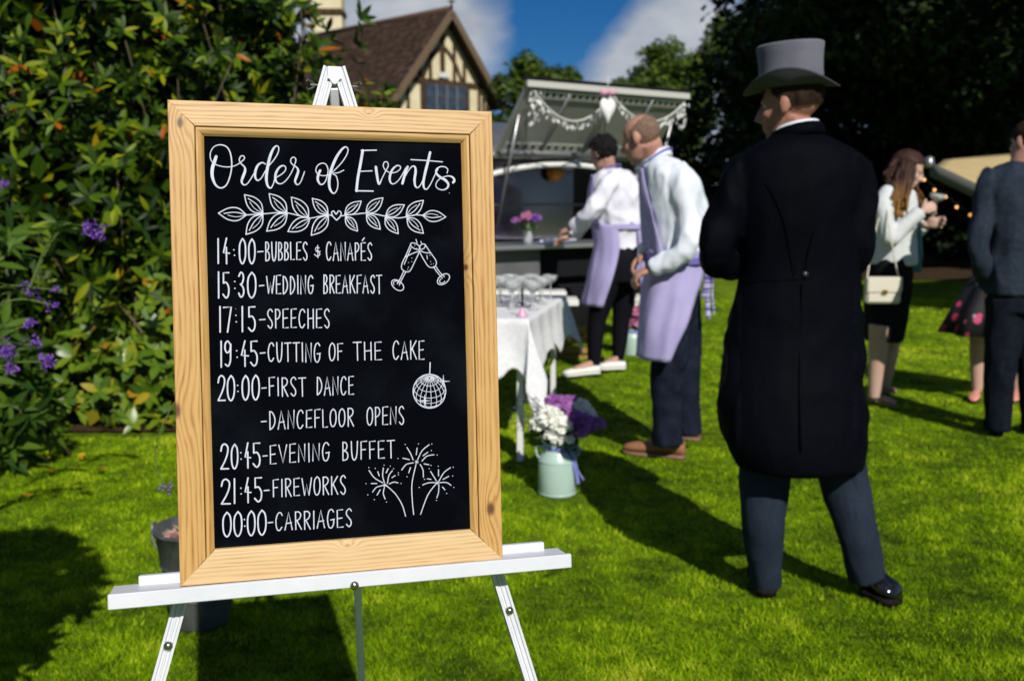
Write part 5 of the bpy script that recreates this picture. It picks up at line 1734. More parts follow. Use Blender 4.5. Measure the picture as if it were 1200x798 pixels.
me = instance_mesh('lavender_florets', *SMALL, np.array(lp), frames(unit(len(lp)), unit(len(lp))), np.full(len(lp), .012))
setp(link('lavender_florets', me, mat('lavender', (.16, .10, .20), .8), ch1, False), kind='stuff')
c2 = QH(741, 417, .12); c2.z = gz(c2.x, c2.y)
ch2, ct2 = churn('pale green milk churn of pink and white flowers, farther one between the two helpers', c2, .21, .075, mint, ribm, 'milk churns of flowers')
for dx, dy, dz, r, m in [(-.04, -.04, .05, .07, pkpet), (.05, -.04, .05, .07, pkpet), (.0, -.05, .12, .07, pkpet), (.08, 0, .12, .06, pkpet), (-.05, 0, .17, .065, wpet), (.02, 0, .20, .06, wpet), (.07, 0, .19, .05, pkpet)]:
    blossom(ch2, ct2 + Vector((dx, dy, dz)), r, m, n=60)
leaves_at(ch2, ct2 + Vector((0, 0, .02)), (.08, .07, .05), 60, .05, stem_g)

# ------------------------------------------------------------------ bucket of dried petals behind the easel
bc = QH(236, 730, 0.0)
zinc = mat('old_zinc', (.10, .105, .11), .5, metal=.6, col2=(.18, .185, .19), scale=14, bump=.15, bscale=40)
buck = thing('zinc_bucket', 'old dark zinc bucket of dried petals standing behind the easel', 'bucket', (bc.x, bc.y, 0))
bc.z = gz(bc.x, bc.y)
bhh = .315
link('bucket_wall', MB().lathe([(.001, 0), (.088, 0), (.090, .006), (.110, bhh * .55), (.128, bhh - .012), (.134, bhh - .008), (.134, bhh + .002), (.127, bhh + .002), (.108, bhh * .55), (.10, bhh * .45), (.001, bhh * .45)], bc, 36), zinc, buck)
for z in (.10, .20):
    link('band', MB().lathe([(.088 + .125 * z, z - .004), (.094 + .125 * z, z), (.088 + .125 * z, z + .004)], bc, 36), zinc, buck)
hpts_ = [bc + Vector((.136 * math.cos(a), -.02 - .11 * math.sin(a) * .3, bhh - .01 - .10 * math.sin(a))) for a in np.linspace(PI, 0, 15)]
link('handle', MB().tube(hpts_, .0035, 7), zinc, buck)
for s in (-1, 1):
    link('lug', MB().box(bc + Vector((s * .136, 0, bhh - .004)), (.008, .035, .03), None, .002), zinc, buck)
petm = leaf_mat('dried_petal', [(0, (.30, .14, .13)), (.4, (.42, .26, .22)), (.8, (.55, .42, .36)), (1, (.20, .09, .10))], .8, .15)
n = 1100
ph = RNG.random(n) * 6.28; rr_ = .098 * np.sqrt(RNG.random(n))
P = np.stack([bc.x + rr_ * np.cos(ph), bc.y + rr_ * np.sin(ph), bc.z + bhh - .045 + .03 * RNG.random(n) * (1 - rr_ / .13) + .012 * RNG.random(n)], 1)
me = instance_mesh('dried_petals', *SMALL, P, frames(unit(n), unit(n) * .6 + np.array([0, 0, 1.])), .026 * (.6 + .8 * RNG.random(n)))
o = link('dried_petals', me, petm, None, False)
setp(o, 'pinkish brown dried petals heaped in the zinc bucket', 'petals', kind='stuff')

# ------------------------------------------------------------------ tent canopy and lights at the right
canvas = mat('beige_canvas', (.52, .40, .20), .85, col2=(.46, .35, .17), scale=3, bump=.1, bscale=10)
canvas_d = canvas
tent = thing('stretch_canopy', 'beige canvas canopy on poles at the far right edge of the lawn', 'tent', (5.6, 13, 0))
p0, p1_, p2, p3 = Q(1089, 191, 12.0), Q(1170, 229, 11.2), Q(1330, 300, 10.6), Q(1200, 179, 13.6)
p4 = Q(1106, 187, 13.4); p5 = Q(1330, 170, 14.5)
nn = 14
vs, fs = [], []
for i in range(nn + 1):
    for j in range(nn + 1):
        s_, t_ = i / nn, j / nn
        a = p0.lerp(p1_, min(1, s_ * 2)) if s_ < .5 else p1_.lerp(p2, (s_ - .5) * 2)
        b = p4.lerp(p3, min(1, s_ * 2)) if s_ < .5 else p3.lerp(p5, (s_ - .5) * 2)
        p = a.lerp(b, t_)
        p.z -= .05 * math.sin(PI * t_)
        vs.append(p)
for i in range(nn):
    for j in range(nn):
        a = i * (nn + 1) + j
        fs.append((a, a + nn + 1, a + nn + 2, a + 1))
o = link('canopy_sheet', MB().add(vs, fs), canvas, tent)
md = o.modifiers.new('thick', 'SOLIDIFY'); md.thickness = .02
edge = [vs[i * (nn + 1)] for i in range(nn + 1)]
val = MB()
val.add([p for q_ in edge for p in (q_ + Vector((0, -.02, .01)), q_ + Vector((0, -.03, -.16)))], [(2 * i, 2 * i + 1, 2 * i + 3, 2 * i + 2) for i in range(nn)])
o = link('valance', val, mat('valance_grey', (.10, .10, .09), .8), tent)
md = o.modifiers.new('thick', 'SOLIDIFY'); md.thickness = .01
for p in (p2, p5, vs[(nn // 2) * (nn + 1)]):
    link('pole', MB().tube([Vector((p.x, p.y + .03, 0)), p + Vector((0, .03, .04))], .03, 10), alu, tent)
link('pole_cap', MB().lathe([(.001, .08), (.05, .06), (.06, -.02), (.05, -.06), (.001, -.06)], p0, 12), alu, tent)
lights = thing('festoon_lights', 'string of small warm festoon bulbs hanging in the dark below the canopy', 'fairy lights', tuple(Q(1100, 225, 11.5)))
bm_ = bpy.data.materials.new('warm_bulb'); bm_.use_nodes = True
bb = bm_.node_tree.nodes['Principled BSDF']
bb.inputs['Emission Color'].default_value = (1.0, .42, .08, 1); bb.inputs['Emission Strength'].default_value = 1.6
bb.inputs['Base Color'].default_value = (.9, .6, .3, 1)
bulbs = [(1083, 211), (1095, 223), (1108, 231), (1121, 243), (1137, 252), (1152, 262)]
link('cord', MB().tube([Q(u, v - 3, 11.6) for u, v in sorted(bulbs)], .006, 5), dark_p, lights)
for u, v in bulbs:
    c = Q(u, v, 11.6)
    bo = link('bulb', MB().ball(c, .017, 10), bm_, lights)
    link('socket', MB().tube([c + Vector((0, 0, .02)), c + Vector((0, 0, .05))], .012, 6), dark_p, bo)

# ------------------------------------------------------------------ people
skin = mat('skin', (.47, .28, .22), .55, spec=.3, col2=(.42, .23, .18), scale=9, bump=.05, bscale=90)
skin2 = mat('skin_pale', (.54, .36, .29), .55, spec=.3, col2=(.49, .31, .25), scale=9, bump=.05, bscale=90)
skin3 = mat('skin_flushed', (.46, .265, .20), .55, spec=.3, col2=(.40, .20, .15), scale=9, bump=.05, bscale=90)
for q_ in (skin, skin2, skin3):
    q_.node_tree.nodes['Principled BSDF'].inputs['Subsurface Weight'].default_value = .12
    q_.node_tree.nodes['Principled BSDF'].inputs['Subsurface Scale'].default_value = .02

def headframe(f, roll=0.0):
    f = Vector(f).normalized()
    r = f.cross(Vector((0, 0, 1))).normalized()
    u = r.cross(f)
    M = Matrix((r, f, u)).transposed()
    if roll:
        M = M @ Matrix.Rotation(roll, 3, 'Y')
    return M

def add_head(mb, c, M, s=1.0):
    def P(x, y, z): return Vector(c) + M @ (Vector((x, y, z)) * s)
    def E(x, y, z, rx, ry, rz, n=16, R=None): mb.ball(P(x, y, z), (rx * s, ry * s, rz * s), n, M if R is None else M @ R)
    E(0, -.012, .030, .074, .096, .084, 20)
    E(0, .022, -.030, .060, .070, .070, 18)
    E(0, .030, -.062, .050, .058, .045, 16)
    E(0, .070, -.092, .024, .020, .020, 12)
    E(0, .074, .022, .048, .018, .014, 14)         # brow
    E(-.034, .062, -.022, .022, .022, .018, 12); E(.034, .062, -.022, .022, .022, .018, 12)   # cheeks
    mb.tube([P(0, .088, .016), P(0, .104, -.008), P(0, .116, -.026), P(0, .094, -.036)], [.008 * s, .010 * s, .014 * s, .011 * s], 10)
    E(.012, .098, -.030, .009, .010, .008, 8); E(-.012, .098, -.030, .009, .010, .008, 8)
    E(0, .088, -.056, .024, .012, .0075, 10); E(0, .086, -.066, .021, .012, .0075, 10)        # lips
    for sx in (-1, 1):
        R = Matrix.Rotation(sx * -.35, 3, 'Z')
        E(sx * .078, -.010, -.004, .009, .019, .031, 12, R)
        E(sx * .074, .0, -.026, .009, .010, .012, 8)
    return P

def eyes(root, P, s=1.0):
    for sx in (-1, 1):
        e = link('eye', MB().ball(P(sx * .031, .067, .006), .0100 * s, 10), mat('eye_white', (.42, .40, .38), .5), root)
        link('iris', MB().ball(P(sx * .031, .074, .006), .005 * s, 8), mat('iris', (.05, .035, .02), .3), e)

def add_hand(mb, w, d, thumb, palm, curl=.5, s=1.0, spread=.05):
    """w wrist, d the way the fingers run, thumb the thumb's side, palm the way the palm faces"""
    d = Vector(d).normalized(); t = Vector(thumb); t = (t - d * t.dot(d)).normalized()
    p = d.cross(t)
    if p.dot(Vector(palm)) < 0: p = -p
    M = Matrix((t, d, p)).transposed()
    w = Vector(w)
    mb.ball(w + d * .045 * s, (.040 * s, .052 * s, .017 * s), 14, M)
    mb.ball(w + d * .070 * s, (.041 * s, .026 * s, .014 * s), 12, M)
    mb.ball(w + d * .035 * s + t * .022 * s + p * .006, (.018 * s, .034 * s, .015 * s), 10, M)
    for k, (o, L) in enumerate(((.031, .066), (.0105, .075), (-.0105, .070), (-.031, .054))):
        q = w + d * (.088 - abs(o - .005) * .25) * s + t * o * s
        a = 0
        dirv = (d + t * (o * spread * 20)).normalized()
        pts = [q - d * .01]
        for j, fr in enumerate((.45, .32, .23)):
            a += curl * (1.0 if j else .7) * (1 + .12 * k)
            dv = dirv * math.cos(a) + p * math.sin(a)
            pts.append(pts[-1] + dv * L * fr * s * 1.15)
        mb.tube(pts, [.0095 * s, .0088 * s, .008 * s, .0062 * s], 8)
    q = w + d * .022 * s + t * .030 * s
    t1 = q + (d * .65 + t * .75 + p * .25).normalized() * .036 * s
    t2 = t1 + (d * .85 + t * .25 + p * .45 * (1 + curl)).normalized() * .028 * s
    mb.tube([q - t * .012 * s, t1, t2], [.0125 * s, .0105 * s, .008 * s], 8)

def limb(mb, pts, rad, sub=4, n=14, flat=1.0):
    P = catmull(pts, sub)
    return mb.tube(P, interp(rad, len(P)), n, flat=flat)

def row(u0, u1, v, Y, b, yo=0.0, n=36, p=2.35, a0=0, a1=360, grow=0.0, zo=0.0):
    """horizontal superellipse ring between photo columns u0 and u1 at row v"""
    A, B = Q(u0, v, Y + yo), Q(u1, v, Y + yo)
    c = (A + B) / 2
    a = (B - A).length / 2 + grow
    b = b + grow
    out = []
    full = abs(a1 - a0) >= 359.9
    m = n if full else n + 1
    for j in range(m):
        th = math.radians(a0 + (a1 - a0) * j / n)
        cs, sn = math.cos(th), math.sin(th)
        k = (abs(cs) ** p + abs(sn) ** p) ** (-1 / p)
        out.append(c + Vector((a * k * cs, b * k * sn, zo)))
    return out

def resample_rows(rows, m=5):
    """smooth list of numeric rows"""
    out = []
    for i in range(len(rows) - 1):
        p0, p1, p2, p3 = rows[max(0, i - 1)], rows[i], rows[i + 1], rows[min(len(rows) - 1, i + 2)]
        for k in range(m):
            t = k / m
            out.append([0.5 * ((2 * b) + (c - a) * t + (2 * a - 5 * b + 4 * c - d) * t * t + (3 * b - a - 3 * c + d) * t ** 3) for a, b, c, d in zip(p0, p1, p2, p3)])
    out.append(list(rows[-1]))
    return out

def loft(mb, rows, Y, **kw):
    """rows: (v, u0, u1, b, yo)"""
    R = resample_rows([list(r) + [0.0] * (5 - len(r)) for r in rows])
    mb.rings([row(r[1], r[2], r[0], Y, r[3], r[4], **kw) for r in R])
    return mb

def shell(rows, Y, th=.004, name='apron'):
    """open sheet wrapped round a body; rows: (v, u0, u1, b, yo, a0, a1)"""
    R = resample_rows(rows)
    n = 30
    outer = [row(r[1], r[2], r[0], Y, r[3], r[4], n=n, a0=r[5], a1=r[6], grow=th) for r in R]
    inner = [row(r[1], r[2], r[0], Y, r[3], r[4], n=n, a0=r[5], a1=r[6], grow=0) for r in R]
    for i, r in enumerate(R):
        c = Q((r[1] + r[2]) / 2, r[0], Y + r[4])
        k = min(1.0, .25 + i / len(R)) if len(R) > 6 else 0
        for j in range(n + 1):
            p = inner[i][j]
            dd = (p - c).normalized()
            a_ = mnoise.noise((math.atan2(dd.y, dd.x) * 3.2, p.z * 1.6, Y)) * .030 + mnoise.noise((math.atan2(dd.y, dd.x) * 7, p.z * 6, 3 + Y)) * .010
            a_ = (a_ + .006) * k
            inner[i][j] = p + dd * a_
            outer[i][j] = outer[i][j] + dd * a_
    mb = MB()
    rs = [o + i[::-1] for o, i in zip(outer, inner)]
    mb.rings(rs, cap=True)
    return mb

def hair_shell(c, M, s, keep, n=30, amp=.004, sc=60):
    mb = MB()
    C0 = Vector((0, -.012, .030))
    vs, fs, ok = [], [], []
    for i in range(n + 1):
        th = PI * (.01 + .98 * i / n)
        for j in range(2 * n):
            ph = 2 * PI * j / (2 * n)
            q = Vector((.074 * math.sin(th) * math.cos(ph), .096 * math.sin(th) * math.sin(ph), -.084 * math.cos(th)))
            nz = mnoise.noise(q * sc + Vector(c)) * amp
            q = C0 + q * (s + nz / .08)
            ok.append(keep(q))
            vs.append(Vector(c) + M @ q)
    idx = {}
    out = []
    for k, o in enumerate(ok):
        if o:
            idx[k] = len(out); out.append(vs[k])
    for i in range(n):
        for j in range(2 * n):
            k = (j + 1) % (2 * n)
            f = (i * 2 * n + j, i * 2 * n + k, (i + 1) * 2 * n + k, (i + 1) * 2 * n + j)
            if all(q in idx for q in f):
                fs.append(tuple(idx[q] for q in f))
    return mb.add(out, fs)

def solid(o, t):
    md = o.modifiers.new('thick', 'SOLIDIFY'); md.thickness = t; md.offset = -1
    return o

def shoe(root, heel, toe, wd, h, m, name='shoe', solem=None, low=False):
    """heel and toe on the ground"""
    heel, toe = Vector(heel), Vector(toe)
    d = toe - heel; L = d.length; d.normalize()
    sd = Vector((-d.y, d.x, 0)).normalized()
    def sec(t, w_, hh, z0=0.0, n=14):
        c = heel + d * (t * L)
        r = []
        for j in range(n):
            a = 2 * PI * j / n
            r.append(c + sd * (w_ * math.cos(a)) + Vector((0, 0, z0 + hh * (.5 + .5 * math.sin(a)))))
        return r
    z0 = .018 if not low else .008
    secs = [(0.0, .3, .45), (.03, .62, .8), (.12, .72, 1.0), (.28, .70, 1.0), (.42, .74, .80), (.58, .92, .66), (.74, 1.0, .56), (.88, .86, .46), (.96, .6, .36), (1.0, .25, .2)]
    if low: secs = [(t, a, min(b, .62)) for t, a, b in secs]
    up = MB().rings([sec(t, a * wd, b * h, z0) for t, a, b in secs])
    o = link(name, up, m, root)
    so = MB().rings([[Vector((p.x, p.y, heel.z + (toe.z - heel.z) * t + (z0 * 1.3 if p.z - heel.z - (toe.z - heel.z) * t > .01 else 0))) for p in sec(t, a * wd * 1.06, .03)] for t, a, b in secs])
    link('sole', so, solem or mat('dark_sole', (.012, .010, .009), .6), o)
    return o

# ---- the man in the top hat -------------------------------------------------
Y1 = 3.29
coatm = mat('black_wool', (.0014, .0017, .0032), .65, spec=.025, col2=(.0024, .0030, .0056), scale=180, sheen=.12, bump=.15, bscale=300)
troum = mat('charcoal_trouser', (.016, .023, .038), .8, spec=.03, col2=(.024, .033, .052), scale=60, stretch=(6, 6, .4), sheen=.1, bump=.1, bscale=300)
p1 = thing('person', 'man in grey top hat and long black tail coat standing with his back to us', 'person', tuple(Vector((Q(930, 600, Y1).x, Y1, 0))))
hc = Q(926, 124, Y1 + .03)
HM = headframe((-.80, .58, -.12))
mb = MB()
HPf = add_head(mb, hc, HM, 1.0)
limb(mb, [hc + HM @ Vector((0, -.03, -.04)), Q(932, 158, Y1 + .02), Q(936, 195, Y1)], [.060, .060, .085])
loft(mb, [(185, 880, 990, .08), (250, 880, 990, .10), (330, 885, 990, .10), (400, 870, 1000, .12), (470, 875, 1000, .11)], Y1)
for sh, el, wr in (((872, 210, 0), (840, 296, -.03), (884, 312, .24)), ((1000, 210, 0), (997, 300, -.02), (950, 306, .26))):
    limb(mb, [Q(sh[0], sh[1], Y1 + sh[2]), Q(el[0], el[1], Y1 + el[2]), Q(wr[0], wr[1], Y1 + wr[2])], [.05, .038, .026])
HLw, HRw = Q(884, 312, Y1 + .24), Q(950, 306, Y1 + .26)
add_hand(mb, HLw, (.75, .45, .15), (0, 0, 1), (.3, -.9, 0), .7)
add_hand(mb, HRw, (-.75, .45, .15), (0, 0, 1), (-.3, -.9, 0), .7)
KL = [(905, 470, 0), (895, 600, -.02), (899, 672, 0.02)]
KR = [(968, 470, 0), (992, 590, -.04), (1016, 672, -.02)]
for K in (KL, KR):
    limb(mb, [Q(u, v, Y1 + o) for u, v, o in K], [.075, .055, .038])
skin4 = mat('skin_brim_shaded', (.36, .18, .13), .55, spec=.25, col2=(.31, .14, .10), scale=9, bump=.05, bscale=90)  # skin darkened to stand in for the hat brim's shade on the face
link('body', fuse(mb, .0065, 5), skin4, p1)
eyes(p1, HPf)
# hair at the back and sides, below the hat
link('hair', hair_shell(hc, HM, 1.045, lambda q: q.z > -.018 + max(0, q.y + .02) * .9 and q.y < .045, amp=.006), mat('brown_hair', (.016, .009, .006), .8, spec=.1, col2=(.034, .019, .012), scale=60, stretch=(1, 1, .3)), p1)  # brown taken near black, painting in the shading under the brim
# coat
mb = MB()
loft(mb, [(158, 906, 964, .070, .01), (166, 893, 982, .092), (178, 872, 1004, .112), (195, 862, 1013, .125), (230, 861, 1010, .135), (270, 864, 1005, .13), (318, 869, 1003, .122), (350, 862, 1006, .135), (392, 853, 1008, .150), (440, 845, 1010, .160, -.03), (480, 844, 1011, .165, -.055), (515, 851, 1011, .165, -.075), (538, 862, 1009, .160, -.08), (547, 868, 1006, .150, -.08)], Y1, p=2.2)
limb(mb, [Q(880, 196, Y1), Q(866, 215, Y1), Q(850, 258, Y1 - .02), Q(838, 296, Y1 - .03), Q(856, 309, Y1 + .10), Q(882, 312, Y1 + .22)], [.060, .068, .062, .060, .052, .043], 5, 18)
limb(mb, [Q(994, 196, Y1), Q(1000, 215, Y1), Q(1003, 260, Y1 - .01), Q(999, 302, Y1), Q(980, 306, Y1 + .14), Q(950, 306, Y1 + .24)], [.058, .066, .060, .058, .050, .043], 5, 18)
cm = fuse(mb, .0085, 5)
def fold1(p):
    q = proj(p)
    arm = 1.7 if q[0] < 868 or q[0] > 1000 else .55
    return arm * (1.0 if q[1] > 180 else .2)
wrinkle(cm, .009, (8, 8, 5.5), 3.0, fold1)
coat = link('tail_coat', cm, coatm, p1)
def surf1(u, v, b, u0, u1, pw=2.2):
    c, h = (u0 + u1) / 2, (u1 - u0) / 2
    t = max(0, 1 - abs((u - c) / h) ** pw) ** (1 / pw)
    return Q(u, v, Y1 - b * t - .08 * max(0, min(1, (v - 400) / 110)))
for u in (943, 991):
    q = surf1(u, 321, .124, 869, 1003) + Vector((0, -.004, 0))
    link('coat_button', MB().lathe([(.001, .008), (.008, .006), (.011, 0), (.001, 0)], q, 14, Matrix.Rotation(PI / 2, 3, 'X')), mat('button', (.03, .03, .04), .25, spec=.7), coat)
# waist seam, centre vent and back seams as fine raised piping
seam = [surf1(u, 327 + (0 if abs(u - 936) < 30 else -2), .124, 869, 1003) + Vector((0, -.004, 0)) for u in range(874, 1000, 9)]
link('waist_seam', MB().tube(catmull(seam, 2), .0014, 5), coatm, coat)
vent = [surf1(938 + 1.5 * math.sin(v / 40), v, .128 + (v - 330) * .00019, 869 - (v - 330) * .12, 1003 + (v - 330) * .04) + Vector((0, -.006, 0)) for v in range(332, 540, 14)]
link('centre_vent', MB().tube(catmull(vent, 2), .003, 5), coatm, coat)
for s_ in (-1, 1):
    bs = [surf1(938 + s_ * (6 + 38 * ((322 - v) / 120) ** 1.6), v, .13, 864, 1006) + Vector((0, -.004, 0)) for v in range(212, 323, 11)]
    link('back_seam', MB().tube(catmull(bs, 2), .002, 5), coatm, coat)
# coat collar and shirt collar
def collar(c, M, r0, r1, h, n=36, a0=0, a1=360, flare=.0):
    mb = MB()
    rs = []
    for k, (rr, z) in enumerate(((r0, 0), (r0 + .004, h * .5), (r0 + flare, h), (r0 + flare + .006, h), (r0 + .010, h * .5), (r0 + .008, 0))):
        rs.append([Vector(c) + M @ Vector(((rr) * math.cos(math.radians(a0 + (a1 - a0) * j / n)), (rr) * r1 * math.sin(math.radians(a0 + (a1 - a0) * j / n)), z)) for j in range(n + (0 if a1 - a0 >= 360 else 1))])
    if a1 - a0 >= 360:
        rs.append(rs[0])
        return mb.rings(rs, cap=False)
    rs.append(rs[0])
    return mb.rings(rs, cap=False, closed=False)
cM = headframe((-.5, .85, -.28))
link('shirt_collar', collar(Q(935, 157, Y1 + .015), cM, .066, 1.08, .026, flare=-.004), mat('white_shirt', (.74, .76, .82), .7, bump=.1, bscale=60, col2=(.70, .72, .79), scale=6), p1)
link('coat_collar', collar(Q(936, 166, Y1 + .012), cM, .073, 1.10, .040, flare=.0), coatm, coat)
# trousers
mb = MB()
loft(mb, [(430, 870, 1000, .12), (480, 872, 1000, .125), (520, 872, 1000, .12)], Y1)
limb(mb, [Q(903, 480, Y1), Q(896, 560, Y1 - .01), Q(894, 610, Y1 - .02), Q(896, 650, Y1), Q(899, 687, Y1 + .02)], [.092, .085, .074, .060, .050], 5, 20)
limb(mb, [Q(966, 470, Y1), Q(985, 548, Y1 - .01), Q(998, 600, Y1 - .04), Q(1008, 640, Y1 - .04), Q(1015, 674, Y1 - .02)], [.096, .084, .072, .064, .064], 5, 20)
for K in (((972, 500), (985, 548), (998, 600), (1008, 640), (1015, 670)),):
    rr_k = (.098, .090, .080, .071, .066)
    limb(mb, [Q(u + 3, v, Y1 - .01) + Vector((.01, -r_ * .93, 0)) for (u, v), r_ in zip(K, rr_k)], [.013, .012, .012, .012, .013], 5, 8)
tm_ = fuse(mb, .007, 2)
wrinkle(tm_, .0045, (13, 13, 5), 9.0)
tro = link('trousers', tm_, troum, p1)
for pts in ([(898, 560, -.100), (896, 610, -.100), (896, 650, -.070), (897, 686, -.045)], [(988, 556, -.100), (1003, 610, -.12), (1014, 645, -.11), (1020, 668, -.088)]):
    pass
blackp = mat('patent_leather', (.006, .006, .007), .12, spec=.6, coat=.6)
shoe(p1, QH(899, 699, 0), QH(890, 668, 0), .050, .085, blackp, 'shoe')
shoe(p1, QH(1012, 694, 0), QH(1053, 709, 0), .052, .105, blackp, 'shoe')
# top hat
felt = mat('grey_felt', (.105, .105, .14), .8, spec=.05, col2=(.145, .145, .185), scale=8, sheen=.3, bump=.12, bscale=160)
hat = link('top_hat', MB().add([(0, 0, 0)], []), felt, p1, local=False)
bpy.data.objects.remove(hat)
hcen = Q(927, 97, Y1 + .02)
hM = headframe((-.90, .43, -.06), roll=-.02)
def ring_(rx, ry, z, zf=None, n=44):
    r = []
    for j in range(n):
        a = 2 * PI * j / n
        cx_, cy_ = math.cos(a), math.sin(a)
        zz = z + (zf(cx_, cy_) if zf else 0)
        r.append(hcen + hM @ Vector((rx * cx_, ry * cy_, zz)))
    return r
cr_ = []
for k, z in ((1.0, -.012), (.995, .01), (.985, .038), (.99, .065), (1.01, .092), (1.04, .112), (1.035, .118), (.98, .121), (.5, .122), (.02, .122)):
    cr_.append(ring_(.092 * k, .103 * k, z))
crown = link('top_hat', MB().rings(cr_), felt, p1, True)
zf = lambda a, b: .040 * abs(a) ** 2.2 - .020 * abs(b) ** 2.5
br = [ring_(.086, .097, -.012), ring_(.099, .111, -.010, lambda a, b: .3 * zf(a, b)), ring_(.122, .138, -.008, lambda a, b: .7 * zf(a, b)), ring_(.129, .150, -.004, zf), ring_(.131, .153, -.006, zf), ring_(.128, .149, -.009, zf), ring_(.121, .137, -.013, lambda a, b: .7 * zf(a, b)), ring_(.086, .097, -.017)]
link('brim', MB().rings(br, cap=False), mat('brim_felt', (.075, .075, .09), .8, spec=.1), crown)
link('hat_band', MB().rings([ring_(.0922, .1032, -.010), ring_(.0942, .1052, -.006), ring_(.0932, .1042, .010), ring_(.0922, .1032, .012)], cap=False), mat('black_band', (.015, .015, .02), .5), crown)

# ---- the bald man in a lilac apron ----------------------------------------------
Y2 = 5.07
shirtm = mat('pale_blue_shirt', (.73, .77, .85), .75, col2=(.67, .72, .82), scale=7, bump=.12, bscale=80)
lilac = mat('lilac_cotton', (.39, .35, .60), .8, col2=(.345, .31, .555), scale=9, bump=.1, bscale=90)
navy = mat('navy_denim', (.008, .011, .022), .8, col2=(.015, .020, .036), scale=14, bump=.2, bscale=120)
p2 = thing('person', 'balding man in pale blue shirt, lilac apron and navy jeans, stooping to the left', 'person', tuple(Vector((Q(785, 500, Y2).x, Y2, 0))))
hc = Q(751, 163, Y2 + .02)
HM = headframe((-.80, .50, -.34))
mb = MB()
HPf = add_head(mb, hc, HM, 1.02)
limb(mb, [hc + HM @ Vector((0, -.035, -.03)), Q(767, 188, Y2 + .02), Q(778, 215, Y2)], [.062, .062, .09])
loft(mb, [(205, 768, 805, .14), (260, 768, 815, .14), (310, 772, 812, .13), (350, 770, 812, .14)], Y2)
limb(mb, [Q(798, 212, Y2 - .15), Q(808, 282, Y2 - .20), Q(765, 314, Y2 - .16)], [.046, .036, .026])
limb(mb, [Q(780, 212, Y2 + .17), Q(775, 270, Y2 + .20), Q(757, 296, Y2 + .04)], [.046, .036, .026])
add_hand(mb, Q(764, 314, Y2 - .16), (-.86, .15, -.42), (.1, .95, .2), (-.3, .2, -1), .65, 1.05)
add_hand(mb, Q(757, 297, Y2 + .04), (-.7, -.05, -.62), (-.2, -.95, .2), (-.3, 0, -1), .7, 1.05)
for K in ([(786, 345, -.06), (784, 438, -.05), (783, 516, -.02)], [(792, 345, .10), (800, 435, .12), (808, 506, .14)]):
    limb(mb, [Q(u, v, Y2 + o) for u, v, o in K], [.078, .055, .040])
link('body', fuse(mb, .0065, 5), skin3, p2)
eyes(p2, HPf)
link('cropped_hair', hair_shell(hc, HM, 1.03, lambda q: -.045 < q.z < .098 - max(0, (q.y + .07)) * .55 and q.y < .026, amp=.002), mat('grey_brown_hair', (.13, .08, .055), .85, spec=.1, col2=(.22, .145, .11), scale=90), p2)
mb = MB()
loft(mb, [(184, 762, 780, .065, .02), (191, 757, 795, .13, .01), (202, 755, 810, .175), (222, 756, 821, .185), (252, 759, 827, .18), (285, 763, 826, .165), (312, 767, 818, .155), (322, 769, 816, .150)], Y2)
limb(mb, [Q(792, 203, Y2 - .11), Q(798, 214, Y2 - .16), Q(806, 248, Y2 - .20), Q(807, 286, Y2 - .23), Q(787, 304, Y2 - .21), Q(766, 314, Y2 - .17)], [.062, .068, .060, .058, .050, .044], 5, 18)
limb(mb, [Q(782, 208, Y2 + .13), Q(776, 270, Y2 + .20), Q(758, 295, Y2 + .05)], [.066, .055, .044], 5, 16)
sm_ = fuse(mb, .009, 4)
wrinkle(sm_, .014, (10, 10, 6), 1.0)
sh2 = link('shirt', sm_, shirtm, p2)
link('shirt_collar', collar(Q(771, 190, Y2 + .02), headframe((-.78, .45, -.45)), .066, 1.1, .045, flare=.004), shirtm, sh2)
mb = MB()
loft(mb, [(312, 768, 818, .150), (340, 765, 817, .16), (372, 766, 815, .15)], Y2)
limb(mb, [Q(790, 340, Y2 - .07), Q(786, 400, Y2 - .06), Q(782, 440, Y2 - .05), Q(782, 480, Y2 - .03), Q(783, 519, Y2 - .02)], [.110, .102, .085, .076, .080], 5, 20)
limb(mb, [Q(796, 340, Y2 + .10), Q(800, 400, Y2 + .12), Q(801, 440, Y2 + .12), Q(804, 475, Y2 + .13), Q(807, 508, Y2 + .14)], [.105, .098, .082, .070, .072], 5, 20)
jm = fuse(mb, .009, 4)
wrinkle(jm, .008, (12, 12, 7), 4.0)
link('jeans', jm, navy, p2)
ap = link('apron', shell([(292, 757, 826, .172, 0, 60, 330), (318, 759, 824, .170, 0, 62, 322), (345, 755, 824, .185, -.01, 70, 305), (380, 751, 818, .190, -.02, 80, 288), (417, 748, 812, .185, -.02, 90, 268)], Y2, .004), lilac, p2)
link('apron_bib', shell([(198, 750, 816, .15, 0, 130, 205), (230, 752, 827, .165, 0, 115, 215), (265, 756, 830, .175, 0, 100, 226), (298, 758, 828, .172, 0, 90, 240)], Y2, .004), lilac, ap)
link('neck_strap', collar(Q(771, 187, Y2 + .02), headframe((-.78, .45, -.65)), .072, 1.12, .010), mat('violet_strap', (.13, .11, .40), .7), ap)
link('waist_tie', shell([(300, 756, 829, .178, 0, 60, 359), (308, 756, 828, .178, 0, 60, 359)], Y2, .004), MATS['violet_strap'], ap)
tie = MB()
k0 = Q(826, 308, Y2 - .02)
for du_, L_ in ((0, 66), (6, 60), (-4, 40)):
    pts = [k0, Q(831 + du_ * .6, 325, Y2 - .04), Q(829 + du_, 345, Y2 - .03), Q(830 + du_ * 1.2, 308 + L_, Y2 - .03)]
    tie.tube(catmull(pts, 5), .014, 6, flat=.2)
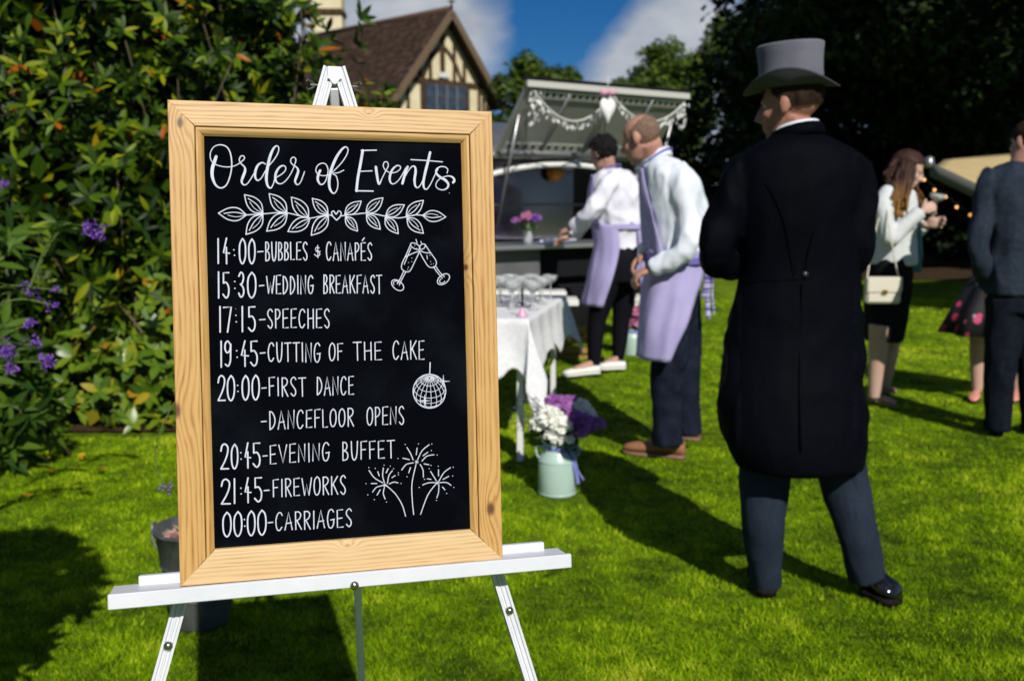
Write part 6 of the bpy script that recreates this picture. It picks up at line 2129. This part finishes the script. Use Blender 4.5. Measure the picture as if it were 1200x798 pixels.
for s_ in (-1, 1):
    tie.tube(catmull([k0, k0 + Vector((.04, -.04 * s_, .03)), k0 + Vector((.055, -.06 * s_, -.02)), k0], 5), .012, 6, flat=.3)
tiem = mat('striped_tie', (.52, .48, .78), .8, col2=(.06, .05, .25), scale=26, lo=.48, hi=.52, stretch=(.2, .2, 3))
link('apron_bow', tie, tiem, ap)
tan = mat('tan_suede', (.24, .10, .045), .7, col2=(.30, .135, .06), scale=12)
tsole = mat('pale_sole', (.20, .11, .07), .7)
shoe(p2, QH(803, 538, 0), QH(730, 531, 0), .052, .10, tan, 'shoe', tsole)
shoe(p2, QH(821, 517, 0), QH(770, 511, 0), .050, .10, tan, 'shoe', tsole)

# ---- the dark-haired woman in a lilac apron at the trailer ----------------------
Y3 = 7.03
p3 = thing('person', 'dark haired woman in white shirt, lilac apron and black leggings reaching into the trailer', 'person', tuple(Vector((Q(712, 430, Y3).x, Y3, .12))))
blouse = mat('white_blouse', (.74, .74, .83), .75, col2=(.68, .68, .79), scale=7, bump=.1, bscale=80)
legg = mat('black_leggings', (.007, .007, .011), .6)
hc = Q(706, 180, Y3 + .02)
HM = headframe((-.72, .60, -.36))
mb = MB()
HPf = add_head(mb, hc, HM, .96)
limb(mb, [hc + HM @ Vector((0, -.03, -.03)), Q(714, 200, Y3 + .02), Q(720, 216, Y3)], [.052, .050, .08])
loft(mb, [(212, 706, 738, .13), (255, 706, 740, .12), (285, 714, 742, .12), (305, 712, 742, .14)], Y3)
limb(mb, [Q(716, 212, Y3 - .14), Q(694, 248, Y3 - .16), Q(670, 268, Y3 - .02)], [.040, .032, .023])
limb(mb, [Q(716, 212, Y3 + .16), Q(694, 252, Y3 + .20), Q(668, 278, Y3 + .26)], [.040, .032, .023])
add_hand(mb, Q(670, 268, Y3 - .02), (-.8, .45, -.25), (.2, .9, .3), (-.2, 0, -1), .5, .95)
add_hand(mb, Q(668, 278, Y3 + .26), (-.8, .45, -.2), (0, -.9, .3), (-.2, 0, -1), .5, .95)
for K in ([(716, 300, -.06), (700, 368, -.06), (695, 430, -.03)], [(730, 300, .09), (727, 368, .12), (724, 424, .14)]):
    limb(mb, [Q(u, v, Y3 + o) for u, v, o in K], [.085, .056, .036])
for a, b in ((QH(693, 436, .14), QH(672, 438, .14)), (QH(724, 430, .14), QH(708, 430, .14))):
    limb(mb, [a + Vector((0, 0, .05)), a.lerp(b, .5) + Vector((0, 0, .035)), b + Vector((0, 0, .02))], [.036, .034, .026])
link('body', fuse(mb, .0065, 5), skin, p3)
eyes(p3, HPf, .96)
link('hair', hair_shell(hc, HM, 1.17, lambda q: (q.z > .035 + q.y * .25 or q.y < .018) and q.z > -.055 and q.y < .085, amp=.022, sc=55), mat('black_hair', (.008, .007, .009), .7, col2=(.016, .013, .014), scale=60), p3)
mb = MB()
loft(mb, [(198, 708, 726, .055, .02), (203, 700, 738, .12), (212, 695, 746, .165), (232, 693, 752, .175), (258, 697, 755, .165), (278, 704, 754, .155), (292, 706, 752, .150)], Y3)
limb(mb, [Q(722, 208, Y3 - .10), Q(712, 218, Y3 - .16), Q(700, 238, Y3 - .18), Q(690, 252, Y3 - .16), Q(673, 267, Y3 - .04)], [.060, .064, .060, .056, .048], 5, 16)
limb(mb, [Q(720, 212, Y3 + .12), Q(696, 250, Y3 + .20), Q(672, 276, Y3 + .24)], [.062, .052, .045], 5, 16)
bmz = fuse(mb, .010, 4)
wrinkle(bmz, .012, (10, 10, 7), 6.0)
link('shirt', bmz, blouse, p3)
mb = MB()
loft(mb, [(286, 708, 752, .150), (305, 704, 752, .17), (330, 704, 748, .16)], Y3)
limb(mb, [Q(717, 310, Y3 - .07), Q(706, 350, Y3 - .07), Q(700, 375, Y3 - .06), Q(697, 405, Y3 - .05), Q(696, 429, Y3 - .03)], [.105, .085, .066, .056, .042], 5, 18)
limb(mb, [Q(732, 310, Y3 + .09), Q(731, 350, Y3 + .11), Q(728, 375, Y3 + .12), Q(726, 402, Y3 + .13), Q(724, 422, Y3 + .14)], [.100, .085, .066, .056, .040], 5, 18)
link('leggings', fuse(mb, .010, 4), legg, p3)
ap = link('apron', shell([(262, 694, 757, .175, 0, 110, 262), (290, 698, 756, .18, 0, 112, 262), (325, 692, 750, .185, -.01, 115, 258), (357, 686, 742, .18, -.01, 120, 250)], Y3, .004), lilac, p3)
link('apron_bib', shell([(205, 694, 748, .15, 0, 140, 200), (235, 690, 754, .18, 0, 120, 215), (264, 694, 757, .175, 0, 112, 230)], Y3, .004), lilac, ap)
link('waist_tie', shell([(262, 695, 758, .180, 0, 60, 359), (268, 695, 758, .180, 0, 60, 359)], Y3, .004), lilac, ap)
link('neck_strap', collar(Q(716, 200, Y3 + .02), headframe((-.7, .6, -.5)), .066, 1.1, .010), MATS['violet_strap'], ap)
tie = MB(); k0 = Q(748, 266, Y3 - .14)
for du_, L_ in ((0, 58), (5, 70)):
    tie.tube(catmull([k0, Q(751 + du_ * .4, 285, Y3 - .15), Q(748 + du_, 266 + L_, Y3 - .13)], 5), .022, 6, flat=.2)
for s_ in (-1, 1):
    tie.tube(catmull([k0, k0 + Vector((.055 * s_, -.02, .03)), k0 + Vector((.07 * s_, -.02, -.02)), k0], 5), .015, 6, flat=.3)
link('apron_bow', tie, lilac, ap)
wsh = mat('white_leather', (.78, .77, .74), .45)
def gp_(u, v): return QH(u, v, gz(QH(u, v, .12).x, QH(u, v, .12).y) + .012)
shoe(p3, gp_(703, 437), gp_(659, 441), .046, .075, wsh, 'flat_shoe', wsh, True)
shoe(p3, gp_(733, 432), gp_(700, 433), .044, .075, wsh, 'flat_shoe', wsh, True)

# ---- the woman in the white jacket -----------------------------------------------
Y4 = 6.50
p4 = thing('person', 'long haired woman in white cropped jacket and black skirt looking down to the right', 'person', tuple(Vector((Q(1035, 470, Y4).x, Y4, 0))))
jackm = mat('white_jacket', (.60, .63, .64), .8, col2=(.54, .57, .58), scale=60, bump=.3, bscale=160)
hc = Q(1064, 199, Y4)
HM = headframe((.86, -.28, -.42))
mb = MB()
HPf = add_head(mb, hc, HM, .96)
limb(mb, [hc + HM @ Vector((0, -.03, -.03)), Q(1050, 217, Y4), Q(1046, 232, Y4)], [.050, .048, .08])
loft(mb, [(228, 1032, 1064, .13), (262, 1030, 1066, .11), (300, 1030, 1062, .12), (330, 1026, 1060, .14)], Y4)
limb(mb, [Q(1040, 228, Y4 - .13), Q(1046, 276, Y4 - .20), Q(1080, 247, Y4 - .20)], [.038, .032, .023])
limb(mb, [Q(1055, 228, Y4 + .14), Q(1064, 276, Y4 + .18), Q(1086, 262, Y4 + .0)], [.038, .032, .023])
add_hand(mb, Q(1081, 246, Y4 - .20), (.95, .15, .25), (-.1, .3, .95), (.1, 1, 0), .75, .98)
add_hand(mb, Q(1086, 262, Y4 + .0), (.9, -.35, .1), (0, 0, 1), (.1, -.9, .3), .75, .98)
for K in ([(1032, 380, -.07), (1028, 420, -.06), (1024, 466, -.04)], [(1044, 380, .08), (1042, 415, .08), (1036, 452, .12)]):
    limb(mb, [Q(u, v, Y4 + o) for u, v, o in K], [.075, .058, .036], 5)
limb(mb, [Q(1026, 425, Y4 - .045), Q(1025, 440, Y4 - .03)], [.05, .045])
link('body', fuse(mb, .0065, 5), skin2, p4)
eyes(p4, HPf, .96)
hairm = bpy.data.materials.new('ombre_hair'); hairm.use_nodes = True
n_, l_ = hairm.node_tree.nodes, hairm.node_tree.links
tcx = n_.new('ShaderNodeTexCoord'); spx = n_.new('ShaderNodeSeparateXYZ'); l_.new(tcx.outputs['Generated'], spx.inputs['Vector'])
rmp = n_.new('ShaderNodeValToRGB'); rmp.color_ramp.elements[0].color = (.26, .13, .035, 1); rmp.color_ramp.elements[1].color = (.035, .014, .009, 1)
rmp.color_ramp.elements[0].position = .05; rmp.color_ramp.elements[1].position = .55
nzx = n_.new('ShaderNodeTexNoise'); nzx.inputs['Scale'].default_value = 9
mth = n_.new('ShaderNodeMath'); mth.operation = 'MULTIPLY_ADD'; mth.inputs[1].default_value = .4
l_.new(nzx.outputs['Fac'], mth.inputs[0]); l_.new(spx.outputs['Z'], mth.inputs[2])
sb = n_.new('ShaderNodeMath'); sb.operation = 'SUBTRACT'; sb.inputs[1].default_value = .2
l_.new(mth.outputs['Value'], sb.inputs[0]); l_.new(sb.outputs['Value'], rmp.inputs['Fac']); l_.new(rmp.outputs['Color'], n_['Principled BSDF'].inputs['Base Color'])
n_['Principled BSDF'].inputs['Roughness'].default_value = .6; n_['Principled BSDF'].inputs['Specular IOR Level'].default_value = .2
hb_ = hair_shell(hc, HM, 1.13, lambda q: (q.z > .045 + max(0, q.y) * .35 or q.y < .025) and q.z > -.07, amp=.006, sc=50)
def hp_(x, y, z): return Vector(hc) + HM @ Vector((x, y, z))
rr = random.Random(4)
for i in range(110):
    sd_ = rr.choice((-1, 1)) if i > 20 else 0
    if sd_ == 0:
        s0 = hp_(rr.uniform(-.06, .06), -.10 + rr.uniform(-.01, .01), rr.uniform(-.03, .06))
        e = Q(rr.uniform(1034, 1050), rr.uniform(206, 216), Y4 + rr.uniform(-.12, .12))
    else:
        s0 = hp_(sd_ * rr.uniform(.070, .088), rr.uniform(-.07, .015), rr.uniform(-.02, .06))
        e = Q(rr.uniform(1052, 1078), rr.uniform(236, 256), Y4 - sd_ * rr.uniform(.09, .16) * (-1 if False else 1))
        if sd_ > 0: e = Q(rr.uniform(1044, 1064), rr.uniform(232, 256), Y4 - rr.uniform(.19, .225))
        else: e = Q(rr.uniform(1058, 1082), rr.uniform(232, 250), Y4 + rr.uniform(.04, .14))
    pts = [s0]
    for k in range(1, 6):
        t = k / 5
        wv = .012 * math.sin(t * 9 + i)
        pts.append(s0.lerp(e, t) + Vector((wv, wv * .6, 0)))
    hb_.tube(catmull(pts, 3), interp([.012, .016, .015, .013, .005], 16), 6, flat=.6)
link('long_hair', hb_, hairm, p4)
mb = MB()
loft(mb, [(218, 1040, 1058, .06, 0), (223, 1034, 1068, .12), (234, 1029, 1071, .155), (258, 1026, 1073, .145), (280, 1024, 1074, .135), (302, 1021, 1076, .14), (310, 1021, 1074, .14)], Y4)
limb(mb, [Q(1042, 224, Y4 - .10), Q(1036, 240, Y4 - .16), Q(1038, 262, Y4 - .19), Q(1044, 279, Y4 - .20), Q(1060, 264, Y4 - .20), Q(1079, 248, Y4 - .20)], [.052, .060, .055, .053, .048, .043], 5, 16)
limb(mb, [Q(1054, 226, Y4 + .11), Q(1062, 276, Y4 + .18), Q(1083, 264, Y4 + .03)], [.055, .050, .042], 5, 16)
jz = fuse(mb, .009, 4)
wrinkle(jz, .004, (9, 9, 6), 2.0)
jk = link('jacket', jz, jackm, p4)
link('teal_blouse', shell([(248, 1040, 1075, .10, 0, -70, 60), (285, 1040, 1076, .10, -.01, -75, 60), (318, 1040, 1074, .10, -.01, -70, 60)], Y4, .006), mat('teal_silk', (.02, .14, .18), .45), p4)
mb = MB()
loft(mb, [(300, 1024, 1068, .135), (318, 1020, 1067, .150), (345, 1016, 1066, .155), (375, 1014, 1061, .145), (399, 1014, 1057, .130)], Y4)
sk = fuse(mb, .009, 3); wrinkle(sk, .006, (8, 8, 5), 5.0)
link('skirt', sk, mat('black_skirt', (.010, .010, .013), .7), p4)
nude = mat('nude_leather', (.42, .24, .18), .35)
shoe(p4, QH(1017, 467, .03), QH(1050, 476, 0), .040, .07, nude, 'court_shoe', nude, True)
shoe(p4, QH(1024, 456, .03), QH(1050, 461, 0), .040, .07, nude, 'court_shoe', nude, True)
# the glass she holds
gl = Q(1094, 246, Y4 - .16)
o = bpy.data.objects.new('coupe_glass', cme); COL.objects.link(o); o.location = gl + Vector((0, 0, -.045)); o.rotation_euler = (.1, .12, 0)
d = bpy.data.objects.new('drink', fme2); COL.objects.link(d); d.parent = o
setp(o, 'coupe glass of sparkling wine held in the hands of the woman in white', 'glass')
# her handbag, hanging by its strap
bagc = Q(1034, 340, Y4 - .30)
bag = thing('handbag', 'small cream handbag with a gold clasp hanging on a thin strap beside the black skirt', 'handbag', tuple(bagc))
cream = mat('cream_leather', (.66, .62, .52), .4, bump=.1, bscale=120, col2=(.62, .58, .48), scale=12)
link('bag_body', MB().box(bagc, (.215, .07, .165), None, .014), cream, bag, True, auto=40)
link('flap', MB().box(bagc + Vector((0, -.038, .036)), (.217, .010, .098), None, .006), cream, bag, True, auto=40)
link('clasp', MB().box(bagc + Vector((0, -.047, -.008)), (.034, .010, .030), None, .005), mat('gold', (.75, .48, .14), .25, metal=1.0), bag, True)
sp = [bagc + Vector((-.100, 0, .07)), Q(1022, 290, Y4 - .24), Q(1034, 240, Y4 - .19), Q(1043, 221, Y4 - .14), Q(1043, 223, Y4 - .02), Q(1040, 245, Y4 - .23), Q(1046, 290, Y4 - .30), bagc + Vector((.100, 0, .07))]
link('strap', MB().tube(catmull(sp, 6), .0045, 6), cream, bag)

# ---- the man in the blue-grey suit at the right edge -----------------------------------
Y5 = 5.63
p5 = thing('person', 'man in dark blue grey suit at the right edge, back to us', 'person', tuple(Vector((Q(1190, 500, Y5).x, Y5, 0))))
suit = mat('blue_grey_suit', (.019, .026, .041), .8, spec=.04, col2=(.028, .038, .057), scale=40, sheen=.1, bump=.15, bscale=200)
hc = Q(1205, 166, Y5)
HM = headframe((-.35, .9, -.1))
mb = MB()
HPf = add_head(mb, hc, HM, 1.0)
limb(mb, [hc + HM @ Vector((0, -.03, -.04)), Q(1197, 190, Y5), Q(1196, 215, Y5)], [.060, .060, .09])
loft(mb, [(208, 1165, 1225, .10), (280, 1165, 1225, .11), (345, 1165, 1225, .12)], Y5)
limb(mb, [Q(1160, 215, Y5), Q(1150, 285, Y5 - .04), Q(1158, 338, Y5 + .08)], [.045, .036, .026])
limb(mb, [Q(1228, 215, Y5), Q(1236, 285, Y5), Q(1215, 300, Y5 + .2)], [.045, .036, .026])
add_hand(mb, Q(1158, 338, Y5 + .08), (.1, .3, -.95), (.2, .9, .1), (1, 0, 0), .3)
add_hand(mb, Q(1215, 300, Y5 + .2), (-.6, .7, .2), (0, 0, 1), (-.3, -.9, 0), .6)
for K in ([(1176, 350, 0), (1172, 430, -.02), (1169, 500, 0)], [(1212, 350, 0), (1212, 430, -.02), (1212, 500, .05)]):
    limb(mb, [Q(u, v, Y5 + o) for u, v, o in K], [.08, .055, .04])
link('body', fuse(mb, .0065, 5), skin3, p5)
eyes(p5, HPf)
link('hair', hair_shell(hc, HM, 1.07, lambda q: q.z > -.03 + max(0, q.y) * .9, amp=.005), MATS['brown_hair'], p5)
mb = MB()
loft(mb, [(190, 1185, 1212, .06), (197, 1168, 1228, .10), (208, 1156, 1238, .125), (240, 1154, 1238, .135), (280, 1160, 1232, .125), (315, 1160, 1232, .135), (345, 1157, 1235, .145)], Y5)
limb(mb, [Q(1166, 203, Y5), Q(1158, 216, Y5), Q(1152, 250, Y5 - .02), Q(1147, 286, Y5 - .04), Q(1151, 312, Y5 + .0), Q(1157, 334, Y5 + .07)], [.055, .064, .060, .056, .050, .045], 5, 18)
limb(mb, [Q(1228, 205, Y5), Q(1234, 250, Y5), Q(1236, 286, Y5), Q(1216, 300, Y5 + .18)], [.060, .062, .056, .045], 5, 18)
jz = fuse(mb, .010, 4); wrinkle(jz, .012, (8, 8, 5), 8.0)
link('suit_jacket', jz, suit, p5)
mb = MB()
loft(mb, [(330, 1162, 1230, .12), (365, 1160, 1230, .13)], Y5)
limb(mb, [Q(1178, 350, Y5), Q(1173, 420, Y5 - .01), Q(1170, 465, Y5), Q(1169, 504, Y5)], [.105, .088, .076, .070], 5, 18)
limb(mb, [Q(1212, 350, Y5), Q(1212, 420, Y5 - .01), Q(1212, 465, Y5), Q(1212, 504, Y5 + .05)], [.105, .088, .076, .070], 5, 18)
jz = fuse(mb, .010, 4); wrinkle(jz, .006, (12, 12, 5), 2.5)
link('suit_trousers', jz, mat('dark_suit_trouser', (.006, .008, .013), .8, col2=(.009, .012, .019), scale=30), p5)
shoe(p5, QH(1169, 511, 0), QH(1160, 494, 0), .05, .085, blackp, 'shoe')
shoe(p5, QH(1212, 508, 0), QH(1222, 492, 0), .05, .085, blackp, 'shoe')

# ---- the woman in the floral dress, mostly behind him ------------------------------------
Y6 = 6.67
p6 = thing('person', 'woman in flared black floral dress, mostly hidden by the man in suit', 'person', tuple(Vector((Q(1150, 465, Y6).x, Y6, 0))))
hc = Q(1199, 185, Y6)
HM = headframe((-.7, -.3, -.1))
mb = MB()
HPf = add_head(mb, hc, HM, .95)
limb(mb, [hc + HM @ Vector((0, -.03, -.03)), Q(1194, 206, Y6), Q(1184, 222, Y6)], [.05, .048, .08])
loft(mb, [(216, 1164, 1196, .10), (265, 1162, 1192, .10), (300, 1158, 1192, .13), (340, 1150, 1192, .13)], Y6)
limb(mb, [Q(1166, 222, Y6 - .08), Q(1160, 268, Y6 - .02), Q(1158, 300, Y6 + .02)], [.036, .030, .022])
limb(mb, [Q(1196, 222, Y6), Q(1204, 268, Y6), Q(1190, 300, Y6 - .2)], [.036, .030, .022])
add_hand(mb, Q(1158, 300, Y6 + .02), (-.3, -.1, -.9), (-.9, 0, .1), (0, 1, 0), .3, .95)
add_hand(mb, Q(1190, 300, Y6 - .2), (-.6, -.4, -.2), (0, 0, 1), (0, 1, 0), .6, .95)
for K in ([(1152, 350, 0), (1146, 410, 0), (1145, 458, 0)], [(1186, 350, .05), (1190, 410, .05), (1192, 458, .06)]):
    limb(mb, [Q(u, v, Y6 + o) for u, v, o in K], [.075, .055, .034])
link('body', fuse(mb, .0065, 5), skin2, p6)
eyes(p6, HPf, .95)
link('hair', hair_shell(hc, HM, 1.14, lambda q: (q.z > .04 or q.y < .02) and q.z > -.10, amp=.008), MATS['brown_hair'], p6)
flm = bpy.data.materials.new('floral_print'); flm.use_nodes = True
n_, l_ = flm.node_tree.nodes, flm.node_tree.links
tcx = n_.new('ShaderNodeTexCoord'); vx = n_.new('ShaderNodeTexVoronoi'); vx.inputs['Scale'].default_value = 13
nz1 = n_.new('ShaderNodeTexNoise'); nz1.inputs['Scale'].default_value = 12
l_.new(tcx.outputs['Object'], vx.inputs['Vector']); l_.new(tcx.outputs['Object'], nz1.inputs['Vector'])
c1 = n_.new('ShaderNodeValToRGB'); c1.color_ramp.elements[0].position = .32; c1.color_ramp.elements[0].color = (1, 1, 1, 1); c1.color_ramp.elements[1].position = .38; c1.color_ramp.elements[1].color = (0, 0, 0, 1)
l_.new(vx.outputs['Distance'], c1.inputs['Fac'])
c2_ = n_.new('ShaderNodeValToRGB'); c2_.color_ramp.interpolation = 'CONSTANT'
c2_.color_ramp.elements[0].color = (.62, .05, .16, 1); c2_.color_ramp.elements[1].position = .35; c2_.color_ramp.elements[1].color = (.010, .009, .014, 1)
e_ = c2_.color_ramp.elements.new(.62); e_.color = (.50, .45, .50, 1)
e_ = c2_.color_ramp.elements.new(.8); e_.color = (.60, .10, .22, 1)
sx_ = n_.new('ShaderNodeSeparateXYZ'); l_.new(vx.outputs['Color'], sx_.inputs['Vector']); l_.new(sx_.outputs['X'], c2_.inputs['Fac'])
mx_ = n_.new('ShaderNodeMix'); mx_.data_type = 'RGBA'; l_.new(c1.outputs['Color'], mx_.inputs['Factor']); mx_.inputs['A'].default_value = (.010, .009, .014, 1); l_.new(c2_.outputs['Color'], mx_.inputs['B'])
l_.new(mx_.outputs['Result'], n_['Principled BSDF'].inputs['Base Color']); n_['Principled BSDF'].inputs['Roughness'].default_value = .7
mb = MB()
R_ = []
for v, u0, u1, b, am in ((216, 1170, 1192, .06, 0), (224, 1160, 1198, .11, 0), (255, 1160, 1194, .11, 0), (282, 1162, 1190, .10, 0), (296, 1158, 1194, .13, .02), (325, 1142, 1206, .20, .05), (360, 1122, 1220, .27, .07), (390, 1107, 1232, .31, .09)):
    r = row(u0, u1, v, Y6, b, n=60, p=2.0)
    c = sum(r, Vector()) / len(r)
    R_.append([c + (p - c) * (1 + am * math.sin(j / 60 * 2 * PI * 9)) for j, p in enumerate(r)])
link('floral_dress', MB().rings(R_), flm, p6)
shoe(p6, QH(1145, 461, .03), QH(1140, 472, 0), .038, .06, mat('pink_leather', (.62, .25, .20), .4), 'sandal', None, True)
shoe(p6, QH(1192, 461, .03), QH(1188, 472, 0), .038, .06, MATS['pink_leather'], 'sandal', None, True)
